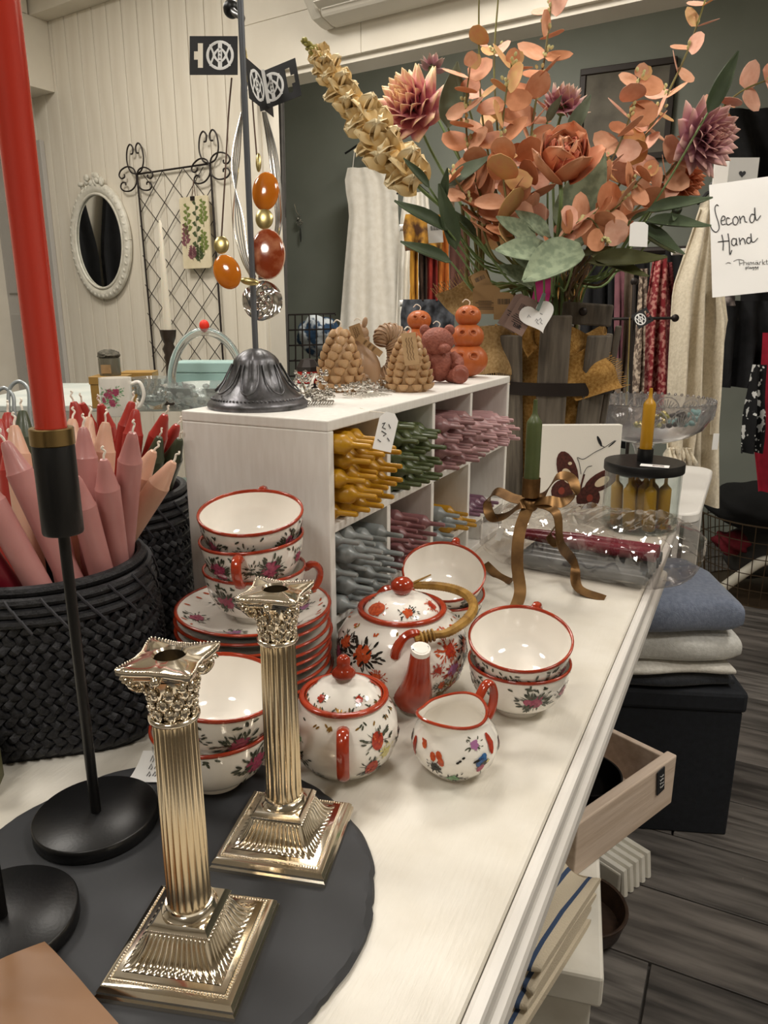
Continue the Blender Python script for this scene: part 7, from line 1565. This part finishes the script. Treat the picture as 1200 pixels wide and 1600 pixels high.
# crystal hanging ornament
t = thing('crystal_ornament', 'silver crystal ornament hanging on the green wall', 'ornament', pd(468, 345, 4.655)); b = MB(); rr = random.Random(4)
for k in range(22): a = rr.uniform(0, 6.28); r_ = rr.uniform(0, .03); b.ell((r_ * math.cos(a), -.01, r_ * math.sin(a)), .008, 6, 5)
obj('crystal_cluster', b, chain, t)['kind'] = 'stuff'; obj('wire', MB().tube([(-.035, 0, .10), (-.02, 0, .05), (0, 0, .03)], .004, 6), chain, t); obj('drop', MB().ell((.005, 0, -.085), (.006, .006, .045), 8, 6), mat('dark_crystal', '3a3c3a', .2), t)
# dark trousers, paisley scarf, cardigan
drape('grey_curtain', 'dark grey curtain hanging at the edge of the opening', 'curtain', [(424, 442, 112), (428, 447, 400), (430, 452, 680)], 3.52, cloth('grey_curtain', '55524e', '4a4744', 20), 3, .04, seed=2, nu=14)
rk = thing('black_rack', 'black garment rail crowded with dark clothes behind the flowers', 'rack', (-0.35, 2.95, 0)); obj('rail', MB().tube([(-.45, 0, 1.42), (.95, 0.1, 1.42)], .014, 8), MT['iron'], rk)
for x in (-.45, .95): obj('post', MB().tube([(x, .05, 0.012), (x, .05, 1.42)], .014, 8), MT['iron'], rk); obj('foot', MB().tube([(x, -.22, .014), (x, .32, .014)], .014, 8), MT['iron'], rk)
blk = cloth('black_wool', '0e0e10', '17171a', 30)
def rail_d(px, py, off):       # depth at which this pixel lies off metres in front of the rail
    r_ = ray(px, py); k_ = .1 / 1.4; return ((2.95 + k_ * .8 - off)) / (r_.y - k_ * r_.x)
for k, (x0, x1, y0, y1, off) in enumerate(((905, 945, 395, 700, .028), (925, 962, 395, 705, -.045), (986, 1015, 395, 690, .028), (1040, 1075, 390, 690, .028), (951, 975, 400, 700, .028), (862, 890, 400, 690, .028))):
    drape('black_trousers', 'black trousers hanging on the crowded garment rail', 'trousers', [(x0, x1, y0), (x0, x1, (y0 + y1) / 2), (x0, x1, y1)], rail_d((x0 + x1) / 2, y0, off), blk, 2, .022, seed=k, group='black trousers on the rail', nu=12)
drape('taupe_trousers', 'taupe trousers hanging between black ones on the rail', 'trousers', [(978, 992, 395), (968, 984, 520), (956, 968, 690)], rail_d(980, 395, .10), cloth('taupe_cloth', '7d6d5e', '6e5f51', 30), 1.5, .014, seed=1, nu=10)
drape('pink_trousers', 'dusty pink trousers half hidden among the black ones', 'trousers', [(962, 976, 395), (962, 974, 470), (960, 970, 560)], rail_d(968, 395, .15), cloth('dusty_pink_cloth', '7d5058', '6c444c', 30), 1.5, .012, seed=1, nu=8)
pais = mat('red_paisley', '8a2a30', .9, col2='c98a80', vs=70, vd=8, contrast=(.47, .56), bump=.2, bs=150); pais2 = mat('grey_paisley', '5a4a40', .9, col2='b9a794', vs=70, vd=6, contrast=(.45, .6))
drape('paisley_scarf', 'red paisley scarf hanging beside the cream cardigan', 'scarf', [(1022, 1042, 400), (1012, 1042, 480), (1006, 1042, 560), (996, 1040, 660)], 2.40, pais, 2, .025, seed=0, nu=18)
drape('paisley_scarf', 'dark red paisley scarf half behind the bright one', 'scarf', [(1040, 1050, 410), (1040, 1056, 500), (1038, 1052, 640)], 2.45, mat('dark_paisley', '5e1a22', .9, col2='a5625a', vs=70, vd=6, contrast=(.5, .62)), 1.5, .02, seed=2, nu=10)
drape('paisley_scarf', 'narrow beige and red patterned scarf left of the paisley one', 'scarf', [(1000, 1012, 420), (996, 1006, 530), (984, 1000, 670)], 2.38, pais2, 1.5, .02, seed=2, nu=10)
# black T stand with necklace card
t = thing('necklace_stand', 'black cross-bar necklace stand with ball ends beyond the glass bowl', 'jewellery stand', (-0.135, 2.25, 0)); P_ = lambda x, y_: pd(x, y_, 2.16) - t.location
obj('pole', MB().tube([P_(983, 670), P_(991, 445)], .005, 8), MT['iron'], t); obj('cross_bar', MB().tube([P_(905, 499), P_(1052, 497)], .0042, 8), MT['iron'], t); obj('foot', MB().lathe([(0, 0), (.06, 0), (.06, .006), (.01, .02), (0, .02)], 24, c=(P_(983, 670).x, P_(983, 670).y, 0.0)), MT['iron'], t)
obj('lower_pole', MB().tube([(P_(983, 670).x, P_(983, 670).y, 0.018), P_(983, 670)], .005, 8), MT['iron'], t)
for px, py in ((991, 440), (1055, 497)): obj('finial', MB().ell(P_(px, py), .011, 12, 8), MT['iron'], t)
nk2 = thing('gold_chain_necklace', 'fine gold chain necklace with black card on the cross-bar stand', 'necklace', pd(985, 500, 2.145)); o_ = nk2.location; P_ = lambda x, y_, d=2.145: pd(x, y_, d) - o_
obj('chain', MB().tube(spline([P_(984, 496), P_(982, 560), P_(977, 660)], 5), .0022, 5), gold, nk2); obj('chain', MB().tube(spline([P_(932, 560), P_(931, 600), P_(929, 660)], 5), .0022, 5), chain, nk2)
card(nk2, P_(1004, 497, 2.135), _R * .8 + _U * .45, _U * .8 - _R * .45, .05, .045, mirror=-1)
# cream cardigan
cm_ = knit('cream_boucle', 'ded3bd', 'cdc1a9'); t = thing('cream_cardigan', 'long cream knitted cardigan with frilled cuffs hanging under the sign', 'cardigan', pd(1090, 310, 2.32))
drape('cardigan_body', '', '', [(1098, 1128, 312), (1088, 1136, 350), (1082, 1130, 450), (1075, 1128, 580), (1072, 1122, 700), (1070, 1122, 790)], 2.34, cm_, 2, .03, parent=t, seed=1, nu=24)
drape('sleeve', '', '', [(1094, 1112, 325), (1056, 1100, 450), (1048, 1090, 600), (1044, 1080, 690), (1042, 1078, 718)], 2.29, cm_, 1.5, .035, parent=t, seed=0, nu=16); drape('sleeve', '', '', [(1118, 1128, 440), (1122, 1138, 500), (1118, 1128, 580), (1112, 1122, 680)], 2.31, cm_, 1, .02, parent=t, seed=2, nu=12)
drape('frilled_cuff', '', '', [(1043, 1082, 700), (1040, 1086, 725)], 2.28, cm_, 6, .03, parent=t, seed=2, nu=40, nv=4); hanger(t, 1110, 300, 2.34, 40)
obj('hanger_tag', MB().box(pd(1118, 690, 2.27) - t.location, (.018, .001, .05), rot=(0, 0, YAW)), MT['paper'], t, smooth=False)
# sign
SgA, SgB, SgC = pd(1108, 289, 1.98), pd(1113, 465, 1.98), pd(1196, 271, 1.94)
t = thing('paper_sign', 'white paper sign hand-lettered Second Hand hanging before the cardigan', 'sign', SgA); hx_ = (SgC - SgA).normalized(); vz = (SgB - SgA); hgt2 = vz.length; vz.normalize(); hx_ = (hx_ - vz * hx_.dot(vz)).normalized(); nS = hx_.cross(vz); nS = nS if nS.dot(-_F) > 0 else -nS
wS = hgt2 * .72
obj('sheet', MB().add([p + q for q in (Vector(), -nS * .001) for p in (Vector(), hx_ * wS, hx_ * wS + vz * hgt2, vz * hgt2)], [(0, 1, 2, 3), (7, 6, 5, 4), (0, 1, 5, 4), (1, 2, 6, 5), (2, 3, 7, 6), (3, 0, 4, 7)]), MT['paper'], t, smooth=False)
def sp_(cx, cy):     # traced stroke point (detail pixels) -> sign plane
    px, py = 1040 + cx / 5.333, 200 + cy / 5.333; d_ = ray(px, py); k = (SgA - CAMPOS).dot(nS) / d_.dot(nS); return CAMPOS + d_ * k - SgA + nS * .0008
def strokes(name, L_, r_):
    b = MB()
    for s_ in L_: b.tube(spline([sp_(*p) for p in s_], 4), r_, 5)
    obj(name, b, MT['ink'], t)
strokes('lettering_second', [[(440, 650), (425, 640), (410, 665), (418, 720), (440, 790), (445, 840), (420, 868), (390, 850), (372, 815)], [(462, 775), (490, 765), (495, 742), (475, 735), (462, 770), (470, 805), (500, 800)], [(535, 755), (512, 750), (505, 785), (520, 808), (552, 790)], [(575, 740), (560, 762), (565, 800), (590, 805), (605, 770), (590, 740), (575, 740)], [(615, 735), (620, 765), (622, 795)], [(622, 765), (640, 737), (655, 742), (662, 780), (680, 785)], [(745, 725), (715, 720), (700, 760), (715, 790), (740, 762), (742, 665)], [(742, 665), (748, 745), (762, 770), (792, 730)]], .0011)
strokes('lettering_hand', [[(468, 890), (480, 950), (478, 1020)], [(520, 880), (530, 960), (535, 1055), (552, 1018)], [(435, 950), (480, 944), (530, 940)], [(582, 922), (556, 925), (550, 965), (572, 980), (590, 950), (588, 920)], [(588, 922), (592, 970), (600, 975)], [(612, 915), (618, 945), (622, 972)], [(622, 945), (640, 920), (655, 930), (664, 968)], [(706, 915), (682, 915), (675, 950), (698, 962), (712, 930), (710, 880)], [(710, 880), (718, 945), (740, 948), (768, 918)]], .0011)
strokes('lettering_small', [[(500, 1132), (520, 1122), (545, 1128)], [(612, 1100), (615, 1122), (618, 1148)], [(565, 1112), (600, 1096), (650, 1104), (640, 1124), (615, 1128)], [(650, 1145), (652, 1122), (666, 1119)], [(673, 1120), (674, 1132), (676, 1143)], [(694, 1118), (682, 1126), (694, 1134), (684, 1142)], [(702, 1142), (704, 1120), (716, 1122), (719, 1140)], [(719, 1130), (732, 1118), (737, 1140)], [(766, 1120), (750, 1122), (750, 1138), (764, 1132), (767, 1118), (771, 1140)], [(752, 1106), (754, 1108)], [(762, 1105), (764, 1107)], [(781, 1140), (783, 1118), (795, 1115)], [(806, 1095), (808, 1120), (811, 1140)], [(828, 1112), (811, 1126), (830, 1138)], [(840, 1098), (843, 1134), (850, 1135)], [(834, 1112), (850, 1108)], [(666, 1160), (668, 1172), (671, 1186)], [(668, 1162), (682, 1158), (680, 1170), (670, 1172)], [(692, 1150), (693, 1162), (695, 1174)], [(713, 1160), (703, 1162), (704, 1172), (714, 1164), (717, 1173)], [(733, 1158), (723, 1160), (724, 1170), (734, 1161), (735, 1180), (725, 1182)], [(753, 1156), (743, 1158), (744, 1168), (754, 1160), (755, 1178), (745, 1181)], [(762, 1155), (766, 1168), (772, 1154), (768, 1180)]], .0005)
obj('clip_strip', MB().box(pd(1126, 271, 1.985) - SgA, (.040, .006, .060), rot=(0, 0, YAW)), MT['white'], t, smooth=False, bevel=.002)
t = thing('heart_card', 'grey card with a small black heart behind the paper sign', 'card', pd(1160, 268, 2.02)); obj('card', MB().box((0, 0, 0), (.085, .001, .07), rot=(0, 0, YAW)), mat('grey_card', 'b9b7b2', .6), t, smooth=False)
b = MB(); hp2 = [(.0006 * 16 * math.sin(2 * PI * k / 24) ** 3, .0006 * (13 * math.cos(2 * PI * k / 24) - 5 * math.cos(4 * PI * k / 24) - 2 * math.cos(6 * PI * k / 24) - math.cos(8 * PI * k / 24))) for k in range(24)]
qy = Matrix.Rotation(YAW, 3, 'Z'); b.add([qy @ Vector((x, -.0012, z - .006)) for x, z in hp2] + [qy @ Vector((0, -.0012, -.004))], [(k, (k + 1) % 24, 24) for k in range(24)]); obj('printed_heart', b, MT['ink'], t, smooth=False)
# clothes at the right end
for k, (ol, d_, lab) in enumerate((([(1120, 1200, 470), (1116, 1205, 540), (1118, 1180, 605)], 2.9, 'black cardigan hanging behind the cream one'), ([(1160, 1260, 440), (1165, 1260, 560)], 3.0, 'black jacket hanging behind the paper sign'), ([(1140, 1260, 170), (1145, 1260, 250), (1150, 1260, 330)], 3.05, 'black blouse hanging above the paper sign'))):
    drape(('black_cardigan', 'black_jacket', 'black_blouse')[k], lab, 'garment', ol, d_, blk, 2.5, .04, seed=k, nu=20)
drape('plaid_collar', 'grey plaid shirt showing under the paper sign', 'shirt', [(1122, 1148, 462), (1122, 1150, 478)], 2.86, mat('grey_plaid', '4a4444', .9, col2='a89c98', vs=30), 1, .01, nu=8, nv=4)
drape('patterned_scarf', 'black scarf with white squiggles hanging near the red dress', 'scarf', [(1178, 1196, 570), (1168, 1192, 640), (1158, 1188, 708)], 2.7, mat('black_white_squiggle', '101012', .9, col2='d8d8d4', vs=34, vd=2, contrast=(.58, .60)), 1.5, .03, seed=1, nu=14)
drape('red_dress', 'red dress hanging at the end of the clothes rail', 'dress', [(1192, 1260, 520), (1194, 1260, 600), (1186, 1260, 700), (1190, 1260, 770)], 2.8, cloth('red_cloth', 'a3122c', '8c0d24', 30), 2, .05, seed=2)
rk = thing('clothes_rail', 'white clothes rail carrying the cream cardigan and black tops', 'rail', (0.3, 2.62, 0)); obj('rail', MB().tube([pd(1050, 394, 2.42) - rk.location, pd(1220, 386, 2.42) - rk.location], .010, 8), MT['white'], rk)
pq_ = pd(1104, 391, 2.42); obj('post', MB().tube([pq_ - rk.location, Vector((pq_.x, pq_.y, .01)) - rk.location], .010, 8), MT['white'], rk)
obj('foot', MB().box(Vector((pq_.x, pq_.y, .008)) - rk.location, (.05, .4, .014)), MT['white'], rk, smooth=False)
# framed picture on the green far wall
pA, pB, pC = (lambda x, y_: CAMPOS + ray(x, y_) * ((4.22 - CAMPOS.y) / ray(x, y_).y)), None, None
a, b_ = pA(907, 108), pA(1046, 225); zt_ = (a.z); zb_ = pA(907, 225).z - .1
t = thing('framed_picture', 'dark framed faded picture on the far wall behind the flowers', 'picture', (a.x, 4.22, zb_)); wP, hP = b_.x - a.x, zt_ - zb_
for lo, hi in (((0, 0, 0), (wP, .03, .03)), ((0, 0, hP - .03), (wP, .03, hP)), ((0, 0, .0305), (.03, .03, hP - .0305)), ((wP - .03, 0, .0305), (wP, .03, hP - .0305))): obj('frame_bar', MB().lohi(lo, hi), mat('dark_brown_frame', '2b201a', .5), t, smooth=False, bevel=.003)
obj('print', MB().lohi((.0305, .012, .0305), (wP - .0305, .02, hP - .0305)), mat('faded_print', '7d776b', .7, col2='5c574d', vs=6, vd=5), t, smooth=False)
